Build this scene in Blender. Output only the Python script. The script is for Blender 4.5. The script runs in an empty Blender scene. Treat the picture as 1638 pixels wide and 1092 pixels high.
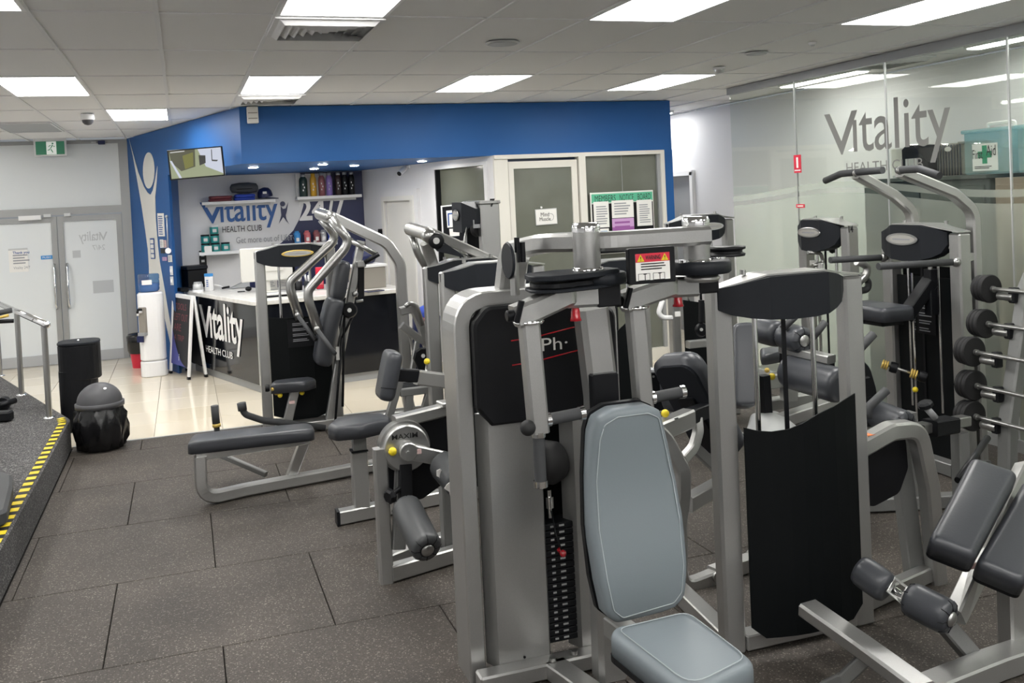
import bpy, bmesh, math, random
from mathutils import Vector, Matrix
random.seed(7)
SC = bpy.context.scene
COL = SC.collection
PI = math.pi

# ------------------------------------------------------------------ camera
cd = bpy.data.cameras.new('camera'); cam = bpy.data.objects.new('camera', cd); COL.objects.link(cam)
FPX = 1530.0
cd.sensor_fit = 'HORIZONTAL'; cd.sensor_width = 36.0
cd.lens = 36.0 * FPX / 1638.0
cd.shift_x = 0.0
cd.shift_y = -(546.0 - 355.0) / 1638.0
cd.clip_start = 0.05; cd.clip_end = 100
EYE = Vector((0, 0, 2.1))
d1 = Vector((291 - 819, 337 - 355, FPX)).normalized()          # the room's depth direction in the camera's frame (x right, y down, z ahead)
up = d1.cross(Vector((1000.0, -47.0, 0))).normalized()
if up.y > 0: up = -up
rx = d1.cross(up).normalized()
if rx.x < 0: rx = -rx
RW = Matrix((rx, d1, up))                                      # camera frame -> room frame
rot = Matrix((RW @ Vector((1, 0, 0)), RW @ Vector((0, -1, 0)), RW @ Vector((0, 0, -1)))).transposed()
# Lengths below are survey units taken with the eye at 2.1; the floor furniture came out 5 % too large against the walls,
# so everything standing on the floor is built at 0.95 of those units and the walls and ceiling sit 0.105 lower.
FLOOR_SCALE, WALL_DROP = 0.95, 0.105
FLOOR_Z = WALL_DROP                                            # the floor's level in the walls' units
MODE = 'wall'
def T(p):
    p = Vector(p)
    return p * FLOOR_SCALE if MODE == 'floor' else p - Vector((0, 0, WALL_DROP))
cam.matrix_world = Matrix.Translation(EYE - Vector((0, 0, WALL_DROP))) @ rot.to_4x4()
SC.camera = cam

def at(px, py, Y=None, X=None, Z=None):
    """the point of the room at depth Y (or across X, or height Z) that lies in the given direction of the survey photograph"""
    r = RW @ Vector((px - 819.0, py - 355.0, FPX))
    t = Y / r.y if Y is not None else X / r.x if X is not None else (Z - EYE.z) / r.z
    return EYE + r * t

# ------------------------------------------------------------------ world and exposure
SC.view_settings.view_transform = 'Standard'; SC.view_settings.look = 'None'
SC.view_settings.gamma = 1.0; SC.view_settings.use_curve_mapping = False
SC.view_settings.exposure = 0.0
w = bpy.data.worlds.new('world'); SC.world = w; w.use_nodes = True
w.node_tree.nodes['Background'].inputs[0].default_value = (0.8, 0.85, 0.9, 1)
w.node_tree.nodes['Background'].inputs[1].default_value = 0.3
PANEL_STRENGTH = 20.0
DOWNLIGHT_STRENGTH = 300.0

# ------------------------------------------------------------------ materials
def mat(name, color, rough=0.5, metal=0.0, spec=0.5, noise=None, bump=None, emit=None, coat=0.0, var=0.0):
    m = bpy.data.materials.new(name); m.use_nodes = True
    nt = m.node_tree; b = nt.nodes['Principled BSDF']
    c = (*color, 1)
    b.inputs['Base Color'].default_value = c
    b.inputs['Roughness'].default_value = rough
    b.inputs['Metallic'].default_value = metal
    b.inputs['Specular IOR Level'].default_value = spec
    b.inputs['Coat Weight'].default_value = coat
    tc = nt.nodes.new('ShaderNodeTexCoord')
    if noise:                                                  # (scale, second colour, low, high)
        n = nt.nodes.new('ShaderNodeTexNoise'); n.inputs['Scale'].default_value = noise[0]; n.inputs['Detail'].default_value = 4
        nt.links.new(tc.outputs['Object'], n.inputs['Vector'])
        r = nt.nodes.new('ShaderNodeValToRGB'); r.color_ramp.elements[0].position = noise[2]; r.color_ramp.elements[1].position = noise[3]
        r.color_ramp.elements[0].color = c; r.color_ramp.elements[1].color = (*noise[1], 1)
        nt.links.new(n.outputs['Fac'], r.inputs['Fac']); nt.links.new(r.outputs['Color'], b.inputs['Base Color'])
    if bump:
        n2 = nt.nodes.new('ShaderNodeTexNoise'); n2.inputs['Scale'].default_value = bump[0]; n2.inputs['Detail'].default_value = 3
        nt.links.new(tc.outputs['Object'], n2.inputs['Vector'])
        bp = nt.nodes.new('ShaderNodeBump'); bp.inputs['Strength'].default_value = bump[1]; bp.inputs['Distance'].default_value = 0.002
        nt.links.new(n2.outputs['Fac'], bp.inputs['Height']); nt.links.new(bp.outputs['Normal'], b.inputs['Normal'])
    if emit:
        b.inputs['Emission Color'].default_value = (*emit[0], 1); b.inputs['Emission Strength'].default_value = emit[1]
    return m

M = {}
def D(k, *a, **kw): M[k] = mat(k, *a, **kw)
D('white_wall', (0.72, 0.72, 0.73), 0.55, bump=(220, 0.05))
D('cream_wall', (0.70, 0.68, 0.62), 0.5, bump=(220, 0.05))
D('blue', (0.014, 0.095, 0.30), 0.5, spec=0.3, noise=(1.2, (0.017, 0.108, 0.33), 0.4, 0.7))
D('navy', (0.012, 0.018, 0.075), 0.4)
D('ceiling_tile', (0.80, 0.795, 0.785), 0.8, bump=(160, 0.25))
D('ceiling_bar', (0.74, 0.74, 0.74), 0.5)
D('offwhite', (0.74, 0.73, 0.69), 0.4)
D('white', (0.8, 0.8, 0.8), 0.35)
D('white_plastic', (0.82, 0.82, 0.83), 0.25)
D('alu', (0.55, 0.56, 0.56), 0.38, 0.6)
D('alu_frame', (0.33, 0.335, 0.33), 0.42, 0.4)
D('badge_face', (0.42, 0.41, 0.38), 0.5, 0.2)
D('alu_grey', (0.36, 0.37, 0.38), 0.45, 0.3)
D('frost', (0.72, 0.75, 0.76), 0.28, spec=0.5)
D('office_glass', (0.135, 0.142, 0.115), 0.1, spec=0.6, noise=(1.1, (0.16, 0.168, 0.142), 0.45, 0.6))
D('grey_skirt', (0.42, 0.43, 0.44), 0.5)
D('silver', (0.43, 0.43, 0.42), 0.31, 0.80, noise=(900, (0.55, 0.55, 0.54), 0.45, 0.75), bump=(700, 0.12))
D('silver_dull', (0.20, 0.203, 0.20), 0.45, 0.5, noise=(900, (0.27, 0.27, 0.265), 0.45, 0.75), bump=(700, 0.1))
D('chrome', (0.78, 0.78, 0.78), 0.12, 1.0)
D('steel', (0.40, 0.40, 0.39), 0.28, 0.9)
D('black', (0.005, 0.0055, 0.007), 0.42, spec=0.25)
D('black_gloss', (0.006, 0.007, 0.010), 0.08, spec=0.45)
D('black_rubber', (0.008, 0.008, 0.009), 0.65, bump=(500, 0.3))
D('charcoal', (0.012, 0.014, 0.018), 0.5, spec=0.22, bump=(600, 0.15))
D('shroud', (0.003, 0.004, 0.0045), 0.5, spec=0.14)
D('vinyl_dark', (0.040, 0.043, 0.050), 0.36, bump=(90, 0.18))
D('vinyl_light', (0.185, 0.215, 0.235), 0.42, bump=(120, 0.12))
D('roller_vinyl', (0.052, 0.055, 0.058), 0.4, bump=(70, 0.2))
D('thread', (0.38, 0.42, 0.44), 0.6)
D('yellow', (0.72, 0.56, 0.02), 0.3)
D('gold', (0.60, 0.42, 0.10), 0.35, 0.3)
D('red', (0.38, 0.008, 0.016), 0.15, coat=0.6)
D('red_sign', (0.62, 0.02, 0.05), 0.4)
D('green_sign', (0.02, 0.28, 0.15), 0.4)
D('grip', (0.04, 0.042, 0.045), 0.65, bump=(400, 0.4))
D('ink', (0.012, 0.012, 0.014), 0.6)
D('ink_grey', (0.30, 0.31, 0.33), 0.6)
D('glass_ink', (0.24, 0.24, 0.23), 0.6)
D('door_ink', (0.50, 0.52, 0.53), 0.6)
D('logo_blue', (0.02, 0.10, 0.32), 0.5)
D('ink_blue', (0.02, 0.08, 0.30), 0.5)
D('paper', (0.80, 0.79, 0.76), 0.7)
D('lilac', (0.55, 0.33, 0.58), 0.7)
D('purple', (0.30, 0.10, 0.32), 0.7)
D('mint', (0.10, 0.45, 0.28), 0.7)
D('joint', (0.010, 0.0095, 0.009), 0.9)
D('grout', (0.16, 0.14, 0.115), 0.8)
D('teal', (0.03, 0.27, 0.26), 0.35)
D('sky_blue', (0.05, 0.27, 0.62), 0.35)
D('coral', (0.62, 0.16, 0.17), 0.35)
D('maroon', (0.16, 0.03, 0.04), 0.4)
D('bottle_green', (0.012, 0.035, 0.032), 0.4)
D('bottle_yellow', (0.65, 0.36, 0.03), 0.35)
D('bottle_mauve', (0.26, 0.09, 0.10), 0.4)
D('bottle_lilac', (0.27, 0.18, 0.50), 0.4)
D('bottle_brown', (0.03, 0.015, 0.014), 0.4)
D('royal', (0.02, 0.06, 0.42), 0.6)
D('grey_cloth', (0.07, 0.075, 0.085), 0.8)
D('monitor_grey', (0.60, 0.59, 0.55), 0.4)
D('sign_orange', (0.75, 0.2, 0.05), 0.5)
D('pale_pink', (0.7, 0.5, 0.48), 0.5)
D('cabinet', (0.05, 0.062, 0.058), 0.5)
D('wicker', (0.25, 0.23, 0.20), 0.7)
D('dome_grey', (0.06, 0.06, 0.066), 0.5)
D('counter_white', (0.75, 0.74, 0.71), 0.25, noise=(14, (0.68, 0.67, 0.64), 0.45, 0.6))
D('panel_light', (1, 1, 1), 0.5, emit=((1.0, 0.985, 0.95), PANEL_STRENGTH))
D('downlight', (1, 1, 1), 0.5, emit=((1.0, 0.97, 0.92), DOWNLIGHT_STRENGTH))

def node_mat(name):
    m = bpy.data.materials.new(name); m.use_nodes = True
    return m, m.node_tree, m.node_tree.nodes['Principled BSDF']

def speckled(name, scale, c0, c1, c2, c3, cut, rough):         # crumb rubber or loop carpet: dark ground, pale flecks
    m, nt, b = node_mat(name); M[name] = m
    tc = nt.nodes.new('ShaderNodeTexCoord'); oi = nt.nodes.new('ShaderNodeObjectInfo')
    ad = nt.nodes.new('ShaderNodeVectorMath'); ad.operation = 'ADD'
    nt.links.new(tc.outputs['Object'], ad.inputs[0]); nt.links.new(oi.outputs['Location'], ad.inputs[1])
    v = nt.nodes.new('ShaderNodeTexVoronoi'); v.inputs['Scale'].default_value = scale
    nt.links.new(ad.outputs[0], v.inputs['Vector'])
    r = nt.nodes.new('ShaderNodeValToRGB'); r.color_ramp.interpolation = 'CONSTANT'
    e = r.color_ramp.elements; e[0].position = 0; e[0].color = (*c0, 1)
    e[1].position = 0.42; e[1].color = (*c1, 1)
    x = e.new(0.72); x.color = (*c2, 1); x = e.new(cut); x.color = (*c3, 1)
    sp = nt.nodes.new('ShaderNodeSeparateColor'); nt.links.new(v.outputs['Color'], sp.inputs[0]); nt.links.new(sp.outputs[0], r.inputs['Fac'])
    n = nt.nodes.new('ShaderNodeTexNoise'); n.inputs['Scale'].default_value = 1.7; n.inputs['Detail'].default_value = 5
    nt.links.new(ad.outputs[0], n.inputs['Vector'])
    mr = nt.nodes.new('ShaderNodeMapRange'); mr.inputs[1].default_value = 0.3; mr.inputs[2].default_value = 0.7; mr.inputs[3].default_value = 0.75; mr.inputs[4].default_value = 1.25
    nt.links.new(n.outputs['Fac'], mr.inputs[0])
    mx = nt.nodes.new('ShaderNodeMix'); mx.data_type = 'RGBA'; mx.blend_type = 'MULTIPLY'; mx.inputs[0].default_value = 1
    nt.links.new(r.outputs['Color'], mx.inputs[6]); nt.links.new(mr.outputs[0], mx.inputs[7])
    nt.links.new(mx.outputs[2], b.inputs['Base Color'])
    b.inputs['Roughness'].default_value = rough; b.inputs['Specular IOR Level'].default_value = 0.35
    bp = nt.nodes.new('ShaderNodeBump'); bp.inputs['Strength'].default_value = 0.35; bp.inputs['Distance'].default_value = 0.002
    nt.links.new(v.outputs['Distance'], bp.inputs['Height']); nt.links.new(bp.outputs['Normal'], b.inputs['Normal'])
speckled('rubber', 170, (0.050, 0.042, 0.036), (0.066, 0.056, 0.048), (0.040, 0.034, 0.029), (0.17, 0.15, 0.13), .93, .62)
speckled('carpet', 150, (0.045, 0.044, 0.045), (0.075, 0.073, 0.073), (0.030, 0.030, 0.031), (0.20, 0.195, 0.19), .86, .9)

def porcelain():
    m, nt, b = node_mat('porcelain'); M['porcelain'] = m
    oi = nt.nodes.new('ShaderNodeObjectInfo')
    r = nt.nodes.new('ShaderNodeValToRGB'); r.color_ramp.elements[0].color = (0.74, 0.66, 0.52, 1); r.color_ramp.elements[1].color = (0.80, 0.73, 0.60, 1)
    nt.links.new(oi.outputs['Random'], r.inputs['Fac']); nt.links.new(r.outputs['Color'], b.inputs['Base Color'])
    b.inputs['Roughness'].default_value = 0.08; b.inputs['Specular IOR Level'].default_value = 0.6
porcelain()

def glassy(name, tint, film):                                  # thin partition glass; film = how much pale frosting lies on it
    m = bpy.data.materials.new(name); m.use_nodes = True; nt = m.node_tree; nt.nodes.clear()
    out = nt.nodes.new('ShaderNodeOutputMaterial')
    tr = nt.nodes.new('ShaderNodeBsdfTransparent'); tr.inputs[0].default_value = (*tint, 1)
    gl = nt.nodes.new('ShaderNodeBsdfGlossy'); gl.inputs['Roughness'].default_value = 0.02
    lw = nt.nodes.new('ShaderNodeLayerWeight'); lw.inputs[0].default_value = 0.5       # Schlick reflection, the same from both faces
    pw = nt.nodes.new('ShaderNodeMath'); pw.operation = 'POWER'; pw.inputs[1].default_value = 5; nt.links.new(lw.outputs['Facing'], pw.inputs[0])
    fr = nt.nodes.new('ShaderNodeMath'); fr.operation = 'MULTIPLY_ADD'; fr.inputs[1].default_value = 0.9; fr.inputs[2].default_value = 0.035; nt.links.new(pw.outputs[0], fr.inputs[0])
    mx = nt.nodes.new('ShaderNodeMixShader'); nt.links.new(fr.outputs[0], mx.inputs[0]); nt.links.new(tr.outputs[0], mx.inputs[1])
    last = mx
    nt.links.new(gl.outputs[0], mx.inputs[2])
    if film:
        df = nt.nodes.new('ShaderNodeBsdfDiffuse'); df.inputs[0].default_value = (0.76, 0.80, 0.72, 1)
        tl = nt.nodes.new('ShaderNodeBsdfTranslucent'); tl.inputs[0].default_value = (0.76, 0.80, 0.72, 1)
        m2 = nt.nodes.new('ShaderNodeMixShader'); m2.inputs[0].default_value = 0.35
        nt.links.new(df.outputs[0], m2.inputs[1]); nt.links.new(tl.outputs[0], m2.inputs[2])
        m3 = nt.nodes.new('ShaderNodeMixShader'); m3.inputs[0].default_value = film
        nt.links.new(tr.outputs[0], m3.inputs[1]); nt.links.new(m2.outputs[0], m3.inputs[2])
        nt.links.new(m3.outputs[0], mx.inputs[1])
    nt.links.new(last.outputs[0], out.inputs[0])
    M[name] = m
glassy('clear_glass', (0.95, 0.97, 0.94), 0.0)
glassy('film_glass', (0.92, 0.96, 0.92), 0.31)
glassy('jug_plastic', (0.30, 0.52, 0.78), 0.10)
glassy('box_plastic', (0.55, 0.82, 0.92), 0.35)

# ------------------------------------------------------------------ mesh helpers
def fillet(pts, r, n=6):
    pts = [Vector(p) for p in pts]
    if r <= 0 or len(pts) < 3: return pts
    out = [pts[0]]
    for i in range(1, len(pts) - 1):
        a, p, c = pts[i-1], pts[i], pts[i+1]
        u, v = (a - p), (c - p); lu, lv = u.length, v.length; u.normalize(); v.normalize()
        ang = u.angle(v)
        if ang > PI - 0.02: out.append(p); continue
        d = min(r / math.tan(ang / 2), 0.48 * lu, 0.48 * lv)
        p0, p1 = p + u * d, p + v * d
        for k in range(n + 1):
            t = k / n
            out.append((1-t)**2 * p0 + 2*t*(1-t) * p + t*t * p1)
    out.append(pts[-1])
    return out

class MB:
    def __init__(s, xf=None): s.v = []; s.f = []; s.sm = []; s.xf = xf
    def add(s, verts, faces, smooth=False):
        n = len(s.v)
        s.v += [(s.xf @ Vector(p)) if s.xf else Vector(p) for p in verts]
        s.f += [tuple(i + n for i in f) for f in faces]; s.sm += [smooth] * len(faces)
        return s
    def box(s, c, size, rz=0.0, m=None, bev=0.0):
        """box centred on c; a small chamfer when bev > 0"""
        hx, hy, hz = (d / 2 for d in size)
        R = m if m is not None else Matrix.Rotation(rz, 3, 'Z')
        c = Vector(c)
        if bev <= 0:
            vs = [c + R @ Vector((x*hx, y*hy, z*hz)) for z in (-1, 1) for x, y in ((-1,-1),(1,-1),(1,1),(-1,1))]
            return s.add(vs, [(3,2,1,0),(4,5,6,7),(0,1,5,4),(1,2,6,5),(2,3,7,6),(3,0,4,7)])
        b = min(bev, hx*.9, hy*.9, hz*.9)
        vs = []; idx = {}
        for z in (-1, 1):
            for x, y in ((-1,-1),(1,-1),(1,1),(-1,1)):
                for ax in range(3):
                    q = [x*hx, y*hy, z*hz]; 
                    for k in range(3):
                        if k != ax: q[k] -= (x, y, z)[k] * b
                    idx[(x, y, z, ax)] = len(vs); vs.append(c + R @ Vector(q))
        fs = []
        def quad(ax, sg):
            o = [k for k in range(3) if k != ax]; r = []
            for a, bb in ((-1,-1),(1,-1),(1,1),(-1,1)):
                k = [0,0,0]; k[ax] = sg; k[o[0]] = a; k[o[1]] = bb; r.append(idx[(*k, ax)])
            return r
        for ax in range(3):
            for sg in (-1, 1): fs.append(quad(ax, sg))
        for a in range(3):                                     # edges along axis a
            o = [k for k in range(3) if k != a]
            for s0 in (-1, 1):
                for s1 in (-1, 1):
                    k0 = [0,0,0]; k0[a] = -1; k0[o[0]] = s0; k0[o[1]] = s1; k1 = list(k0); k1[a] = 1
                    fs.append([idx[(*k0, o[0])], idx[(*k1, o[0])], idx[(*k1, o[1])], idx[(*k0, o[1])]])
        for x in (-1, 1):
            for y in (-1, 1):
                for z in (-1, 1): fs.append([idx[(x, y, z, a)] for a in range(3)])
        return s.add(vs, fs)
    def sweep(s, pts, prof, ref=(0,0,1), r=0.0, smooth=False, n=6):
        pts = fillet(pts, r, n); ref = Vector(ref)
        L = len(prof); vs = []; fs = []
        last = None
        for i, p in enumerate(pts):
            if i == 0: t = (pts[1] - p).normalized()
            elif i == len(pts) - 1: t = (p - pts[i-1]).normalized()
            else:
                a = (p - pts[i-1]).normalized(); b = (pts[i+1] - p).normalized(); t = (a + b).normalized()
            side = t.cross(ref)
            if side.length < 1e-3: side = last if last is not None else t.orthogonal()
            side.normalize(); u = side.cross(t).normalized(); last = side
            k = 1.0
            if 0 < i < len(pts) - 1:
                ca = max(0.35, a.dot(t)); k = 1 / ca
            for (x, y) in prof:
                # widen along the bend plane so that mitred bends keep their thickness
                off = side * x + u * y
                if k > 1.001:
                    bd = (b - a); bd = bd - t * bd.dot(t)
                    if bd.length > 1e-6:
                        bd.normalize(); off = off + bd * off.dot(bd) * (k - 1)
                vs.append(p + off)
        for i in range(len(pts) - 1):
            for j in range(L):
                a, b2 = i*L + j, i*L + (j+1) % L
                fs.append((a, b2, b2 + L, a + L))
        fs.append(tuple(reversed(range(L)))); fs.append(tuple((len(pts)-1)*L + j for j in range(L)))
        s.add(vs, fs, smooth)
        s.sm[-1] = s.sm[-2] = False
        return s
    def bar(s, pts, w, h, ref=(0,0,1), r=0.0, c=0.006, n=6):
        """rectangular tube: w across (horizontal when ref is up), h along ref"""
        a, b = w/2, h/2; c = min(c, a*.5, b*.5)
        return s.sweep(pts, [(-a+c,-b),(a-c,-b),(a,-b+c),(a,b-c),(a-c,b),(-a+c,b),(-a,b-c),(-a,-b+c)], ref, r, n=n)
    def tube(s, pts, rad, r=0.0, seg=12, n=6, ref=(0.13,0.21,0.97)):
        return s.sweep(pts, [(rad*math.cos(2*PI*k/seg), rad*math.sin(2*PI*k/seg)) for k in range(seg)], ref, r, True, n)
    def lathe(s, prof, o=(0,0,0), axis=(0,0,1), seg=24, smooth=True):
        """prof: (radius, height along axis); ends are capped"""
        z = Vector(axis).normalized(); x = z.orthogonal().normalized(); y = z.cross(x); o = Vector(o)
        vs = []; fs = []
        for (r, h) in prof:
            for k in range(seg):
                a = 2*PI*k/seg; vs.append(o + z*h + (x*math.cos(a) + y*math.sin(a))*r)
        for i in range(len(prof) - 1):
            for k in range(seg):
                a, b = i*seg + k, i*seg + (k+1) % seg; fs.append((a, b, b+seg, a+seg))
        s.add(vs, fs, smooth)
        n = len(prof)
        s.add(vs[:seg], [tuple(reversed(range(seg)))]); s.add(vs[(n-1)*seg:], [tuple(range(seg))])
        return s
    def cyl(s, a, b, r, seg=20, bev=0.0):
        a, b = Vector(a), Vector(b); h = (b - a).length
        if bev: p = [(r-bev, 0), (r, bev), (r, h-bev), (r-bev, h)]
        else: p = [(r, 0), (r, h)]
        ax = b - a
        z = ax.normalized(); x = z.orthogonal().normalized(); y = z.cross(x)
        for i in range(len(p) - 1):
            vs = [a + z*p[j][1] + (x*math.cos(2*PI*k/seg) + y*math.sin(2*PI*k/seg))*p[j][0] for j in (i, i+1) for k in range(seg)]
            s.add(vs, [(k, (k+1) % seg, seg + (k+1) % seg, seg + k) for k in range(seg)], True)
        for q, rev in ((p[0], True), (p[-1], False)):
            vs = [a + z*q[1] + (x*math.cos(2*PI*k/seg) + y*math.sin(2*PI*k/seg))*q[0] for k in range(seg)]
            s.add(vs, [tuple(reversed(range(seg))) if rev else tuple(range(seg))])
        return s
    def ball(s, c, r, seg=14, rings=8, sz=1.0):
        c = Vector(c); vs = []; fs = []
        for i in range(rings + 1):
            t = PI * i / rings
            for k in range(seg):
                a = 2*PI*k/seg; vs.append(c + Vector((r*math.sin(t)*math.cos(a), r*math.sin(t)*math.sin(a), r*sz*math.cos(t))))
        for i in range(rings):
            for k in range(seg):
                a, b = i*seg + k, i*seg + (k+1) % seg; fs.append((a + seg, b + seg, b, a))
        return s.add(vs, fs, True)
    def plate(s, outline, t, o=(0,0,0), u=(1,0,0), v=(0,0,1), bev=0.0, smooth=False):
        """outline in the (u, v) plane through o, thickness t along u x v"""
        u, v, o = Vector(u).normalized(), Vector(v).normalized(), Vector(o); nn = u.cross(v)
        n = len(outline)
        loops = [(0.0, 0.0), (t, 0.0)] if bev <= 0 else [(0.0, bev), (bev, 0.0), (t - bev, 0.0), (t, bev)]
        area = sum(outline[i][0]*outline[(i+1)%n][1] - outline[(i+1)%n][0]*outline[i][1] for i in range(n))
        sg = 1 if area > 0 else -1
        vs = []
        for (h, ins) in loops:
            for i in range(n):
                p = Vector(outline[i])
                if ins:
                    a = (p - Vector(outline[i-1])); b = (Vector(outline[(i+1) % n]) - p)
                    a.normalize(); b.normalize()
                    na = Vector((-a.y, a.x)) * sg; nb = Vector((-b.y, b.x)) * sg
                    m_ = na + nb; m_ = m_ / max(0.3, m_.dot(m_) / 2) if m_.length > 1e-6 else na
                    p = p + m_ * ins
                vs.append(o + u*p.x + v*p.y + nn*h)
        fs = []
        for k in range(len(loops) - 1):
            for i in range(n):
                a, b = k*n + i, k*n + (i+1) % n
                fs.append((a, b, b+n, a+n))
        s.add(vs, fs, smooth)
        L = len(loops)
        s.add(vs[:n], [tuple(reversed(range(n)))]); s.add(vs[(L-1)*n:], [tuple(range(n))])
        return s
    def cushion(s, outline, t, o=(0,0,0), u=(1,0,0), v=(0,1,0), r=0.02, crown=0.008, smooth=True, bend=None, na=26, nb=34):
        """upholstered pad: outline in the u, v plane, thickness t towards u x v; a grid of rows across the outline with rolled edges and a slight crown"""
        u, v, o = Vector(u).normalized(), Vector(v).normalized(), Vector(o); nn = u.cross(v)
        y0 = min(p[1] for p in outline); y1 = max(p[1] for p in outline); n = len(outline)
        B = bend if bend else (lambda x, y: 0.0)
        def span(y):
            y = min(max(y, y0 + 1e-5), y1 - 1e-5); xs = []
            for i in range(n):
                (xa, ya), (xb, yb) = outline[i], outline[(i+1) % n]
                if (ya - y) * (yb - y) <= 0 and abs(ya - yb) > 1e-9: xs.append(xa + (xb - xa)*(y - ya)/(yb - ya))
            return min(xs), max(xs)
        ease = lambda k, m_: .5 - .5*math.cos(PI*k/m_)
        edge = lambda d: math.sqrt(max(0.0, 1 - (1 - min(d/r, 1.0))**2))
        rows = []
        for j in range(nb + 1):
            y = y0 + (y1 - y0)*ease(j, nb); xa, xb = span(y); row = []
            for i in range(na + 1):
                x = xa + (xb - xa)*ease(i, na)
                h = (t - r) + r*edge(min(x - xa, xb - x))*edge(min(y - y0, y1 - y))
                h += crown*math.sin(PI*(x - xa)/max(xb - xa, 1e-6))*math.sin(PI*(y - y0)/(y1 - y0))
                row.append((x, y, h))
            rows.append(row)
        w_ = na + 1
        vs = [o + u*x + v*y + nn*(h + B(x, y)) for row in rows for (x, y, h) in row]
        fs = [(j*w_ + i, j*w_ + i + 1, (j+1)*w_ + i + 1, (j+1)*w_ + i) for j in range(nb) for i in range(na)]
        rim = [i for i in range(w_)] + [j*w_ + na for j in range(1, nb + 1)] + [nb*w_ + i for i in range(na - 1, -1, -1)] + [j*w_ for j in range(nb - 1, 0, -1)]
        k0 = len(vs); flat = [q for row in rows for q in row]
        vs += [o + u*flat[i][0] + v*flat[i][1] + nn*B(flat[i][0], flat[i][1]) for i in rim]; L = len(rim)
        fs += [(rim[i], k0 + i, k0 + (i+1) % L, rim[(i+1) % L]) for i in range(L)]
        fs.append(tuple(k0 + i for i in range(L)))
        return s.add(vs, fs, smooth)
    def bolster(s, a, b, w, d, ref=(0, -1, 0), bow=0.0):
        """stuffed pad running from a to b with rounded ends; w across, d along ref"""
        a, b, ref = Vector(a), Vector(b), Vector(ref); ax = (b - a).normalized(); sd = ax.cross(ref).normalized(); up_ = sd.cross(ax)
        L = (b - a).length; e = min(w, d)*.45; ring = rrect(w, d, min(w, d)*.42, 5); n = len(ring); vs = []
        st = [(0, .45), (e*.08, .68), (e*.3, .86), (e*.65, .96), (e, 1)]; st = st + [(L*.5, 1.02)] + [(L - x, k) for x, k in reversed(st)]
        for (x, k) in st:
            for (p, q) in ring: vs.append(a + ax*x + sd*(p*k + bow*math.sin(PI*x/L)) + up_*(q*(1 - (1-k)*.6)))
        m_ = len(st)
        s.add(vs, [(i*n + j, i*n + (j+1) % n, (i+1)*n + (j+1) % n, (i+1)*n + j) for i in range(m_ - 1) for j in range(n)], True)
        s.add(vs[:n], [tuple(reversed(range(n)))], True); s.add(vs[(m_-1)*n:], [tuple(range(n))], True)
        return s
    def build(s, name, m, parent=None):
        me = bpy.data.meshes.new(name)
        off = root_loc(parent) if parent is not None else Vector((0, 0, 0))
        me.from_pydata([T(p) - off for p in s.v], [], s.f)
        me.polygons.foreach_set('use_smooth', s.sm)
        me.materials.append(M[m] if isinstance(m, str) else m)
        me.update(); 
        bm = bmesh.new(); bm.from_mesh(me); bmesh.ops.recalc_face_normals(bm, faces=bm.faces); bm.to_mesh(me); bm.free()
        o = bpy.data.objects.new(name, me); COL.objects.link(o)
        if parent is not None: o.parent = parent
        return o

def root_loc(o):
    p = Vector((0, 0, 0))
    while o is not None:
        p += o.location; o = o.parent
    return p

def rrect(w, h, r, seg=5, cx=0.0, cy=0.0):
    out = []
    for (sx, sy, a0) in ((1, 1, 0), (-1, 1, PI/2), (-1, -1, PI), (1, -1, 1.5*PI)):
        for k in range(seg + 1):
            a = a0 + k/seg * PI/2
            out.append((cx + sx*(w/2 - r) + r*math.cos(a), cy + sy*(h/2 - r) + r*math.sin(a)))
    return out
def round_poly(pts, r, n=5):
    L = len(pts); out = []
    for i in range(L):
        a, p, c = Vector(pts[i-1]), Vector(pts[i]), Vector(pts[(i+1) % L])
        u, v = (a-p), (c-p); lu, lv = u.length, v.length; u.normalize(); v.normalize()
        ri = r[i] if isinstance(r, (list, tuple)) else r
        if ri <= 0: out.append((p.x, p.y)); continue
        ang = u.angle(v); d = min(ri / math.tan(ang/2), .49*lu, .49*lv)
        p0, p1 = p + u*d, p + v*d
        for k in range(n + 1):
            t = k/n; q = (1-t)**2*p0 + 2*t*(1-t)*p + t*t*p1; out.append((q.x, q.y))
    return out
def ellipse(a, b, n=24, cx=0.0, cy=0.0): return [(cx + a*math.cos(2*PI*k/n), cy + b*math.sin(2*PI*k/n)) for k in range(n)]

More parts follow.
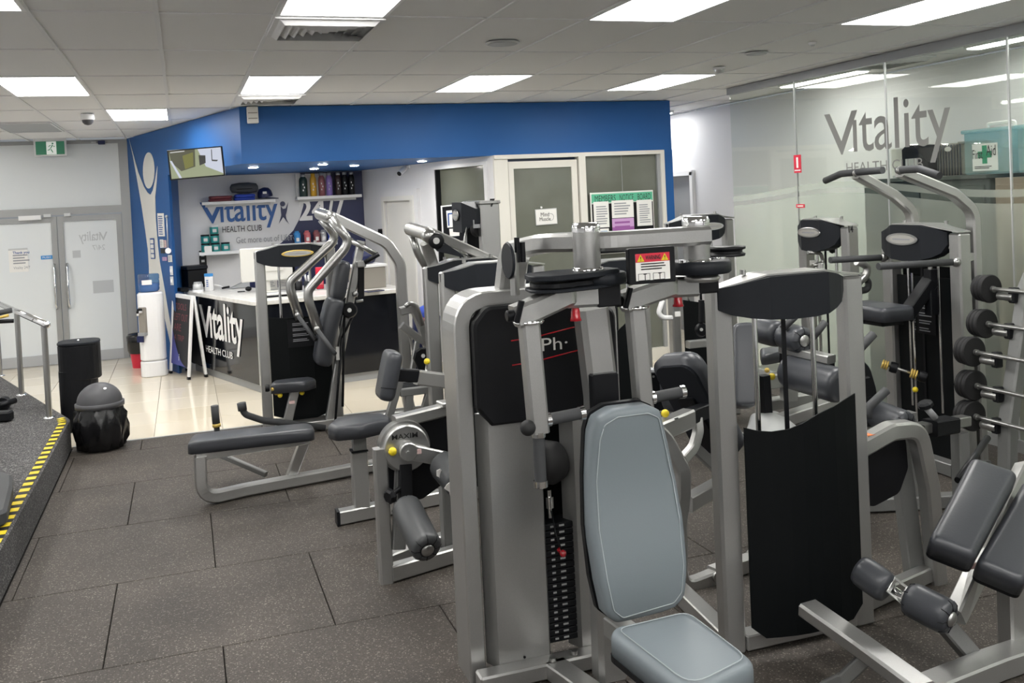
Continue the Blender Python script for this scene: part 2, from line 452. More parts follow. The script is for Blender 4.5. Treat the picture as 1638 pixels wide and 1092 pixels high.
# ------------------------------------------------------------------ object helpers
def tag(o, label, cat, group=None, kind=None):
    o['label'] = label; o['category'] = cat
    if group: o['group'] = group
    if kind: o['kind'] = kind
    return o
def thing(name, label, cat, loc=(0, 0, 0), group=None):
    o = bpy.data.objects.new(name, None); COL.objects.link(o); o.location = T(loc)
    o.empty_display_size = 0.1
    return tag(o, label, cat, group)
def struct(o, label=None):
    o['kind'] = 'structure'
    if label: o['label'] = label
    return o
def piece(name, me, loc, parent):
    o = bpy.data.objects.new(name, me); COL.objects.link(o); o.parent = parent; o.location = T(loc) - root_loc(parent)
    if MODE == 'floor': o.scale = (FLOOR_SCALE,)*3
    return o
_tc = {}
def text(name, body, o, u, v, W, Hh, m, parent, depth=0.002, bold=0.0, fit=True, align='L'):
    """flat lettering: left bottom corner o, reading direction u, up v, fitted into W x Hh"""
    key = (body, bold)
    if key not in _tc:
        c = bpy.data.curves.new('text', 'FONT'); c.body = body; c.resolution_u = 3; c.offset = bold
        to = bpy.data.objects.new('text', c); COL.objects.link(to)
        me = bpy.data.meshes.new_from_object(to)
        _tc[key] = ([tuple(q.co) for q in me.vertices], [tuple(p.vertices) for p in me.polygons])
        bpy.data.objects.remove(to); bpy.data.curves.remove(c); bpy.data.meshes.remove(me)
    vs, fs = _tc[key]
    x0 = min(p[0] for p in vs); x1 = max(p[0] for p in vs); y0 = min(p[1] for p in vs); y1 = max(p[1] for p in vs)
    sx = W / (x1 - x0); sy = Hh / (y1 - y0)
    if Hh <= 0: sy = sx
    u, v, o = Vector(u).normalized(), Vector(v).normalized(), Vector(o); nn = u.cross(v)
    b = MB()
    b.add([o + u*(p[0]-x0)*sx + v*(p[1]-y0)*sy + nn*depth for p in vs], fs)
    me = bpy.data.meshes.new(name); off = root_loc(parent) if parent else Vector((0,0,0))
    me.from_pydata([T(p) - off for p in b.v], [], b.f); me.materials.append(M[m])
    ob = bpy.data.objects.new(name, me); COL.objects.link(ob)
    if parent: ob.parent = parent
    return ob
def lines(name, o, u, v, W, Hh, n, m, parent, depth=0.0015, fill=0.45, ragged=0.3):
    """rows of small print too fine to read"""
    u, v, o = Vector(u).normalized(), Vector(v).normalized(), Vector(o); nn = u.cross(v); b = MB(); st = Hh / n
    for i in range(n):
        wd = W * (1 - ragged * random.random()); y = Hh - (i + 0.5) * st; h = st * fill / 2
        b.add([o + u*0 + v*(y-h) + nn*depth, o + u*wd + v*(y-h) + nn*depth, o + u*wd + v*(y+h) + nn*depth, o + v*(y+h) + nn*depth], [(0,1,2,3)])
    return b.build(name, m, parent)

def logo(o, u, v, W, Hh, m, parent, depth=0.002, bold=0.008):
    """the club's word mark: a tall V drawn into the letters that follow it"""
    u, v, o = Vector(u).normalized(), Vector(v).normalized(), Vector(o)
    text('lettering', 'V', o + v*Hh*.22, u, v, W*.30, Hh*.68, m, parent, depth, bold)
    text('lettering', '\u0131tality', o + u*W*.255, u, v, W*.745, Hh, m, parent, depth*1.05, bold)

# ================================================================== THE ROOM
CEIL = 3.12
MODE = 'floor'
fl = MB(); fl.box((1.5, 5.8, -0.07), (11.4, 20.0, 0.109)); floor = struct(fl.build('floor', 'joint'))
# rubber mat tiles, brick-laid
def flat_tile(sx, sy, t, name, m, bev):
    b = MB(); b.box((0, 0, 0), (sx, sy, t), bev=bev)
    me = bpy.data.meshes.new(name); me.from_pydata(b.v, [], b.f); me.materials.append(M[m]); return me
RT = 1.075
full = flat_tile(RT - .005, RT - .005, .015, 'rubber_tile', 'rubber', .003)
half_cache = {}
for j in range(-6, 5):
    y0 = 4.78 + RT * j
    y1 = min(y0 + RT, 9.5)
    x = -0.46 if j % 2 == 0 else 0.075
    x -= RT * 2
    while x < 6.8:
        a, b_ = max(x, -1.05), min(x + RT, 6.9)
        if b_ - a > .05:
            if abs(b_ - a - RT) < .01 and abs(y1 - y0 - RT) < .01: me = full
            else:
                k = (round(b_ - a, 3), round(y1 - y0, 3))
                if k not in half_cache: half_cache[k] = flat_tile(k[0] - .005, k[1] - .005, .015, 'rubber_tile', 'rubber', .003)
                me = half_cache[k]
            piece('rubber_tile', me, ((a + b_)/2, (y0 + y1)/2, -.0075), floor)
        x += RT
# glossy cream porcelain
P_ = 0.62
ptile = flat_tile(P_ - .004, P_ - .004, .015, 'porcelain_tile', 'porcelain', .001)
cuts = {}
y = 9.5
while y < 15.0:
    y1 = min(y + P_, 15.1); x = -0.36 - P_ * 6
    while x < 6.8:
        a, b_ = x, min(x + P_, 6.9)
        me = ptile
        if (y1 - y) < P_ - .01 or b_ - a < P_ - .01:
            k = (round(b_ - a, 3), round(y1 - y, 3))
            if k not in cuts: cuts[k] = flat_tile(k[0] - .004, k[1] - .004, .015, 'porcelain_tile', 'porcelain', .001)
            me = cuts[k]
        if b_ - a > .03: piece('porcelain_tile', me, ((a + b_)/2, (y + y1)/2, -.0075), floor)
        x += P_
    y = y1
g = MB(); g.box((1.5, 12.3, -.014), (10.4, 5.6, .004)); g.build('grout_bed', 'grout', floor)
g = MB(); g.box((2.7, 9.5, .001), (7.5, .03, .006)); struct(g.build('trim_1', 'alu'))

MODE = 'wall'
# ceiling: grid bars, tiles, light panels
c = MB(); c.box((1.4, 5.3, 3.22), (10.6, 18.4, .06)); ceiling = struct(c.build('ceiling', 'ceiling_tile'))
CX0, CY0, CW, CL = 0.53, 7.71, 0.6, 1.22
gb = MB()
i0, i1, j0, j1 = -7, 10, -9, 5
for i in range(i0, i1 + 1): gb.box((CX0 + CW*i, 5.3, 3.1275), (.024, 18.2, .015))
for j in range(j0, j1 + 1): gb.box((1.4, CY0 + CL*j, 3.1285), (10.4, .024, .013))
gb.build('grid_bar', 'ceiling_bar', ceiling)
b = MB(); b.box((0, 0, 0), (CW - .016, CL - .016, .012)); ctile = bpy.data.meshes.new('ceiling_tile'); ctile.from_pydata(b.v, [], b.f); ctile.materials.append(M['ceiling_tile'])
lights = set()
for i in (-3, 0, 3, 6):
    for j in (-9, -6, -3, 0): lights.add((i, j))
lights.add((-2, 2)); lights.add((-6, 0)); lights.add((-6, -3)); lights.add((-6, 3))
vents = {(0, -2): 1, (0, 1): 1, (9, -2): 1}
n = 0
for i in range(i0, i1):
    for j in range(j0, j1):
        if (i, j) in lights: continue
        cx, cy = CX0 + CW*(i + .5), CY0 + CL*(j + .5)
        # nothing of the tiles buried above the reception bulkhead is built
        if cy > 10.3 and .6 < cx < 5.4: continue
        o = piece('ceiling_tile', ctile, (cx, cy, 3.134), ceiling)
LBL = {(0, -3): 'large ceiling light panel directly before the square air diffuser at the top edge',
       (3, -3): 'ceiling light panel at top edge above the round ceiling speaker',
       (6, -3): 'ceiling light panel at top edge beside the glass partition head rail',
       (-3, 0): 'ceiling light panel at far left above the double doors',
       (0, 0): 'ceiling light panel over the corner of the blue bulkhead with diffuser behind it',
       (3, 0): 'ceiling light panel in front of the middle of the blue bulkhead',
       (6, 0): 'ceiling light panel in front of the right end of the blue bulkhead',
       (-2, 2): 'ceiling light panel behind the dome camera, nearest the blue reception wall',
       (-3, -3): 'ceiling light panel cut by the top left corner of the photo'}
for (i, j) in sorted(lights):
    cx, cy = CX0 + CW*(i + .5), CY0 + CL*(j + .5)
    t = thing('ceiling_light', LBL.get((i, j), 'ceiling light panel out of view, %s row, %s column from the glass' % (('fifth', 'fourth', 'third', 'second', 'first')[(j + 9)//3], ('fifth', 'fourth', 'third', 'second', 'first')[(i + 6)//3])), 'light', (cx, cy, 3.12), 'flush ceiling light panels')
    f = MB(); 
    for sx in (-1, 1): f.box((cx + sx*(CW/2 - .012), cy, 3.126), (.022, CL - .01, .016))
    for sy in (-1, 1): f.box((cx, cy + sy*(CL/2 - .012), 3.126), (CW - .05, .022, .016))
    f.build('frame', 'white', t)
    d = MB(); d.box((cx, cy, 3.127), (CW - .044, CL - .044, .008)); d.build('diffuser', 'panel_light', t)

for (cx, cy, lab) in ((6.0, 7.9, 'added slim batten light brightening the wall behind the glass by its far end'), (6.0, 5.4, 'added slim batten light brightening the wall behind the glass over the blue plastic boxes'), (6.05, 11.9, 'slim ceiling batten light in the corridor past the blue pillar'), (6.0, 3.0, 'added slim batten light brightening the wall behind the glass beyond the right edge')):  # battens behind the glass are added fill, to brighten the wall there
    t = thing('batten_light', lab, 'light', (cx, cy, 3.12), 'batten lights behind the glass')
    bw = .34 if cy > 11 else .16
    b = MB(); b.box((cx, cy, 3.105), (bw, 1.24, .03), bev=.004); b.build('housing', 'white', t)
    b = MB(); b.box((cx, cy, 3.087), (bw - .04, 1.2, .012)); b.build('diffuser', 'panel_light', t)

def diffuser(cx, cy, label):
    t = thing('air_diffuser', label, 'vent', (cx, cy, 3.12), 'four-way ceiling diffusers')
    for k in range(6):
        s0 = .28 - .046*k; s1 = s0 - .034; z0, z1 = 3.112 , 3.092 + .0*k
        b = MB()
        v = [(cx + x*s0, cy + y*s0, z0) for x, y in ((-1,-1),(1,-1),(1,1),(-1,1))] + [(cx + x*s1, cy + y*s1, z1 - .012) for x, y in ((-1,-1),(1,-1),(1,1),(-1,1))]
        v += [(p[0], p[1], p[2] + .004) for p in v]
        b.add(v, [(0,1,5,4),(1,2,6,5),(2,3,7,6),(3,0,4,7),(8,12,13,9),(9,13,14,10),(10,14,15,11),(11,15,12,8)])
        b.build('louvre', 'ceiling_bar', t)
    b = MB(); b.box((cx, cy, 3.118), (.596, .596, .014)); b.build('face_plate', 'alu', t)
    b = MB()
    for sx in (-1, 1): b.box((cx + sx*.286, cy, 3.1135), (.03, .6, .012)); b.box((cx, cy + sx*.286, 3.1135), (.54, .03, .012))
    b.build('rim', 'ceiling_bar', t)
diffuser(.83, 5.58, 'square white louvred air diffuser behind the large light panel at the top')
diffuser(.83, 9.24, 'square louvred air diffuser just before the corner of the blue bulkhead')
diffuser(5.85, 6.85, 'louvred air diffuser in the ceiling behind the glass partition')
t = thing('return_air_panel', 'flat grey return air panel in the ceiling before the exit sign', 'vent', (-1.58, 12.0, 3.12))
b = MB(); b.box((-1.58, 12.0, 3.119), (.57, 1.19, .01)); b.build('grille', 'alu_grey', t)
b = MB()
for sx in (-1, 1): b.box((-1.58 + sx*.29, 12.0, 3.115), (.02, 1.2, .012)); b.box((-1.58, 12.0 + sx*.6, 3.115), (.6, .02, .012))
b.build('rim', 'ceiling_bar', t)

def ceil_disc(name, label, cat, x, y, r, m, drop=.012, extra=None):
    t = thing(name, label, cat, (x, y, CEIL))
    b = MB(); b.lathe([(r, 0), (r*1.0, -drop*.5), (r*.9, -drop)], (x, y, CEIL - .001), seg=28); b.build('body', m, t)
    b = MB(); b.lathe([(r*.86, 0), (r*.86, -.003)], (x, y, CEIL - drop), seg=28); b.build('grille', extra or m, t)
    return t
ceil_disc('ceiling_speaker', 'round grey speaker grille in the ceiling between two light panels', 'speaker', 2.08, 6.07, .115, 'alu', .01, 'alu_grey')
ceil_disc('ceiling_speaker', 'small round ceiling fitting near the glass partition head rail', 'speaker', 4.3, 6.45, .09, 'alu', .01, 'alu_grey')
t = thing('smoke_detector', 'white smoke detector on the ceiling left of the glass partition top', 'detector', (4.46, 7.26, CEIL))
b = MB(); b.lathe([(.055, 0), (.055, -.012), (.045, -.018)], (4.46, 7.26, CEIL)); b.build('base', 'white', t)
b = MB(); b.lathe([(.038, -.018), (.034, -.045), (.02, -.052)], (4.46, 7.26, CEIL)); b.build('sensor', 'alu', t)
t = thing('smoke_detector', 'tiny detector on the ceiling beside the right light panel', 'detector', (4.45, 5.95, CEIL))
b = MB(); b.lathe([(.03, 0), (.03, -.012), (.02, -.018)], (4.45, 5.95, CEIL)); b.build('base', 'white', t)
b = MB(); b.lathe([(.016, -.018), (.012, -.03)], (4.45, 5.95, CEIL)); b.build('sensor', 'alu', t)
t = thing('dome_camera', 'dark dome security camera hanging from the ceiling near the exit sign', 'camera', (-.85, 10.55, CEIL))
b = MB(); b.lathe([(.062, 0), (.064, -.02), (.066, -.055), (.06, -.06)], (-.85, 10.55, CEIL)); b.build('housing', 'white', t)
b = MB(); b.lathe([(.056, -.06), (.05, -.085), (.032, -.105), (.01, -.112)], (-.85, 10.55, CEIL)); b.build('dome', 'dome_grey', t)

# ---- blue bulkhead and walls
FA, FB = Vector((-.66, 14.1, 0)), Vector((.6, 10.05, 0))
FU = (FB - FA).normalized(); FN = Vector((FU.y, -FU.x, 0))           # along the angled wall, and out of it towards the room
if FN.x > 0: FN = -FN
def facet(s, z, d=0.0): return FA + FU*s + Vector((0, 0, z)) + FN*d
bk = MB(); bk.plate([(-.66, 14.1), (.6, 10.05), (5.46, 10.0), (5.46, 14.25), (-.66, 14.25)], .575, (0, 0, 2.545), (1, 0, 0), (0, 1, 0))
struct(bk.build('bulkhead', 'blue'))
fw = MB(); e = facet(1.76, 0)
fw.plate([(-.66, 14.1), (e.x, e.y), (e.x + .03, e.y + .06), (-.12, 13.6), (-.5, 14.2)], 2.55, (0, 0, 0), (1, 0, 0), (0, 1, 0))
wall_left_reception = struct(fw.build('wall_reception', 'blue'))
rb = MB(); rb.plate([(e.x, e.y), (-.03, 13.31), (-.10, 13.31), (e.x - .01, e.y + .08)], 2.54, (0, 0, 0), (1, 0, 0), (0, 1, 0)); struct(rb.build('wall_return', 'blue'))
# display wall behind the counter
w_ = MB(); w_.box((1.2, 13.36, 1.27), (2.5, .1, 2.545)); wd = struct(w_.build('wall_display', 'white_wall'))
# navy print with a curved left border
cur = [(1.55, 2.54), (1.585, 2.3), (1.575, 2.1), (1.52, 1.93), (1.42, 1.76), (1.25, 1.6), (1.0, 1.48), (.7, 1.4), (.7, 1.0), (2.4, 1.0), (2.4, 2.54)]
b = MB(); b.plate([(x, z) for x, z in cur], .006, (0, 13.309, 0), (1, 0, 0), (0, 0, 1)); b.build('navy_print', 'navy', wd)
# the inner side wall, with a door and a window
SA, SB = Vector((2.4, 13.3, 0)), Vector((3.25, 10.0, 0)); SU = (SB - SA).normalized(); SN = Vector((-SU.y, SU.x, 0)); 
if SN.x > 0: SN = -SN
def side(s, z, d=0.0): return SA + SU*s + Vector((0, 0, z)) + SN*d
def side_box(mb, s0, s1, z0, z1, d0, d1):
    o = side(s0, z0, d0); mb.plate([(0, 0), (s1 - s0, 0), (s1 - s0, z1 - z0), (0, z1 - z0)], d1 - d0, o, SU, (0, 0, 1))
    return mb
sw = MB()
nd = -1 if SU.cross(Vector((0,0,1))).dot(SN) < 0 else 1
def sbox(mb, s0, s1, z0, z1, d0, d1):
    ctr = side((s0+s1)/2, (z0+z1)/2, (d0+d1)/2); mb.box(ctr, (s1-s0, abs(d1-d0), z1-z0), rz=math.atan2(SU.y, SU.x)); return mb
sbox(sw, 0, 2.02, 0, 2.545, -.12, 0); sbox(sw, 3.29, 3.42, 0, 2.545, -.12, .0); sbox(sw, 2.02, 3.29, 2.49, 2.545, -.12, 0); sbox(sw, 2.02, 3.29, 0, .2, -.12, 0)
wi = struct(sw.build('wall_inner', 'white_wall'))
dr = MB(); sbox(dr, .75, 1.55, 0.01, 2.12, .0, .012); d3 = struct(dr.build('door_3', 'offwhite'))
f = MB(); sbox(f, .66, .75, 0, 2.24, 0, .05); sbox(f, 1.55, 1.68, 0, 2.24, 0, .05); sbox(f, .75, 1.55, 2.12, 2.24, 0, .05); f.build('door_frame', 'white_wall', d3)
b = MB(); sbox(b, .70, .77, 0, 2.16, .05, .07); sbox(b, 1.53, 1.6, 0, 2.16, .05, .07); sbox(b, .77, 1.53, 2.1, 2.16, .05, .07); b.build('architrave', 'offwhite', d3)
wn = MB(); sbox(wn, 2.12, 3.25, .2, 2.45, -.05, -.04); w2 = struct(wn.build('window_2', 'office_glass'))
f = MB(); sbox(f, 2.02, 2.12, .2, 2.49, -.06, .03); sbox(f, 3.25, 3.31, .2, 2.49, -.06, .03); sbox(f, 2.12, 3.25, 2.45, 2.49, -.06, .03); f.build('window_frame', 'white_wall', w2)
b = MB(); sbox(b, 2.12, 2.145, .2, 2.45, -.04, .02); b.build('seal', 'black', w2)
# office front: cream frame, door and a fixed pane
OY = 9.96
def ybox(mb, x0, x1, z0, z1, y0, y1): mb.box(((x0+x1)/2, (y0+y1)/2, (z0+z1)/2), (x1-x0, y1-y0, z1-z0)); return mb
f = MB(); ybox(f, 3.25, 3.41, 0, 2.5, OY, OY+.1); ybox(f, 4.25, 4.33, 0, 2.5, OY-.02, OY+.1); ybox(f, 5.28, 5.33, 0, 2.5, OY-.02, OY+.1); ybox(f, 3.25, 5.33, 2.5, 2.545, OY-.02, OY+.1); ybox(f, 4.33, 5.28, 0, .25, OY, OY+.1)
of = struct(f.build('wall_office', 'cream_wall'))
d4 = MB(); ybox(d4, 3.42, 3.48, .02, 2.47, OY+.02, OY+.07); ybox(d4, 4.17, 4.24, .02, 2.47, OY+.02, OY+.07); ybox(d4, 3.48, 4.17, 2.39, 2.47, OY+.02, OY+.07); ybox(d4, 3.48, 4.17, .02, .25, OY+.02, OY+.07)
d4 = struct(d4.build('door_4', 'cream_wall'))
b = MB(); ybox(b, 3.48, 4.17, .25, 2.39, OY+.04, OY+.05); b.build('glass_panel', 'office_glass', d4)
b = MB(); ybox(b, 4.33, 4.8, .25, 2.5, OY+.04, OY+.05); ybox(b, 4.804, 5.28, .25, 2.5, OY+.04, OY+.05); w3 = struct(b.build('window_3', 'office_glass'))
b = MB(); ybox(b, 5.24, 5.28, .25, 2.5, OY+.0, OY+.035); ybox(b, 4.8, 4.804, .25, 2.5, OY+.036, OY+.05); b.build('seal', 'alu_grey', w3)
b = MB(); b.box((5.395, 10.05, 1.2725), (.13, .12, 2.545)); struct(b.build('pillar', 'blue'))
b = MB(); b.box((5.42, 12.15, 1.27), (.08, 4.0, 2.54)); struct(b.build('wall_corridor', 'white_wall'))
# wall beyond the glass and the corridor with a dark doorway
b = MB(); b.box((6.55, 4.6, 1.55), (.1, 13.4, 3.1)); 
b.box((6.55, 13.0, 1.55), (.1, 1.4, 3.1)); b.box((6.55, 11.8, 2.7), (.1, 1.0, .8))
struct(b.build('wall_right', 'white_wall'))
d5 = MB(); d5.box((6.57, 11.8, 1.15), (.04, 1.0, 2.3)); d5 = struct(d5.build('door_5', 'alu_grey'))
f = MB(); f.box((6.48, 11.33, 1.15), (.06, .07, 2.3)); f.box((6.48, 12.3, 1.15), (.06, .07, 2.3)); f.box((6.48, 11.8, 2.29), (.06, 1.02, .07)); f.build('door_frame', 'white', d5)
b = MB(); b.box((5.98, 14.2, 1.55), (1.1, .1, 3.1)); struct(b.build('wall_corridor', 'white_wall'))
b = MB(); b.box((-3.75, 5.3, 1.55), (.1, 17.8, 3.1)); struct(b.build('wall_left', 'white_wall'))
b = MB(); b.box((1.4, -3.45, 1.55), (10.4, .1, 3.1)); struct(b.build('wall_front', 'white_wall'))

# ---- entrance: frosted shopfront with a pair of doors
EY = 14.2
b = MB(); ybox(b, -3.7, -.78, 2.22, 3.1, EY, EY+.02); wb = struct(b.build('wall_back', 'frost'))
b = MB(); ybox(b, -3.7, -2.62, .25, 2.12, EY, EY+.02); b.build('fixed_pane', 'frost', wb)
f = MB(); ybox(f, -.78, -.66, 0, 3.12, EY-.05, EY+.05); ybox(f, -3.7, -.78, 2.12, 2.22, EY-.04, EY+.05); ybox(f, -3.7, -.78, 3.07, 3.12, EY-.04, EY+.05); ybox(f, -2.66, -2.58, 0, 2.12, EY-.04, EY+.05); f.build('shopfront_frame', 'alu_frame', wb)
b = MB(); ybox(b, -3.7, -2.66, 0, .25, EY-.03, EY+.05); b.build('skirting', 'grey_skirt', wb)
def leaf(nm, x0, x1, hx):
    d = MB(); ybox(d, x0, x0+.07, .115, 2.1, EY-.03, EY+.03); ybox(d, x1-.07, x1, .115, 2.1, EY-.03, EY+.03); ybox(d, x0+.07, x1-.07, 2.03, 2.1, EY-.03, EY+.03)
    d = struct(d.build(nm, 'alu_frame'))
    b = MB(); ybox(b, x0+.07, x1-.07, .25, 2.03, EY-.005, EY+.005); b.build('frosted_pane', 'frost', d)
    b = MB(); ybox(b, x0+.07, x1-.07, .115, .25, EY-.03, EY+.03); b.build('kick_rail', 'grey_skirt', d)
    b = MB(); b.tube([(hx, EY-.03, 1.46), (hx, EY-.075, 1.42), (hx, EY-.105, 1.16), (hx, EY-.075, .9), (hx, EY-.03, .86)], .016, .12); b.build('handle', 'chrome', d)
    return d
dl = leaf('door_1', -2.57, -1.605, -1.66); drr = leaf('door_2', -1.595, -.79, -1.5)
b = MB(); ybox(b, -2.05, -1.78, 2.07, 2.13, EY-.1, EY-.03); b.build('door_closer', 'white', dl)
b = MB(); ybox(b, -1.75, -1.66, 2.1, 2.14, EY-.08, EY-.03); b.build('pivot', 'alu', dl)
b = MB(); ybox(b, -1.5, -1.42, 2.1, 2.14, EY-.08, EY-.03); b.build('pivot', 'alu', drr)
b = MB(); ybox(b, -1.82, -1.68, 1.535, 1.585, EY-.012, EY-.005); pp = b.build('pull_sticker', 'sky_blue', dl)
text('lettering', 'PUSH', (-1.8, EY-.012, 1.548), (1,0,0), (0,0,1), .1, .025, 'white', pp)
# lettering on the outside of the right door shows through the frosting, mirrored
logo((-.98, EY-.006, 1.71), (-1,0,0), (0,0,1), .36, .17, 'door_ink', drr, -.001)
text('lettering', '24/7', (-1.02, EY-.006, 1.62), (-1,0,0), (0,0,1), .16, .07, 'door_ink', drr, depth=-.001)
b = MB(); ybox(b, -1.2, -.94, 1.03, 1.2, EY-.007, EY-.005); b.build('notice', 'door_ink', drr)
b = MB(); ybox(b, -1.43, -1.33, 1.53, 1.63, EY-.007, EY-.005); b.build('notice', 'door_ink', drr)

# ---- glass partition on the right
GX = 5.55
joints = [8.85, 7.72, 6.48, 5.24, 4.0, 2.76, 1.52, .3]
b = MB(); b.box((GX, 4.58, 3.085), (.06, 8.56, .07)); gp = struct(b.build('window_1', 'alu_grey'))
b = MB(); b.box((GX, 4.58, .15), (.05, 8.56, .09)); b.build('base_rail', 'alu', gp)
def wave(y): return 1.93 + .055*math.sin((y - 6.2)*1.7) 
for k in range(len(joints) - 1):
    y1, y0 = joints[k] - .005, joints[k+1] + .005
    b = MB(); b.box((GX, (y0+y1)/2, 1.62), (.010, y1-y0, 2.86)); p = b.build('pane', 'clear_glass', gp)
    N = 14; ys = [y0 + (y1-y0)*q/N for q in range(N+1)]
    b = MB(); b.add([(GX-.007, yy, .195) for yy in ys] + [(GX-.007, yy, wave(yy)) for yy in ys], [(q, q+1, N+2+q, N+1+q) for q in range(N)]); b.build('frosting', 'film_glass', p)
    b = MB(); b.add([(GX-.0075, yy, wave(yy)+.045) for yy in ys] + [(GX-.0075, yy, wave(yy)+.10) for yy in ys], [(q, q+1, N+2+q, N+1+q) for q in range(N)]); b.build('frosting', 'film_glass', p)
    if k: 
        b = MB(); b.box((GX-.004, joints[k], 1.57), (.016, .012, 2.96)); b.build('glass_joint', 'alu', gp)
logo((GX-.008, 7.28, 2.20), (0,-1,0), (0,0,1), 1.50, .55, 'glass_ink', gp, .002, .004)
text('lettering', 'HEALTH CLUB', (GX-.008, 7.0, 2.16), (0,-1,0), (0,0,1), .92, .085, 'glass_ink', gp)
for (y_, z_, hh, lab) in ((7.70, 2.27, .17, 1), (7.68, 1.87, .035, 0)):
    b = MB(); b.box((GX-.012, y_, z_), (.004, .11 if lab else .13, hh)); s_ = b.build('safety_sticker', 'red_sign', gp)
    b = MB(); b.box((GX-.0145, y_, z_-(hh*.36 if lab else .0)), (.001, .09, .012)); b.build('print', 'paper', s_)
    if lab: b = MB(); b.box((GX-.0145, y_, z_+.012), (.001, .03, .10)); b.build('print', 'paper', s_)

# ================================================================== MACHINES
MODE = 'floor'
def Fr(x, y, z=0.0, rz=0.0): return Matrix.Translation((x, y, z)) @ Matrix.Rotation(rz, 4, 'Z')
def head(xf, W, D, z0, z1, drop, root, ov=.05):
    """folded dark head cover: sloping shoulders, curved lower edge, a silver cap plate behind it. Local x along the tower, -y to the front"""
    cols = [(-ov, .72, .44, .05), (-ov + .025, .77, .26, .02), (W*.06, .83, .12, -.01), (W*.15, .90, .05, -.035), (W*.26, 1.0, .01, -.07), (W*.42, 1.0, -.03, -.07), (W*.60, 1.0, -.02, -.07), (W*.70, 1.0, .03, -.07), (W*.80, .93, .11, -.03), (W*.87, .86, .22, .0), (W*.92, .80, .46, .03)]
    H_ = z1 - z0; b = MB(xf); vs = []
    for (x, t, bt, y) in cols:
        vs += [(x, y, z0 + H_*t), (x, y, z0 + H_*bt), (x, D*.45, z0 + H_*bt), (x, D*.45, z0 + H_*t)]
    fs = []
    for i in range(len(cols) - 1):
        for k in range(4): fs.append((4*i + k, 4*i + (k+1) % 4, 4*i + 4 + (k+1) % 4, 4*i + 4 + k))
    fs += [(3,2,1,0), tuple(4*(len(cols)-1) + k for k in range(4))]
    b.add(vs, fs); h = b.build('head_cover', 'charcoal', root)
    b = MB(xf); c2 = [(-.045, .70, .04), (W*.06, .82, .0), (W*.26, 1.012, -.05), (W*.70, 1.012, -.05), (W*.86, .90, .0), (W + .05, .80, .03)]
    vs = []
    for (x, t, yf) in c2: vs += [(x, yf, z0 + H_*t), (x, D*.8, z0 + H_*t), (x, D*.8, z0 + H_*t + .008), (x, yf, z0 + H_*t + .008)]
    fs = []
    for i in range(len(c2) - 1):
        for k in range(4): fs.append((4*i + k, 4*i + (k+1) % 4, 4*i + 4 + (k+1) % 4, 4*i + 4 + k))
    fs += [(3,2,1,0), tuple(4*(len(c2)-1) + k for k in range(4))]
    b.add(vs, fs); cp = b.build('top_plate', 'silver', root)
    for x in (W*.2, W*.8):
        q = MB(xf); q.cyl((x, D*.6, z0 + H_*1.02), (x, D*.6, z0 + H_*1.02 + .022), .014, 8); q.build('cap_bolt', 'steel', cp)
    return h
def badge(xf, x, y, z, a, b_, root, m='steel'):
    b = MB(xf); b.plate(ellipse(a, b_, 28), .006, (x, y - .004, z), (1, 0, 0), (0, 0, 1), bev=.002)
    o = b.build('badge', m, root)
    q = MB(xf); q.plate(ellipse(a*.84, b_*.72, 24), .002, (x, y - .0095, z), (1, 0, 0), (0, 0, 1)); q.build('badge_print', 'badge_face', o)
    q = MB(xf); q.box((x, y - .0122, z), (a*1.1, .001, b_*.22)); q.build('badge_lettering', 'ink_grey', o)
def tower(xf, W, D, z1, root, hz=.2, posts=True, rods=True, shroud=None, pw=.10, rod_z0=.15, stack=0, hd=True, back_panel=False):
    for i, x in enumerate((0, W)):
        b = MB(xf); b.box((x, D/2, (z1 - hz*.22)/2), (pw, D*.62, z1 - hz*.22), bev=.012); b.build('post', 'silver', root)
    b = MB(xf); b.box((W/2, D/2, .045), (W - pw, .09, .07), bev=.006); b.build('base_rail', 'silver', root)
    b = MB(xf); b.box((W/2, D/2, z1 - hz*.55), (W - pw, .07, .06), bev=.006); b.build('top_rail', 'silver', root)
    if hd: head(xf, W, D, z1 - hz, z1, .0, root)
    if rods:
        for x in (W*.26, W*.70):
            b = MB(xf); b.cyl((x, D*.5, rod_z0), (x, D*.5, z1 - hz*.5), .012, 10); b.build('guide_rod', 'chrome', root)
        b = MB(xf); b.box((W*.47, D*.45, (rod_z0 + z1 - hz*.5)/2), (.022, .006, z1 - hz*.5 - rod_z0)); b.build('belt', 'black', root)
    for k in range(stack):
        b = MB(xf); b.box((W*.48, D*.5, .13 + .034*k), (W*.62, .13, .031), bev=.004); b.build('weight_plate', 'black', root)
    if shroud: 
        # shroud: list of (x fraction, top z); a bowed black guard
        n = len(shroud); vs = []
        for (fx, zt) in shroud:
            bow = -.02 - .06*math.sin(PI*fx); x = pw*.5 + (W - pw)*fx; zb = .085 + (.05 if fx in (0, 1) else 0)
            vs += [(x, bow, zt), (x, bow, zb), (x, bow + .006, zb), (x, bow + .006, zt)]
        fs = []
        for i in range(n - 1):
            for k in range(4): fs.append((4*i + k, 4*i + (k+1) % 4, 4*i + 4 + (k+1) % 4, 4*i + 4 + k))
        fs += [(3,2,1,0), tuple(4*(n-1) + k for k in range(4))]
        b = MB(xf); b.add(vs, fs); b.build('shroud', 'shroud', root)
    if back_panel:
        b = MB(xf); b.box((W/2, D*.9, z1*.45), (W - pw*.9, .012, z1*.75)); b.build('rear_guard', 'shroud', root)

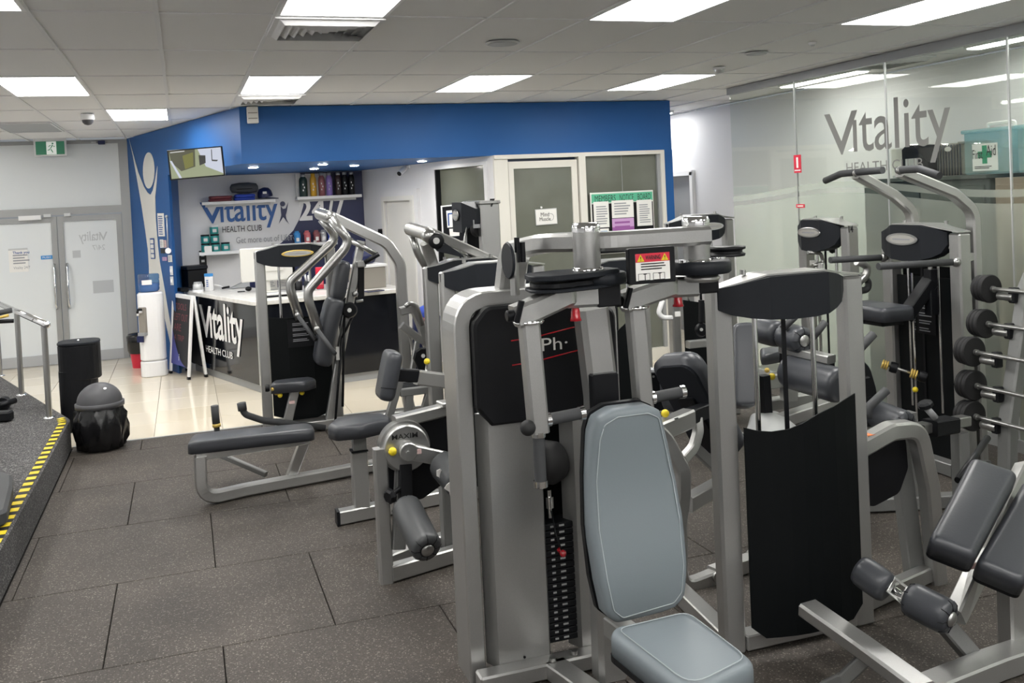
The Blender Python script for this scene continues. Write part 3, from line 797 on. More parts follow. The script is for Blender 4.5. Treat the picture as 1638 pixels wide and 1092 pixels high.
def knob(c, root, r=.022, m='yellow', stem=None):
    b = MB(); b.ball(c, r); o = b.build('pull_knob', m, root)
    if stem: q = MB(); q.cyl(c, stem, .009, 8); q.build('knob_stem', 'chrome', o)
    return o
def roller(a, b_, r, root, name='roller_pad', m='roller_vinyl', pleats=True, cap=True):
    a, b_ = Vector(a), Vector(b_); L = (b_ - a).length; ax = (b_ - a).normalized()
    q = MB(); q.lathe([(r*.62, 0), (r*.86, .006), (r*.97, .022), (r, .045), (r, L - .045), (r*.97, L - .022), (r*.86, L - .006), (r*.62, L)], a, ax, 24); o = q.build(name, m, root)
    if cap:
        for (p, d) in ((a, -ax), (b_, ax)):
            q = MB(); q.lathe([(r*.42, -.004), (r*.42, .004), (r*.34, .010), (r*.12, .013)], p, d, 18); q.build('end_cap', 'steel', o)
        if pleats:
            x = ax.orthogonal().normalized(); y = ax.cross(x)
            for (p, d) in ((b_, ax), (a, -ax)):
                q = MB()
                q.add([p + d*.0005 + (x*math.cos(2*PI*k/16) + y*math.sin(2*PI*k/16))*r*.5 for k in range(16)], [tuple(range(16))])
                for k in range(8):
                    an = 2*PI*k/8; dr = x*math.cos(an) + y*math.sin(an)
                    q.tube([p + dr*r*.5 + d*.002, p + dr*r*.84 - d*.004, p + dr*r*.985 - d*.022], .0022, 0, 5)
                q.build('pleat_seam', 'black', o)
    return o
def bolts(mb, pts, axis, r=.012, t=.01):
    ax = Vector(axis)
    for p in pts: mb.cyl(Vector(p), Vector(p) + ax*t, r, 6)
    return mb

# ---------------------------------------------------------------- the pec fly machine right in front
TY = 3.92
pf = thing('pec_fly_machine', 'large silver pec fly machine with pale grey backrest, red bells and WARNING plate', 'gym machine', (1.45, 3.95, 0))
# outer loop of the tower: two uprights and a rounded top, one bent tube
loop = [(1.105, TY+.12, 0), (1.105, TY+.12, 1.655), (1.80, TY+.12, 1.655), (1.80, TY+.12, 0)]
b = MB(); b.sweep(loop, [(-.03, -.105), (.03, -.105), (.036, -.095), (.036, .095), (.03, .105), (-.03, .105), (-.036, .095), (-.036, -.095)], (0, 1, 0), .13, n=8); b.build('tower_frame', 'silver', pf)
b = MB(); b.plate(round_poly([(1.14, 1.20), (1.20, 1.12), (1.74, 1.12), (1.80, 1.24), (1.80, 1.56), (1.72, 1.63), (1.20, 1.63), (1.14, 1.56)], [.01, .01, .01, .02, .06, .06, .06, .06]), .10, (0, TY+.05, 0), (1, 0, 0), (0, 0, 1), bev=.012)
cv = b.build('upper_cover', 'black', pf)
b = MB()
for zz in (1.49, 1.385):
    b.tube([(1.30, TY-.053, zz-.012), (1.40, TY-.053, zz-.008), (1.52, TY-.053, zz+.01), (1.66, TY-.053, zz+.03)], .0035, .05, 6)
b.build('red_stripe', 'red', cv)
text('lettering', 'Ph\u00b7', (1.44, TY-.052, 1.42), (1, 0, 0), (0, 0, 1), .12, .055, 'paper', cv)
for (x0, x1, z0) in ((1.155, 1.435, .06), (1.545, 1.765, .07)):
    b = MB(); b.plate([(x0, TY+.06), (x0+.035, TY-.02), (x1-.012, TY-.02), (x1, TY+.0), (x1, TY+.06)], 1.16 - z0, (0, 0, z0), (1, 0, 0), (0, 1, 0)); o = b.build('shroud_panel', 'silver', pf)
    q = MB(); bolts(q, [(x0+.15, TY-.02, z0+.03)], (0, -1, 0), .006, .004); q.build('screw', 'black', o)
b = MB(); b.box((1.49, TY+.16, .62), (.58, .012, 1.1)); b.build('rear_guard', 'shroud', pf)
for k in range(18):
    b = MB(); b.box((1.49, TY+.06, .125 + .0295*k), (.30, .11, .0268), bev=.003); o = b.build('weight_plate', 'black', pf)
    q = MB(); q.box((1.47, TY+.0035, .128 + .0295*k), (.016, .002, .008)); q.build('plate_number', 'alu', o)
    q = MB(); q.box((1.515, TY+.0035, .128 + .0295*k), (.024, .002, .008)); q.build('plate_number', 'alu', o)
b = MB(); b.cyl((1.48, TY+.05, .655), (1.48, TY+.05, .78), .011, 12); b.cyl((1.48, TY+.05, .70), (1.48, TY+.05, .75), .02, 12); b.build('stack_stem', 'chrome', pf)
b = MB(); b.lathe([(.04, -.06), (.085, -.05), (.10, 0), (.085, .05), (.04, .06)], (1.49, TY+.06, .90), (1, .3, 0), 22); b.build('pulley', 'black_rubber', pf)
b = MB(); b.cyl((1.49, TY-.02, .53), (1.49, TY-.06, .53), .012, 10); b.ball((1.49, TY-.065, .53), .016, 10, 6); b.build('selector_pin', 'red', pf)
b = MB(); b.tube([(1.49, TY-.06, .53), (1.475, TY-.03, .60), (1.48, TY+.03, .69)], .004, .05, 6); b.build('pin_cord', 'black', pf)
b = MB(); b.box((1.45, TY-.06, .045), (.74, .09, .07), bev=.008); b.build('base_rail', 'silver', pf)
b = MB(); b.bar([(1.42, TY-.08, .045), (1.66, 2.75, .045)], .10, .07); b.build('base_rail', 'silver', pf)
for q in ((1.41, TY-.09, .082), (1.52, TY-.07, .082)):
    b = MB(); bolts(b, [q], (0, 0, 1), .016, .016); b.build('base_bolt', 'steel', pf)
# upright that carries backrest and seat
b = MB(); b.bar([(1.60, 3.66, .06), (1.60, 3.62, 1.25), (1.57, 3.62, 1.62)], .13, .11, ref=(0, 1, 0), r=.25, c=.02); b.build('upright', 'silver', pf)
b = MB(); b.box((1.585, 3.555, 1.24), (.115, .05, .24), bev=.006); b.build('slide_sleeve', 'black', pf)
# backrest, waisted pad
bk_out = [(1.455, 1.235), (1.52, 1.262), (1.67, 1.262), (1.725, 1.235), (1.765, 1.10), (1.80, .95), (1.815, .80), (1.81, .60), (1.795, .49), (1.755, .45), (1.50, .43), (1.455, .47), (1.43, .60), (1.415, .80), (1.42, 1.0), (1.435, 1.17)]
def dip(u_, v_): return .022*math.sin((v_ - .45)/.8*2*PI + .7)
bo = round_poly([(x, z) for x, z in bk_out], .03, 3)
b = MB(); b.cushion(bo, .085, (0, 3.42, 0), (1, 0, 0), (0, 0, 1), r=.03, crown=.01, bend=dip); bp_ = b.build('backrest', 'vinyl_light', pf)
b = MB(); b.plate([(1.615 + (x-1.615)*1.02, .85 + (z-.85)*1.012) for x, z in bo], .03, (0, 3.447, 0), (1, 0, 0), (0, 0, 1)); b.build('backing_board', 'black', bp_)
b = MB()
sm_ = []
for k, (x, z) in enumerate(bo):
    X_ = 1.615 + (x-1.615)*.86; Z_ = .85 + (z-.85)*.93; sm_.append((X_, 3.42 - .085 - dip(X_, Z_) - .0035, Z_))
sm_.append(sm_[0]); b.tube(sm_, .0022, 0, 5); b.build('stitching', 'thread', bp_)
b = MB(); b.box((1.60, 3.50, .95), (.09, .10, .35), bev=.005); b.build('backrest_bracket', 'black', pf)
# seat
so = round_poly([(1.37, 3.15), (1.72, 3.17), (1.73, 2.72), (1.42, 2.62)], [.05, .06, .08, .08], 5)
b = MB(); b.cushion(so, .085, (0, 0, .43), (1, 0, 0), (0, 1, 0), r=.03, crown=.012); st = b.build('seat', 'vinyl_light', pf)
b = MB(); b.plate([(1.56 + (x-1.56)*1.012, 2.92 + (y-2.92)*1.012) for x, y in so], .022, (0, 0, .408), (1, 0, 0), (0, 1, 0)); b.build('seat_board', 'black', st)
b = MB(); b.tube([(1.56 + (x-1.56)*.84, 2.92 + (y-2.92)*.86, .5235) for x, y in so + so[:1]], .0022, 0, 5); b.build('stitching', 'thread', st)
b = MB(); b.bar([(1.60, 3.60, .30), (1.57, 2.98, .39)], .09, .08); b.build('seat_arm', 'silver', pf)
b = MB(); b.bar([(1.57, 3.0, .41), (1.60, 3.05, .06)], .08, .08, ref=(0, 1, 0)); b.build('seat_post', 'silver', pf)
# overhead boom with two pivots
PL, PR, PY = 1.495, 1.985, 3.46
b = MB(); b.bar([(1.36, TY+.12, 1.66), (1.37, TY+.05, 1.86), (1.42, 3.66, 1.90), (1.60, PY, 1.90), (2.02, PY, 1.90)], .13, .075, r=.12, c=.014); b.build('boom', 'silver', pf)
for x in (PL, PR):
    b = MB(); b.lathe([(.052, 1.80), (.054, 1.81), (.054, 1.945)], (x, PY, 0), seg=28); o = b.build('pivot_barrel', 'silver', pf)
    q = MB(); q.lathe([(.056, 1.943), (.057, 1.962), (.050, 1.978), (.02, 1.98)], (x, PY, 0), seg=28); q.build('barrel_cap', 'chrome', o)
    q = MB(); q.lathe([(.062, 1.79), (.062, 1.802), (.05, 1.806)], (x, PY, 0), seg=24); q.build('washer', 'chrome', o)
# cams (flat discs) with belts
b = MB(); b.plate(round_poly([(1.215, 3.36), (1.24, 3.50), (1.40, 3.56), (1.60, 3.53), (1.62, 3.40), (1.48, 3.33), (1.30, 3.29)], .06), .022, (0, 0, 1.772), (1, 0, 0), (0, 1, 0), bev=.004); cm = b.build('cam', 'charcoal', pf)
b = MB(); b.plate(round_poly([(1.235, 3.37), (1.255, 3.485), (1.40, 3.54), (1.56, 3.50), (1.48, 3.36), (1.30, 3.31)], .05), .016, (0, 0, 1.745), (1, 0, 0), (0, 1, 0)); b.build('belt_groove', 'black', cm)
b = MB(); b.plate(round_poly([(1.215, 3.36), (1.24, 3.50), (1.40, 3.56), (1.60, 3.53), (1.62, 3.40), (1.48, 3.33), (1.30, 3.29)], .06), .012, (0, 0, 1.728), (1, 0, 0), (0, 1, 0), bev=.003); b.build('cam_plate', 'charcoal', cm)
b = MB(); b.lathe([(.105, 1.735), (.115, 1.742), (.115, 1.772), (.105, 1.78)], (1.54, PY, 0), seg=28); b.build('pivot_disc', 'charcoal', pf)
b = MB(); b.lathe([(.12, 1.745), (.128, 1.752), (.128, 1.79), (.12, 1.797)], (PR+.01, PY, 0), seg=28); rd = b.build('pivot_disc', 'charcoal', pf)
for q in ((PR-.085, PY-.04, 1.795), (PR+.10, PY-.02, 1.795)):
    b = MB(); bolts(b, [q], (0, 0, 1), .022, .012); b.build('disc_bolt', 'chrome', rd)
b = MB(); b.lathe([(.08, 1.80), (.083, 1.81), (.07, 1.815), (.07, 1.825), (.083, 1.83), (.083, 1.84), (.02, 1.842)], (2.17, PY+.08, 0), seg=24); b.build('cam', 'black', pf)
for x in (PL+.02, PR+.02):
    b = MB(); b.lathe([(.065, 1.71), (.075, 1.725), (.06, 1.74)], (x, PY, 0), seg=24); b.build('bearing', 'steel', pf)
# upright brush-like spring post at the left cam
b = MB(); b.bar([(1.245, 3.62, 1.70), (1.245, 3.62, 1.87)], .035, .03); tn = b.build('tensioner', 'silver', pf)
b = MB(); b.lathe([(.07, -.006), (.075, 0), (.07, .006)], (1.222, 3.62, 1.84), (1, 0, 0), 22); b.build('idler_pulley', 'charcoal', tn)
for (xa, zt_) in ((1.262, 1.93), (1.285, 1.91)):
    b = MB(); b.cyl((xa, 3.62, 1.83), (xa, 3.62, zt_), .011, 10); b.build('tension_bolt', 'black', tn)
# swing arms
def swing(x0, x1, nm, dy=0.0):
    S_ = Matrix.Translation((0, dy, 0)); MB_ = lambda: MB(S_)
    a = MB_(); a.bar([(x0, 3.38, 1.645), (x0 + .07, 3.38, 1.665), (x0 + .22, 3.40, 1.712 + nm*1.5), (x1 - .14, 3.42, 1.70 + nm), (x1, 3.43, 1.695 + nm)], .09, .085, r=.15, c=.012); ar = a.build('swing_arm', 'silver', pf)
    a = MB_(); a.box((x1 + .045, 3.43, 1.695), (.10, .095, .09), bev=.006); a.build('end_sleeve', 'black', ar)
    a = MB_(); a.lathe([(.014, 0), (.018, -.015), (.019, -.036), (.024, -.05), (.014, -.052)], (x1 - .09, 3.41, 1.655), seg=16); a.build('pull_bell', 'red', ar)
    a = MB_(); a.cyl((x0 - .035, 3.37, 1.65), (x0 + .03, 3.37, 1.655), .022, 12, .004); a.bar([(x0 - .01, 3.33, 1.63), (x0 + .01, 3.32, 1.71)], .022, .02, ref=(0, 1, 0)); a.build('lever', 'black', ar)
    hx = x0 + .055
    a = MB_(); a.lathe([(.055, 1.615), (.06, 1.625), (.03, 1.635), (.03, 1.66)], (hx, 3.38, 0), seg=20); a.build('swivel', 'chrome', ar)
    a = MB_(); a.bar([(hx, 3.38, 1.625), (hx + .02, 3.38, 1.20)], .072, .07, ref=(0, 1, 0), c=.01); hg = a.build('hanging_arm', 'silver', pf)
    a = MB_(); a.cyl((hx + .045, 3.37, 1.245), (hx + .20, 3.37, 1.255), .023, 16); g = a.build('handle', 'grip', hg)
    for (xa, xb) in ((.048, .065), (.185, .205)):
        a = MB_(); a.cyl((hx + xa, 3.37, 1.243 + .06*xa), (hx + xb, 3.37, 1.243 + .06*xb), .027, 16); a.build('end_ring', 'chrome', g)
    a = MB_(); a.cyl((hx + .015, 3.37, 1.19), (hx + .015, 3.37, 1.01), .023, 16); g = a.build('handle', 'grip', hg)
    for (za, zb_) in ((1.205, 1.185), (1.02, .995)):
        a = MB_(); a.cyl((hx + .015, 3.37, za), (hx + .015, 3.37, zb_), .027, 16); a.build('end_ring', 'chrome', g)
    a = MB_(); a.ball((hx - .04, 3.33, 1.235), .03, 14, 8); a.build('ball_knob', 'black_rubber', hg)
swing(1.155, 1.505, 0); swing(1.665, 2.025, -.012, .135)
# warning plate
WX, WZ = at(1041, 424, Y=3.30).x - 1.775*.97, at(1041, 424, Y=3.30).z - 1.80*.97
WM = Matrix.Translation((WX, 3.30 - 3.40*.97, WZ)) @ Matrix.Scale(.97, 4)
b = MB(WM); b.box((1.775, 3.40, 1.80), (.205, .03, .142), bev=.004); wp = b.build('warning_plate', 'black', pf)
sy_ = 3.3835
b = MB(WM); b.box((1.775, sy_, 1.795), (.150, .002, .104)); wl = b.build('warning_label', 'paper', wp)
b = MB(WM); b.box((1.775, sy_-.0015, 1.832), (.150, .001, .034)); b.build('label_band', 'red_sign', wp)
for x in (1.722, 1.828):
    b = MB(WM); b.plate([(-.016, 0), (.016, 0), (0, .028)], .001, (x, sy_-.002, 1.818), (1, 0, 0), (0, 0, 1)); b.build('triangle', 'yellow', wp)
    text('lettering', '!', WM @ Vector((x-.002, sy_-.003, 1.821)), (1, 0, 0), (0, 0, 1), .004, .016, 'ink', wp, .001)
text('lettering', 'WARNING', WM @ Vector((1.743, sy_-.002, 1.824)), (1, 0, 0), (0, 0, 1), .064, .017, 'ink', wp, .001, .03)
lines('print', WM @ Vector((1.722, sy_-.0015, 1.782)), (1, 0, 0), (0, 0, 1), .11, .03, 3, 'ink', wp)
for x in (1.735, 1.80):
    b = MB(WM)
    for (cx_, cz_, sx_, sz_) in ((x, 1.770, .05, .0015), (x, 1.744, .05, .0015), (x-.025, 1.757, .0015, .026), (x+.025, 1.757, .0015, .026), (x+.004, 1.757, .003, .024), (x+.004, 1.768, .014, .003)):
        b.box((cx_, sy_-.002, cz_), (sx_, .001, sz_))
    b.build('diagram', 'ink', wp)

# ---------------------------------------------------------------- the tower on the right with black shroud (leg press station)
lc = thing('weight_tower_machine', 'silver weight tower with tall black shroud and bent leg frame beside pale backrest', 'gym machine', (2.6, 3.72, 0))
sh = [(0, 1.03), (.1, 1.012), (.2, 1.005), (.33, 1.01), (.45, 1.03), (.58, 1.06), (.75, 1.08), (.88, 1.10), (1, 1.115)]
tower(Fr(2.235, 3.66), .70, .13, 1.69, lc, hz=.19, shroud=sh, pw=.105, rod_z0=.5)
b = MB(); b.bar([(3.0, 3.80, .80), (3.22, 3.82, .86), (3.42, 3.86, .84), (3.52, 3.90, .52), (3.585, 3.94, .0)], .085, .085, ref=(0, 1, 0), r=.14, c=.012); b.build('bent_frame', 'silver', lc)
b = MB(); b.plate(round_poly([(3.0, .80), (3.41, .80), (3.42, .62), (3.36, .50), (3.2, .455), (3.0, .52)], .06), .03, (0, 3.96, 0), (1, 0, 0), (0, 0, 1)); b.build('cam_guard', 'black', lc)
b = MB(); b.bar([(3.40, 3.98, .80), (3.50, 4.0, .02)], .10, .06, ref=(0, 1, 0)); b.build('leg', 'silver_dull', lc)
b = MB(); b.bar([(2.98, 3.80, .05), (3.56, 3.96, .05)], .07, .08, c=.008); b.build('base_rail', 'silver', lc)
b = MB(); b.box((3.10, 3.80, .866), (.09, .05, .003)); b.build('caution_label', 'sign_orange', lc)
b = MB(); b.bar([(2.23, 3.70, .045), (2.30, 4.42, .045)], .085, .08); b.build('base_rail', 'silver', lc)

# ---------------------------------------------------------------- leg extension with the round disc
le = thing('leg_extension_machine', 'leg extension machine with round silver disc lettered MAXIM and hanging roller', 'gym machine', (1.1, 5.2, 0))
b = MB(); b.bar([(.957, 5.20, .0), (.957, 5.20, .745)], .075, .075, ref=(0, 1, 0), c=.01); b.build('upright', 'silver', le)
b = MB(); b.bar([(1.06, 5.27, .862), (1.52, 5.34, .90)], .075, .07, c=.01); b.build('top_rail', 'silver', le)
b = MB(); b.box((1.36, 5.30, .925), (.06, .10, .03), rz=.15, bev=.006); b.build('rail_clamp', 'silver', le)
b = MB(); b.bar([(.98, 5.19, .05), (1.50, 5.34, .05)], .07, .09, c=.008); b.build('base_rail', 'silver', le)
b = MB(); b.box((1.385, 5.42, .34), (.085, .10, .68), bev=.008); b.build('rear_post', 'silver_dull', le)
b = MB(); b.bar([(.95, 5.35, .05), (1.50, 5.62, .05)], .07, .08, c=.008); b.build('base_rail', 'silver', le)
b = MB(); b.cyl((1.10, 5.16, .735), (1.10, 5.22, .735), .128, 40, .008); dc = b.build('pivot_disc', 'silver', le)
text('lettering', 'MAXIM', (1.02, 5.1595, .79), (1, 0, .0), (0, 0, 1), .145, .028, 'ink', dc, .0015, .012)
b = MB(); b.lathe([(.142, -.04), (.142, .035), (.12, .04)], (1.10, 5.24, .735), (0, 1, 0), 36); b.build('disc_rim', 'steel', dc)
b = MB(); b.plate(round_poly([(1.06, .86), (1.46, .86), (1.46, .62), (1.38, .50), (1.2, .40), (1.02, .42), (1.0, .6)], .06), .025, (0, 5.31, 0), (1, 0, 0), (0, 0, 1)); b.build('cam_guard', 'black', le)
b = MB(); b.bar([(1.10, 5.13, .725), (1.36, 5.16, .63)], .03, .085, ref=(.35, 0, .94), c=.01); am = b.build('lever_arm', 'silver', le)
b = MB(); b.cyl((1.10, 5.105, .725), (1.10, 5.15, .725), .052, 24, .006); b.cyl((1.095, 5.095, .722), (1.095, 5.11, .722), .012, 10); b.build('hub', 'silver', am)
b = MB(); b.box((1.145, 5.108, .722), (.05, .004, .026)); b.build('label', 'pale_pink', am)
knob((1.015, 5.13, .735), le, .024, 'yellow', (1.015, 5.17, .735))
# thigh roller at the right, patched and torn
roller(at(708, 742, Y=5.12), at(738, 775, Y=4.85), .085, le, 'thigh_roller', 'roller_vinyl')
b = MB(); q = at(698, 752, Y=4.945); b.plate(round_poly([(0, 0), (.02, .01), (.035, -.005), (.03, -.03), (.045, -.05), (.03, -.06), (.02, -.035), (.005, -.03)], .004), .004, q, (1, 0, -.2), (.2, 0, 1)); b.build('torn_patch', 'paper', le)
b = MB(); q = at(714, 775, Y=4.83); b.plate(round_poly([(0, 0), (.02, .02), (.035, .0), (.03, -.03), (.045, -.06), (.03, -.06), (.02, -.035), (-.01, -.02)], .004), .004, q, (1, 0, -.2), (.2, 0, 1)); b.build('torn_patch', 'paper', le)
b = MB(); b.bar([(1.08, 5.22, .62), (1.03, 5.18, .18)], .075, .05, ref=(0, 1, 0), c=.008); b.build('shin_lever', 'silver_dull', le)
b = MB(); b.bar([(1.09, 5.2, .64), (1.075, 5.16, .42)], .07, .09, ref=(0, 1, 0)); b.build('adjuster_block', 'black', le)
b = MB(); b.lathe([(.03, 0), (.042, .01), (.042, .03), (.03, .04)], (1.0, 5.11, .505), (-.8, -.5, -.1), 8, False); b.tube([(1.0, 5.12, .505), (1.07, 5.16, .53)], .014, 0, 8); b.build('star_knob', 'black', le)
b = MB(); b.tube([(1.07, 5.16, .44), (1.09, 5.06, .40)], .022, 0, 10); b.build('roller_axle', 'black', le)
roller(at(648, 808, Y=5.06), at(684, 880, Y=4.72), .082, le)

# ---------------------------------------------------------------- bottom right: leg curl bench with rollers
cb = thing('leg_curl_bench', 'leg curl bench with split dark pads, two shin rollers and silver beam at bottom right', 'gym machine', (3.1, 3.2, 0))
fr_ = MB(); fr_.bar([at(1292, 972, Y=3.42), at(1378, 1032, Y=3.12), at(1478, 1105, Y=2.78)], .10, .06, c=.01); bm_ = fr_.build('foot_beam', 'silver', cb)
b = MB(); b.bar([at(1384, 1040, Y=3.10) + Vector((0, 0, -.03)), at(1350, 1085, Y=3.16), at(1318, 1100, Y=3.24)], .05, .05, r=.03); b.build('beam_foot', 'silver_dull', cb)
b = MB(); b.bar([at(1470, 1110, Z=.05), at(1590, 1062, Z=.05), at(1655, 1040, Z=.05)], .12, .09, c=.008); b.build('base_rail', 'silver', cb)
b = MB(); b.bar([at(1500, 985, Y=3.22), at(1575, 1072, Y=3.16)], .07, .075, ref=(0, 1, 0), c=.008); b.build('strut', 'silver_dull', cb)
b = MB(); b.bar([at(1528, 985, Y=3.15), at(1575, 888, Y=3.25), at(1608, 815, Y=3.38), at(1640, 750, Y=3.5)], .085, .07, ref=(1, 0, .6), c=.008); b.build('pad_beam', 'silver', cb)
b = MB(); b.box(at(1557, 905, Y=3.16), (.05, .01, .02)); b.build('label', 'pale_pink', cb)
b = MB(); b.bar([at(1618, 925, Y=3.2), at(1622, 1052, Y=3.2)], .10, .09, ref=(0, 1, 0), c=.01); b.build('post', 'silver', cb)
def slab(name, c0, c1, c2, c3, t, m, root, r=.03, rad=.05, board=True):
    """pad whose front face has the four given corners (in order round), thickness t behind the face"""
    c0, c1, c2, c3 = map(Vector, (c0, c1, c2, c3)); o = (c0+c1+c2+c3)/4
    u = ((c1 - c0) + (c2 - c3)).normalized(); nn = u.cross((c3 - c0) + (c2 - c1)).normalized(); v = nn.cross(u)
    pts = [((p - o).dot(u), (p - o).dot(v)) for p in (c0, c1, c2, c3)]
    if nn.dot(EYE - o) < 0:
        nn = -nn; v = -v; pts = [(x, -y) for x, y in pts]
    pl = round_poly(pts, rad, 5)
    b = MB(); b.cushion(pl, t, o - nn*t, u, v, r=r, crown=.005); ob = b.build(name, m, root)
    if board:
        b = MB(); b.plate([(x*.98, y*.98) for x, y in pl], .02, o - nn*(t + .02), u, v); b.build('board', 'black', ob)
    return ob
slab('thigh_pad', at(1486, 858, Y=3.10), at(1560, 888, Y=2.98), at(1632, 752, Y=3.28), at(1556, 728, Y=3.42), .09, 'vinyl_dark', cb, rad=.035)
slab('thigh_pad', at(1563, 893, Y=3.02), at(1640, 932, Y=2.9), at(1712, 790, Y=3.2), at(1638, 768, Y=3.34), .09, 'vinyl_dark', cb, rad=.035)
roller(at(1372, 908, Y=3.30), at(1422, 943, Y=3.17), .066, cb, 'shin_roller', 'vinyl_dark', cap=False)
roller(at(1452, 955, Y=3.10), at(1522, 990, Y=2.93), .070, cb, 'shin_roller', 'vinyl_dark')
b = MB(); b.cyl(at(1425, 940, Y=3.18), at(1452, 957, Y=3.1), .016, 10); b.build('axle', 'chrome', cb)
b = MB(); b.bar([at(1432, 925, Y=3.17), at(1452, 940, Y=3.12), at(1442, 962, Y=3.10), at(1421, 946, Y=3.15), at(1432, 925, Y=3.17)], .02, .008, ref=(.5, -1, .3)); b.build('axle_bracket', 'silver', cb)
b = MB(); b.tube([at(1532, 768, Y=3.5), at(1580, 700, Y=3.72)], .016, 0, 10); b.build('side_handle', 'black', cb)

# ---------------------------------------------------------------- long bench with bent tube frame, and the pivot arms above its tower
rb_ = thing('low_row_machine', 'row machine with long flat dark bench on a bent silver frame', 'gym machine', (1.0, 7.3, 0))
tower(Fr(1.86, 7.42), .66, .15, 1.60, rb_, hz=.2, shroud=[(0, 1.0), (.3, .98), (.7, 1.05), (1, 1.1)], pw=.11, rod_z0=.5)
b = MB(); b.bar([(.03, 7.10, .36), (.02, 7.10, .05), (.32, 7.20, .05), (1.90, 7.48, .05)], .085, .085, ref=(0, 1, 0) , r=.17, c=.012, n=8); b.build('bent_frame', 'silver', rb_)
b = MB(); b.bar([(-.0, 7.12, .36), (.80, 7.20, .36)], .07, .06); b.build('bench_rail', 'silver', rb_)
b = MB(); b.bar([(.66, 7.32, .05), (.78, 7.24, .36)], .07, .09, ref=(0, 1, 0)); b.build('bench_post', 'silver', rb_)
b = MB(); b.cushion(round_poly([(-.06, 7.07), (.83, 7.03), (.84, 7.25), (-.02, 7.36)], [.06, .07, .07, .08], 6), .085, (0, 0, .385), (1, 0, 0), (0, 1, 0), r=.035, crown=.012); b.build('bench_pad', 'vinyl_dark', rb_)
b = MB(); b.tube([(.17, 7.75, .2), (.165, 7.75, .42)], .022, 0, 12); pg = b.build('foot_peg', 'black', rb_)
b = MB(); b.tube([(.163, 7.75, .44), (.158, 7.75, .58)], .03, 0, 14); b.build('peg_roller', 'grip', pg)
b = MB(); b.tube([(.165, 7.75, .415), (.164, 7.75, .44)], .032, 0, 14); b.build('peg_ring', 'gold', pg)
b = MB(); b.bar([(.17, 7.75, .2), (.5, 7.5, .06)], .04, .04); b.build('peg_arm', 'silver_dull', rb_)
# pivot and arms
pv = at(672, 372, Y=7.55)
b = MB(); b.cyl(at(657, 366, Y=7.75), at(690, 376, Y=7.40), .056, 22, .008); pb = b.build('pivot_barrel', 'silver', rb_)
b = MB(); b.cyl(at(655, 366, Y=7.77), at(659, 367, Y=7.73), .052, 18); b.build('barrel_cap', 'steel', pb)
b = MB(); b.ball(at(686, 377, Y=7.38), .062, 16, 10); b.build('joint_ball', 'steel', pb)
b = MB(); b.bar([at(686, 370, Y=7.42), at(802, 422, Y=7.6), at(850, 455, Y=7.75)], .075, .10, ref=(.2, 1, 0), r=.1, c=.01); b.build('lever_beam', 'silver', rb_)
b = MB(); b.tube([at(659, 376, Y=7.75), at(668, 405, Y=7.75), at(694, 447, Y=7.8)], .032, .2, 12); b.build('swing_arm', 'steel', rb_)
b = MB(); b.bar([at(681, 388, Y=7.42), at(693, 425, Y=7.5), at(705, 450, Y=7.52)], .085, .07, ref=(0, 1, 0), r=.2, c=.012); b.build('swing_arm', 'silver', rb_)
b = MB(); b.lathe([(.055, -.015), (.065, 0), (.055, .015), (.03, .016)], at(698, 385, Y=7.33), (0, -1, 0), 22); pu = b.build('pulley', 'black', rb_)
b = MB(); b.cyl(at(698, 385, Y=7.32), at(698, 385, Y=7.29), .026, 14); b.build('pulley_hub', 'steel', pu)
b = MB(); b.plate([(p.x, p.z) for p in (at(702, 382, Y=7.36), at(740, 408, Y=7.36), at(742, 412, Y=7.36), at(700, 402, Y=7.36), at(694, 395, Y=7.36))], .03, (0, 7.38, 0), (1, 0, 0), (0, 0, 1)); b.build('cam', 'charcoal', rb_)
b = MB(); b.tube([at(704, 388, Y=7.34), at(760, 415, Y=7.5)], .006, 0, 6); b.build('cable', 'steel', rb_)
b = MB(); b.tube([at(737, 410, Y=7.5), at(727, 440, Y=7.5)], .008, 0, 6); b.build('cable', 'black', rb_)

# ---------------------------------------------------------------- seated row with chest pad
cr = thing('chest_row_machine', 'seated row machine with saddle seat, small chest pad and yellow knob, behind the leg extension', 'gym machine', (1.4, 6.35, 0))
tower(Fr(1.70, 6.30), .66, .15, 1.64, cr, hz=.2, shroud=[(0, 1.0), (.3, .98), (.7, 1.05), (1, 1.1)], pw=.10, rod_z0=.5)
b = MB(); b.bar([(.86, 6.27, .05), (1.74, 6.40, .05)], .09, .09, c=.008); b.build('base_rail', 'silver', cr)
b = MB(); b.box((.855, 6.27, .05), (.02, .095, .095)); b.build('end_cap', 'black', cr)
b = MB(); b.box((1.02, 6.30, .25), (.105, .09, .42), bev=.008); sp = b.build('seat_post', 'silver', cr)
b = MB(); b.box((1.025, 6.30, .51), (.085, .075, .16)); b.build('inner_post', 'silver_dull', sp)
b = MB(); b.box((1.02, 6.30, .465), (.11, .095, .012)); b.build('collar', 'black', sp)
knob((1.135, 6.26, .36), cr, .02, 'yellow', (1.06, 6.28, .36))
b = MB(); b.cushion(round_poly([(.82, 6.28), (.86, 6.16), (1.02, 6.14), (1.22, 6.22), (1.25, 6.32), (1.22, 6.42), (1.04, 6.48), (.88, 6.42)], .05, 5), .09, (0, 0, .575), (1, 0, 0), (0, 1, 0), r=.035, crown=.012); b.build('seat', 'vinyl_dark', cr)
c0 = at(607, 636, Y=6.22); c1 = at(634, 632, Y=6.42); c2 = at(637, 563, Y=6.42); c3 = at(617, 563, Y=6.22)
b = MB(); b.bolster(at(614, 638, Y=6.32), at(629, 561, Y=6.32), .105, .24); cp_ = b.build('chest_pad', 'vinyl_dark', cr)
b = MB(); b.tube([at(609, 620, Y=6.20), at(634, 622, Y=6.20)], .003, 0, 6); b.build('seam', 'black', cp_)
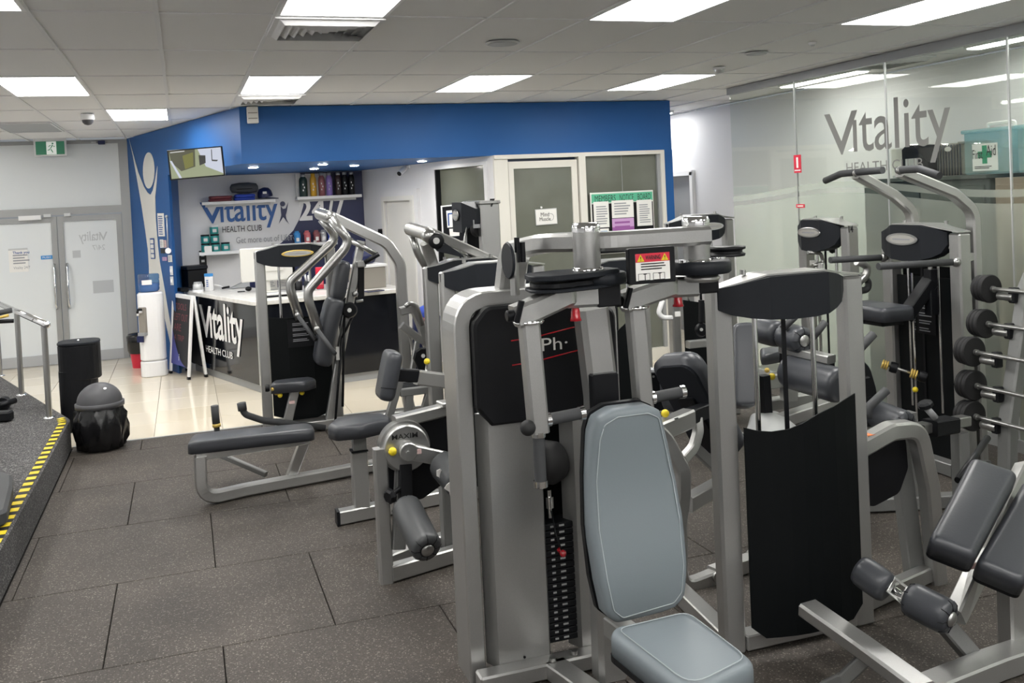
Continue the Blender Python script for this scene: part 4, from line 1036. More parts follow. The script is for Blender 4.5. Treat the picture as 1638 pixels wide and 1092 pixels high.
b = MB(); b.bar([at(634, 599, Y=6.33), at(669, 601, Y=6.36)], .07, .085, c=.008); b.build('inner_arm', 'black', cr)
b = MB(); b.bar([at(666, 603, Y=6.36), at(722, 610, Y=6.40)], .085, .10, c=.01); b.build('pad_arm', 'silver', cr)
knob(at(683, 578, Y=6.33), cr, .022, 'yellow', at(682, 594, Y=6.36))

# ---------------------------------------------------------------- press machine before the reception counter
pm = thing('chest_press_machine', 'chest press machine with curved swing arms and tilted backrest before the reception counter', 'gym machine', (1.2, 9.1, 0))
px_ = Fr(.665, 9.22)
tower(px_, .66, .15, 1.73, pm, hz=.2, shroud=[(0, 1.06), (.3, 1.05), (.7, 1.05), (1, 1.06)], pw=.095, rod_z0=.9)
badge(px_, .34, -.07, 1.65, .15, .032, pm, 'gold')
b = MB(); b.box((.665 + .33, 9.145, .90), (.24, .004, .26)); ip = b.build('instruction_plate', 'black', pm)
for zz in (.99, .94, .89, .84):
    lines('print', (.92, 9.142, zz - .02), (1, 0, 0), (0, 0, 1), .15, .03, 2, 'ink_grey', ip)
b = MB(); b.bar([at(528, 346, Y=8.95), at(618, 388, Y=8.95), at(640, 420, Y=8.95), at(652, 640, Y=8.95) , (1.98, 8.95, .0)], .10, .085, ref=(0, 1, 0), r=.22, c=.012, n=8); b.build('overhead_frame', 'silver', pm)
b = MB(); b.cyl(at(511, 342, Y=9.10), at(530, 348, Y=8.80), .055, 20, .008); pb = b.build('pivot_barrel', 'steel', pm)
b = MB(); b.ball(at(529, 347, Y=8.80), .055, 16, 10); b.build('joint_ball', 'steel', pb)
for (pts, Yd) in (([(514, 350), (541, 380), (464, 450), (464, 462), (479, 510)], 9.12), ([(529, 348), (557, 383), (552, 398), (493, 464), (493, 478), (510, 532)], 8.78)):
    b = MB(); b.tube([at(*p, Y=Yd) for p in pts], .042, .22, 14, 7); ar = b.build('press_arm', 'steel', pm)
    e = pts[-1]
    b = MB(); b.tube([at(e[0]-3, e[1]-6, Y=Yd-.05), at(e[0]+26, e[1]+34, Y=Yd-.25)], .02, 0, 12); b.build('handle', 'grip', ar)
    b = MB(); b.ball(at(e[0]-3, e[1]-6, Y=Yd-.05), .028, 12, 8); b.build('handle_end', 'steel', ar)
b = MB(); b.tube([at(560, 384, Y=8.95), at(604, 408, Y=8.9)], .025, 0, 10); b.build('link_rod', 'steel', pm)
b = MB(); b.tube([at(606, 406, Y=8.88), at(583, 420, Y=8.9)], .022, 0, 10); b.build('crank', 'black', pm)
b = MB(); b.bar([at(578, 385, Y=9.0), at(545, 560, Y=9.0), at(524, 690, Y=9.0)], .075, .075, ref=(0, 1, 0), c=.01); b.build('back_column', 'silver', pm)
b = MB(); b.bar([at(532, 405, Y=9.28), at(537, 520, Y=9.28)], .05, .05, ref=(0, 1, 0)); b.build('rear_strut', 'silver', pm)
b = MB(); b.bar([at(577, 425, Y=8.98), at(577, 475, Y=8.98)], .06, .06, ref=(0, 1, 0)); b.build('crank_post', 'black', pm)
b = MB(); b.box(at(577, 422, Y=8.95), (.09, .1, .06), bev=.01); b.build('hinge_block', 'silver', pm)
b = MB(); b.bolster(at(539, 478, Y=8.93), at(549, 417, Y=8.93), .125, .26); b.build('head_pad', 'vinyl_dark', pm)
b = MB(); b.bolster(at(515, 583, Y=8.93), at(537, 476, Y=8.93), .16, .32, bow=-.02); b.build('backrest', 'vinyl_dark', pm)
b = MB(); b.lathe([(.06, -.02), (.075, 0), (.06, .02)], at(559, 496, Y=8.86), (0, 1, 0), 24); pu = b.build('pulley', 'black', pm)
b = MB(); b.cyl(at(559, 496, Y=8.82), at(559, 496, Y=8.87), .02, 12); b.build('pulley_hub', 'steel', pu)
b = MB(); b.ball(at(568, 470, Y=8.86), .03, 12, 8); b.tube([at(570, 482, Y=8.86), at(581, 480, Y=8.86)], .012, 0, 8); b.build('lock_lever', 'steel', pm)
for (a, c_) in ((at(568, 498, Y=8.9), at(547, 540, Y=8.9)), (at(547, 540, Y=8.9), at(535, 690, Y=8.9)), (at(551, 500, Y=8.9), at(548, 650, Y=8.9))):
    b = MB(); b.tube([a, c_], .012, 0, 6); b.build('cable', 'black', pm)
b = MB(); b.box(at(540, 565, Y=8.9), (.03, .02, .12)); b.build('label', 'paper', pm)
b = MB(); b.cushion(round_poly([(.66, 8.90), (.98, 8.86), (1.10, 8.98), (1.06, 9.10), (.72, 9.12)], .06, 5), .09, (0, 0, .40), (1, 0, 0), (0, 1, 0), r=.035, crown=.01); b.build('seat', 'vinyl_dark', pm)
b = MB(); b.bar([at(472, 622, Y=9.0), at(458, 682, Y=9.0), at(455, 690, Y=9.0)], .08, .07, ref=(0, 1, 0), c=.008); sp = b.build('seat_post', 'silver', pm)
b = MB(); b.box(at(467, 643, Y=8.94), (.05, .004, .03)); b.build('label', 'pale_pink', sp)
for p in ((437, 622), (442, 628), (448, 632), (483, 628)): knob(at(*p, Y=8.92), pm, .022, 'gold' if p[0] < 445 else 'yellow')
b = MB(); b.lathe([(.03, 0), (.035, .02), (.03, .04)], at(424, 621, Y=8.92), (1, 0, 0), 12); b.build('knob_wheel', 'black', pm)
b = MB(); b.tube([at(387, 646, Y=8.9), at(390, 662, Y=8.9), at(420, 672, Y=8.92), at(520, 684, Y=8.95)], .03, .12, 12); ft = b.build('foot_lever', 'grip', pm)
b = MB(); b.tube([at(386, 644, Y=8.9), at(388, 656, Y=8.9)], .04, 0, 14); b.build('foot_roller', 'grip', ft)
b = MB(); b.bar([(.70, 9.0, .05), (2.0, 8.97, .05)], .09, .09, c=.008); b.build('base_rail', 'silver', pm)

# ---------------------------------------------------------------- plate loaded frame behind, blue bag on it
pl = thing('plate_loaded_machine', 'plate loaded machine with curved silver frame and black cam plate before the counter end', 'gym machine', (2.05, 8.5, 0))
for (pts, w_) in (([(640, 498), (662, 492), (673, 520), (694, 585), (702, 640)], .075), ([(642, 520), (668, 540), (690, 552)], .07), ([(668, 540), (660, 590), (655, 640)], .05), ([(650, 520), (664, 570)], .025)):
    b = MB(); b.bar([at(*p, Y=8.3) for p in pts], w_, w_, ref=(0, 1, 0), r=.15, c=.01); b.build('frame', 'silver', pl)
b = MB(); b.tube([at(648, 490, Y=8.2), at(655, 485, Y=8.2), at(666, 488, Y=8.2), at(676, 520, Y=8.2)], .022, .06, 10); b.build('guard_tube', 'steel', pl)
b = MB(); b.plate([(p.x, p.z) for p in [at(*q, Y=8.15) for q in ((664, 562), (672, 556), (682, 556), (690, 566), (692, 590), (670, 592), (661, 574))]], .05, (0, 8.18, 0), (1, 0, 0), (0, 0, 1), bev=.01); cb_ = b.build('cam_plate', 'black', pl)
b = MB(); b.cyl(at(677, 569, Y=8.16), at(677, 569, Y=8.1), .018, 10); b.build('cam_bolt', 'steel', cb_)
p0 = at(690, 650, Z=0)
b = MB(); b.bar([(1.85, 8.3, .05), (2.35, 8.4, .05)], .09, .09); b.build('base_rail', 'silver_dull', pl)
b = MB(); b.bar([(2.15, 8.1, .05), (2.15, 8.7, .05)], .09, .09); b.build('base_rail', 'silver_dull', pl)
fp = thing('step_platform', 'dark ribbed foot platform on grey legs behind the yellow knob arm', 'platform', (1.75, 7.95, 0))
b = MB(); b.plate([(p.x, p.y) for p in [at(*q, Z=.52) for q in ((640, 612), (690, 606), (690, 620), (640, 626))]], .03, (0, 0, .49), (1, 0, 0), (0, 1, 0)); tp = b.build('tread', 'black_rubber', fp)
for k in range(6):
    b = MB(); b.bar([at(640, 613 + 2.2*k, Z=.523), at(690, 607 + 2.2*k, Z=.523)], .012, .006); b.build('rib', 'charcoal', tp)
for (a, c_) in (((640, 606), (618, 680)), ((640, 628), (690, 622)), ((688, 622), (672, 680)), ((655, 632), (652, 670))):
    b = MB(); b.bar([at(*a, Y=7.7), at(*c_, Y=7.7)], .06, .06, ref=(0, 1, 0)); b.build('leg', 'silver_dull', fp)

# ---------------------------------------------------------------- lat pulldown, number 7
lat = thing('lat_pulldown_machine', 'tall lat pulldown tower numbered 7 with dark hooded pulley head', 'gym machine', (2.4, 7.95, 0))
xl = Fr(2.385, 8.22, 0, -PI/2)
for x in (0, .42):
    b = MB(xl); b.box((x, .09, 1.02), (.10, .17, 2.04), bev=.01); b.build('post', 'silver', lat)
b = MB(xl); b.box((.21, .09, 2.05), (.54, .19, .03), bev=.006); b.build('top_plate', 'silver', lat)
b = MB(xl); vs = []
for (x, y0, z0, z1) in ((-.03, -.03, 1.88, 2.0), (.05, -.13, 1.80, 2.06), (.34, -.13, 1.80, 2.06), (.45, -.03, 1.88, 2.0)):
    vs += [(x, y0, z1), (x, y0, z0), (x, .03, z0), (x, .03, z1)]
fs = [(3,2,1,0), (12,13,14,15)]
for i in range(3):
    for k in range(4): fs.append((4*i + k, 4*i + (k+1) % 4, 4*i + 4 + (k+1) % 4, 4*i + 4 + k))
b.add(vs, fs); b.build('head_cover', 'charcoal', lat)
badge(xl, .2, -.135, 1.95, .09, .05, lat)
text('lettering', '7', at(784, 331, Y=7.745), (1, 0, 0), (0, 0, 1), .045, .07, 'ink', lat, .003, .04)
b = MB(); b.lathe([(.065, -.02), (.075, 0), (.065, .02)], at(762, 365, Y=7.85), (.6, -.8, 0), 24); pu = b.build('pulley', 'black_rubber', lat)
b = MB(); b.box(at(762, 358, Y=7.80), (.06, .03, .07)); b.build('pulley_bracket', 'alu_grey', pu)
for (a, c_) in (((748, 358), (733, 430)), ((772, 360), (776, 410))):
    b = MB(); b.tube([at(*a, Y=7.85), at(*c_, Y=7.85)], .008, 0, 6); b.build('cable', 'steel', lat)
b = MB(); b.box(at(765, 390, Y=8.1), (.2, .02, .28)); b.build('weight_guard', 'black', lat)
b = MB(xl); b.box((.21, .09, .05), (.5, .1, .08)); b.build('base_rail', 'silver', lat)

# ---------------------------------------------------------------- more towers in the middle distance
t9 = thing('weight_tower_machine', 'weight tower with dark head seen past the right pivot barrel', 'gym machine', (4.4, 7.6, 0))
x9 = Fr(4.12, 7.55); tower(x9, .58, .15, 1.84, t9, hz=.22, shroud=[(0, 1.1), (.5, 1.05), (1, 1.15)], pw=.085, rod_z0=.9)
badge(x9, .33, -.07, 1.74, .12, .035, t9, 'alu')
b = MB(); b.lathe([(.05, -.02), (.06, 0), (.05, .02)], at(1122, 527, Y=6.9), (0, 1, 0), 20); pu = b.build('pulley', 'black', t9)
b = MB(); b.cyl(at(1122, 527, Y=6.84), at(1122, 527, Y=6.9), .014, 10); b.build('pulley_hub', 'steel', pu)
b = MB(); b.bar([at(1122, 515, Y=6.9), at(1122, 480, Y=6.9)], .04, .04, ref=(0, 1, 0)); b.build('pulley_bracket', 'black', t9)
b = MB(); b.bar([at(1100, 551, Y=6.9), at(1150, 546, Y=6.9)], .07, .06); b.build('cross_rail', 'silver', t9)
b = MB(); b.bar([at(1112, 600, Y=6.9), at(1150, 590, Y=6.9)], .05, .05); b.build('cross_rail', 'silver', t9)
t10 = thing('weight_tower_machine', 'weight tower with slope topped black shroud behind the hanging right arm', 'gym machine', (3.3, 6.9, 0))
x10 = Fr(3.0, 6.85); tower(x10, .47, .14, 1.55, t10, hz=.18, shroud=[(0, .95), (.3, 1.0), (.55, 1.08), (.8, 1.12), (1, 1.13)], pw=.075, rod_z0=.9)
b = MB(); b.tube([at(1060, 480, Y=6.7), at(1053, 500, Y=6.7), at(1060, 508, Y=6.7), at(1075, 508, Y=6.7)], .02, .06, 10); b.build('hook_tube', 'white', t10)
b = MB(); b.box(at(1084, 502, Y=6.78), (.05, .004, .04)); b.build('label', 'paper', t10)
t14 = thing('rotary_torso_machine', 'machine numbered 14 with dark oval-badged head, close to the glass partition', 'gym machine', (4.9, 6.6, 0))
x14 = Fr(4.92, 6.88, 0, -PI/2)
tower(x14, .56, .17, 1.78, t14, hz=.25, pw=.10, rod_z0=.4)
badge(x14, .26, -.07, 1.68, .15, .042, t14)
text('lettering', '14', at(1357, 372, Y=6.27), (1, 0, 0), (0, 0, 1), .045, .055, 'ink', t14, .004, .03)
b = MB(); b.lathe([(.06, -.02), (.07, 0), (.06, .02)], at(1331, 392, Y=6.55), (.7, -.7, 0), 22); b.build('pulley', 'black_rubber', t14)
b = MB(); b.tube([at(1360, 462, Y=6.1), at(1385, 442, Y=6.1), at(1388, 425, Y=6.1), at(1370, 418, Y=6.1)], .03, .07, 12); b.build('side_handle', 'steel', t14)
b = MB(); b.tube([at(1376, 440, Y=6.15), at(1390, 450, Y=6.15), at(1388, 463, Y=6.15), at(1376, 465, Y=6.15)], .026, .06, 12); b.build('side_grip', 'grip', t14)
b = MB(); b.tube([at(1292, 404, Y=6.6), at(1312, 404, Y=6.6), at(1318, 420, Y=6.6), at(1300, 425, Y=6.6)], .016, .04, 8); b.build('pin_lever', 'steel', t14)
b = MB(); b.box(at(1300, 420, Y=6.72), (.06, .003, .04)); b.build('label', 'paper', t14)

# ---------------------------------------------------------------- chin and dip tower, number 6
dp = thing('chin_dip_machine', 'assisted chin and dip tower numbered 6 with overhead grips and dip bars', 'gym machine', (5.0, 5.6, 0))
x6 = Fr(4.98, 5.92, 0, -PI/2)
tower(x6, .68, .17, 1.75, dp, hz=.25, pw=.105, rod_z0=.4, back_panel=True)
badge(x6, .30, -.07, 1.65, .16, .045, dp)
text('lettering', '6', at(1419, 399, X=5.006) , (.0, -1, 0), (0, 0, 1), .05, .07, 'ink', dp, .004, .04)
for (Yb, e0, bend, grips) in ((5.27, (1440, 275), (1520, 304), ((1436, 272), (1470, 270), (1503, 281))), (5.86, (1370, 279), (1440, 309), ((1412, 272), (1366, 276), (1345, 278), (1320, 289)))):
    top = at(*e0, Y=Yb); 
    b = MB(); b.bar([(5.22, Yb, 0), (5.22, Yb, 1.84), (5.05, Yb, 1.97), (top.x, Yb, top.z)], .07, .085, ref=(0, 1, 0), r=.16, c=.012, n=8); ch = b.build('overhead_arm', 'silver', dp)
    b = MB(); b.ball((top.x, Yb, top.z + .01), .03, 12, 8); b.build('arm_end', 'steel', ch)
    b = MB(); b.tube([at(*p, X=top.x) for p in grips], .026, .08, 12); b.build('chin_grip', 'grip', ch)
b = MB(); b.bar([(5.15, 5.27, 1.52), (5.24, 5.27, 1.52)], .06, .06); b.build('brace', 'silver', dp)
b = MB(); b.tube([(5.0, 5.21, 1.50), at(1405, 426, Y=5.21)], .024, 0, 12); d_ = b.build('dip_bar', 'grip', dp)
b = MB(); b.ball((4.99, 5.2, 1.50), .034, 12, 8); b.build('bar_joint', 'steel', d_)
b = MB(); b.tube([(5.0, 5.90, 1.50), at(1328, 416, Y=5.9)], .024, 0, 12); d_ = b.build('dip_bar', 'grip', dp)
b = MB(); b.ball((4.97, 5.9, 1.50), .034, 12, 8); b.build('bar_joint', 'steel', d_)
b = MB(); b.box((5.07, 5.58, .72), (.02, .56, 1.3)); b.build('weight_guard', 'shroud', dp)
b = MB(); b.plate(round_poly([(p.x, p.y) for p in [at(*q, Z=1.2) for q in ((1359, 477), (1440, 486), (1446, 478), (1378, 470))]], .03, 4), .02, (0, 0, 1.09), (1, 0, 0), (0, 1, 0)); kb = b.build('knee_board', 'black', dp)
b = MB(); kx0, kx1, ky0, ky1 = 4.52, 4.80, 5.38, 5.86
b.cushion(round_poly([(kx0, ky0), (kx1, ky0), (kx1, ky1), (kx0, ky1)], .05, 5), .10, (0, 0, 1.10), (1, 0, 0), (0, 1, 0), r=.03, crown=.008); b.build('knee_pad', 'vinyl_dark', dp)
b = MB(); b.box((4.68, 5.62, 1.085), (.2, .3, .05)); b.build('knee_bracket', 'black', dp)
b = MB(); b.bar([(4.80, 5.50, 1.10), (4.97, 5.42, 1.36)], .08, .10, ref=(0, 1, 0)); b.build('lever', 'black', dp)
b = MB(); b.bar([(4.97, 5.42, 1.12), (4.97, 5.42, 1.44)], .07, .07, ref=(0, 1, 0)); lv_ = b.build('lever_post', 'black', dp)
b = MB(); b.cyl((4.97, 5.42, 1.44), (4.97, 5.42, 1.5), .016, 10); b.build('lever_pin', 'steel', lv_)
b = MB(); b.bar([(4.99, 5.62, .16), (4.99, 5.62, 1.4)], .02, .02, ref=(0, 1, 0)); b.build('guide_rod', 'chrome', dp)
ipc = at(1482, 508, X=5.055)
b = MB(); b.box((5.055, ipc.y, ipc.z), (.004, .18, .24)); ip = b.build('instruction_plate', 'black', dp)
for k in range(4): lines('print', (5.052, ipc.y + .07, ipc.z + .06 - .055*k), (0, -1, 0), (0, 0, 1), .13, .035, 2, 'ink_grey', ip)
b = MB(); b.bar([(4.98, 5.85, .05), (4.98, 5.25, .05)], .10, .09); b.build('base_rail', 'silver_dull', dp)
b = MB(); b.bar([(5.20, 5.92, .05), (5.20, 5.2, .05)], .08, .09); b.build('base_rail', 'silver_dull', dp)
# short rod with spring collars standing out of the stack, and its knob
a0, a1 = at(1412, 582, Y=5.55), at(1468, 600, Y=5.40)
b = MB(); b.tube([a0, a1], .010, 0, 8); sr = b.build('stack_rod', 'steel', dp)
for (p, n_) in ((a0, 'gold'), (a0.lerp(a1, .82), 'gold')):
    dirv = (a1 - a0).normalized()
    b = MB()
    for k in range(3): b.lathe([(.028, -.006), (.036, 0), (.028, .006)], p + dirv*(.016*k), dirv, 14)
    b.build('spring_collar', n_, sr)
    b = MB(); b.lathe([(.036, 0), (.04, .02), (.036, .05)], p + dirv*.05, dirv, 14); b.build('collar_body', 'black', sr)
knob(at(1464, 623, Y=5.42), dp, .020)

# ---------------------------------------------------------------- roller machine behind the tower with the black shroud
rm = thing('ab_roller_machine', 'low machine with paired padded rollers and yellow knob behind the black shroud tower', 'gym machine', (3.9, 5.0, 0))
roller(at(1214, 527, Y=5.35), at(1248, 535, Y=5.15), .085, rm, 'upper_roller', 'vinyl_dark', cap=False)
roller(at(1252, 536, Y=5.12), at(1287, 545, Y=4.92), .085, rm, 'upper_roller', 'vinyl_dark')
roller(at(1258, 592, Y=5.05), at(1345, 618, Y=4.65), .105, rm, 'main_roller', 'vinyl_dark', cap=False)
roller(at(1385, 655, Y=4.75), at(1452, 682, Y=4.45), .085, rm, 'lower_roller', 'vinyl_dark')
b = MB(); b.tube([at(1452, 682, Y=4.45), at(1476, 690, Y=4.38)], .035, 0, 12); b.build('roller_sleeve', 'black', rm)
b = MB(); b.bar([at(1252, 557, Y=5.1), at(1330, 575, Y=4.75)], .08, .05); b.build('top_rail', 'silver', rm)
b = MB(); b.bar([at(1252, 567, Y=5.12), at(1330, 587, Y=4.77)], .06, .10); b.build('top_rail_side', 'black', rm)
b = MB(); b.bar([at(1222, 611, Y=5.2), at(1262, 604, Y=5.25)], .08, .09); b.build('side_rail', 'silver', rm)
b = MB(); b.bar([at(1262, 600, Y=5.2), at(1262, 640, Y=5.2)], .09, .08, ref=(0, 1, 0)); b.build('post', 'silver', rm)
b = MB(); b.bar([at(1220, 648, Y=5.3), at(1345, 628, Y=5.4)], .09, .07); b.build('base_rail', 'silver', rm)
b = MB(); b.bar([at(1250, 672, Y=5.0), at(1345, 640, Y=5.1)], .09, .07); b.build('base_rail', 'silver', rm)
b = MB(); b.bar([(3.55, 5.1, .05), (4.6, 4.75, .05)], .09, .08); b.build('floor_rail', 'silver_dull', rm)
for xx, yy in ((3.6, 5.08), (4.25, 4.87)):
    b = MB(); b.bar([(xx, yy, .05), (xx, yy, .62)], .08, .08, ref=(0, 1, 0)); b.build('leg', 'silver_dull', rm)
knob(at(1235, 602, Y=5.15), rm, .022, 'yellow', at(1226, 604, Y=5.17)); knob(at(1227, 592, Y=5.3), rm, .017, 'gold')
b = MB(); b.cushion(round_poly([(p.x, p.y) for p in [at(*q, Z=.98) for q in ((1215, 556), (1250, 552), (1252, 562), (1218, 568))]], .03, 4), .07, (0, 0, .91), (1, 0, 0), (0, 1, 0), r=.025); b.build('arm_pad', 'vinyl_dark', rm)
for pts in (((1252, 525), (1276, 502)), ((1300, 540), (1320, 515))):
    b = MB(); b.tube([at(*p, Y=5.0) for p in pts], .022, 0, 10); b.build('grab_handle', 'grip', rm)
b = MB(); b.tube([at(1358, 576, Y=4.55), at(1397, 534, Y=4.55)], .026, 0, 12); b.build('grab_handle', 'grip', rm)
b = MB(); b.tube([at(1388, 668, Y=4.3), at(1388, 652, Y=4.3), at(1418, 624, Y=4.3)], .024, .05, 12); b.build('grab_handle', 'grip', rm)
b = MB(); b.bar([at(1360, 583, Y=4.7), at(1376, 590, Y=4.7), at(1386, 625, Y=4.7), at(1386, 680, Y=4.7)], .09, .08, ref=(0, 1, 0), r=.1); b.build('yoke', 'black', rm)
b = MB(); b.bar([at(1362, 623, Y=4.62), at(1390, 618, Y=4.62)], .03, .12); yk = b.build('yoke_plate', 'black', rm)
b = MB(); b.cyl(at(1372, 625, Y=4.62), at(1372, 625, Y=4.57), .014, 10); b.build('yoke_bolt', 'steel', yk)
b = MB(); b.bar([at(1385, 700, Y=4.4), at(1545, 672, Y=4.55)], .075, .06, c=.006); sl = b.build('slide_rail', 'steel', rm)
b = MB(); b.bar([at(1487, 684, Y=4.47), at(1523, 678, Y=4.51)], .11, .09, c=.008); b.build('slide_carriage', 'black', rm)
b = MB(); b.tube([at(1496, 668, Y=4.45), at(1482, 652, Y=4.45)], .02, 0, 10); b.build('carriage_stem', 'alu_grey', rm)
b = MB(); b.lathe([(.03, 0), (.045, .01), (.045, .03), (.03, .04)], at(1482, 652, Y=4.45), (-.4, 0, 1), 8, False); b.build('star_knob', 'black', rm)
b = MB(); b.lathe([(.10, -.02), (.10, .02)], at(1425, 700, Y=4.32), (.3, -1, .1), 24); b.build('wheel', 'black', rm)
b = MB(); b.cushion(round_poly([(p.x, p.y) for p in [at(*q, Z=.62) for q in ((1372, 694), (1412, 664), (1436, 672), (1392, 702))]], .04, 4), .05, (0, 0, .56), (1, 0, 0), (0, 1, 0), r=.02); b.build('plastic_wrap', 'paper', rm)
b = MB(); b.bar([(4.35, 4.55, .05), (4.35, 4.55, .55)], .08, .08, ref=(0, 1, 0)); b.build('leg', 'silver_dull', rm)

# ---------------------------------------------------------------- seated machine whose backrest is seen from behind
sm = thing('seated_leg_machine', 'seated machine with dark backrest seen from behind and bent silver frame by the pale backrest', 'gym machine', (2.7, 4.7, 0))
b = MB(); b.bar([at(1052, 690, Y=4.45), at(1064, 702, Y=4.45), at(1091, 752, Y=4.42), at(1091, 790, Y=4.42), at(1085, 838, Y=4.42), at(1087, 944, Y=4.42), (2.62, 4.42, .045)], .075, .075, ref=(0, 1, 0), r=.09, c=.01, n=5); b.build('bent_frame', 'silver', sm)
b = MB(); b.bar([(2.55, 4.42, .045), (2.9, 4.5, .045)], .08, .08); br_ = b.build('base_rail', 'silver', sm)
b = MB(); b.cyl((2.55, 4.375, .05), (2.55, 4.36, .05), .03, 8); b.build('base_bolt', 'steel', br_)
b = MB(); b.bar([at(1046, 692, Y=4.45), at(1102, 668, Y=4.62)], .085, .10, c=.01); ar = b.build('backrest_arm', 'silver', sm)
b = MB(); b.lathe([(.018, 0), (.018, .003)], at(1080, 669, Y=4.5), (0, 0, 1), 12); b.build('hole', 'black', ar)
knob(at(1064, 661, Y=4.5), sm, .022)
b = MB(); b.bar([at(1098, 668, Y=4.6), at(1128, 656, Y=4.7)], .07, .08); b.build('inner_arm', 'black', sm)
ba = at(1080, 583, Y=4.85); bb = at(1150, 715, Y=4.85)
ax_ = (bb - ba).normalized()
b = MB(); L_ = (bb - ba).length; nrm_ = Vector((.80, .35, .48)); nrm_ = (nrm_ - ax_*nrm_.dot(ax_)).normalized(); sd_ = ax_.cross(nrm_)
if True:
    ol = rrect(.34, L_ + .10, .10, 6)
    b.cushion(ol, .10, (ba + bb)/2 - nrm_*.02, sd_, nrm_.cross(sd_), r=.04, crown=.012); bk = b.build('backrest', 'vinyl_dark', sm)
    b = MB(); b.plate(rrect(.30, L_ + .02, .08, 5), .02, (ba + bb)/2 - nrm_*.042, sd_, nrm_.cross(sd_)); bd = b.build('back_board', 'charcoal', bk)
    b = MB(); b.plate(rrect(.12, L_*.6, .02, 3), .02, (ba + bb)/2 - nrm_*.06 + ax_*.08, sd_, nrm_.cross(sd_)); b.build('mount_plate', 'black', bk)
b = MB(); b.bar([at(1092, 735, Y=4.55), at(1110, 715, Y=4.6), at(1117, 690, Y=4.62), at(1115, 668, Y=4.64)], .05, .05, ref=(0, 1, 0), r=.1); b.build('brace', 'silver', sm)
b = MB(); b.bar([at(1112, 716, Y=4.8), at(1150, 752, Y=4.8)], .06, .06, ref=(0, 1, 0)); b.build('brace', 'silver_dull', sm)
b = MB(); b.bar([at(1097, 806, Y=4.5), at(1150, 776, Y=4.8)], .08, .08); b.build('lower_rail', 'silver', sm)
# big backrest seen through the rods and the wrapped seat under it
slab('seat_back', at(1172, 650, Y=5.0), at(1214, 650, Y=4.95), at(1214, 512, Y=5.1), at(1172, 516, Y=5.15), .10, 'vinyl_dark', sm, rad=.06)
b = MB(); b.cushion(round_poly([(p.x, p.y) for p in [at(*q, Z=.66) for q in ((1188, 700), (1290, 690), (1245, 655), (1200, 660))]], .06, 5), .08, (0, 0, .58), (1, 0, 0), (0, 1, 0), r=.03, crown=.03); b.build('wrapped_seat', 'alu', sm)
b = MB(); b.bar([at(1222, 600, Y=5.1), at(1226, 660, Y=5.1)], .06, .06, ref=(0, 1, 0)); b.build('seat_stem', 'black', sm)
b = MB(); b.bar([at(1200, 690, Y=4.9), (3.3, 4.9, .05)], .08, .08, ref=(0, 1, 0)); b.build('seat_post', 'silver_dull', sm)
b = MB(); b.bar([(2.85, 4.5, .045), (3.3, 4.87, .045)], .08, .08); b.build('base_rail', 'silver', sm)
# the next machine behind it, only its seat pad and black guard show
nm = thing('abductor_machine', 'machine with grey seat pad and black side guard behind the hanging right arm handle', 'gym machine', (2.6, 5.6, 0))
b = MB(); b.bar([at(1036, 592, Y=5.6), at(1078, 592, Y=5.6)], .06, .03, c=.01); b.build('top_bar', 'alu_grey', nm)
b = MB(); b.plate([(p.x, p.z) for p in [at(*q, Y=5.6) for q in ((1038, 595), (1074, 594), (1082, 655), (1042, 660))]], .04, (0, 5.62, 0), (1, 0, 0), (0, 0, 1)); sg = b.build('side_guard', 'black', nm)
b = MB(); bolts(b, [at(1045, 602, Y=5.57), at(1047, 638, Y=5.57)], (0, -1, 0), .008, .006); b.build('screw', 'steel', sg)
b = MB(); b.bolster(at(1080, 656, Y=5.45), at(1074, 590, Y=5.45), .16, .14); b.build('hip_pad', 'vinyl_dark', nm)
b = MB(); b.bar([at(1060, 655, Y=5.6), at(1062, 745, Y=5.6)], .08, .08, ref=(0, 1, 0)); b.build('post', 'silver_dull', nm)
b = MB(); b.bar([(2.4, 5.6, .05), (3.1, 5.7, .05)], .08, .08); b.build('base_rail', 'silver', nm)

# ---------------------------------------------------------------- barbell rack
rk = thing('barbell_rack', 'grey A-frame barbell rack with pegs at the right edge by the glass', 'rack', (5.1, 4.6, 0))
RYp = 4.9
zs = [1.345, 1.125, .93, .70, .51]
pxs = [(1587, 462), (1580, 518), (1560, 563), (1562, 617), (1560, 666)]
ends = [at(*p, Y=RYp) for p in pxs]
xb, xt_ = ends[-1].x + .075, ends[0].x + .085
for yy in (4.71, 3.6):
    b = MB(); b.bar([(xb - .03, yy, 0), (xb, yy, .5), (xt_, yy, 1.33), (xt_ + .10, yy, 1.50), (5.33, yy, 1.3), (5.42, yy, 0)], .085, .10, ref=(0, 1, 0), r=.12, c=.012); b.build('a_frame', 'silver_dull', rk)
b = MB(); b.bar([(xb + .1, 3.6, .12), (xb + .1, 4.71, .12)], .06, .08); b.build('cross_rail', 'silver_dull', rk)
names = ['topmost', 'second', 'middle', 'fourth', 'lowest']
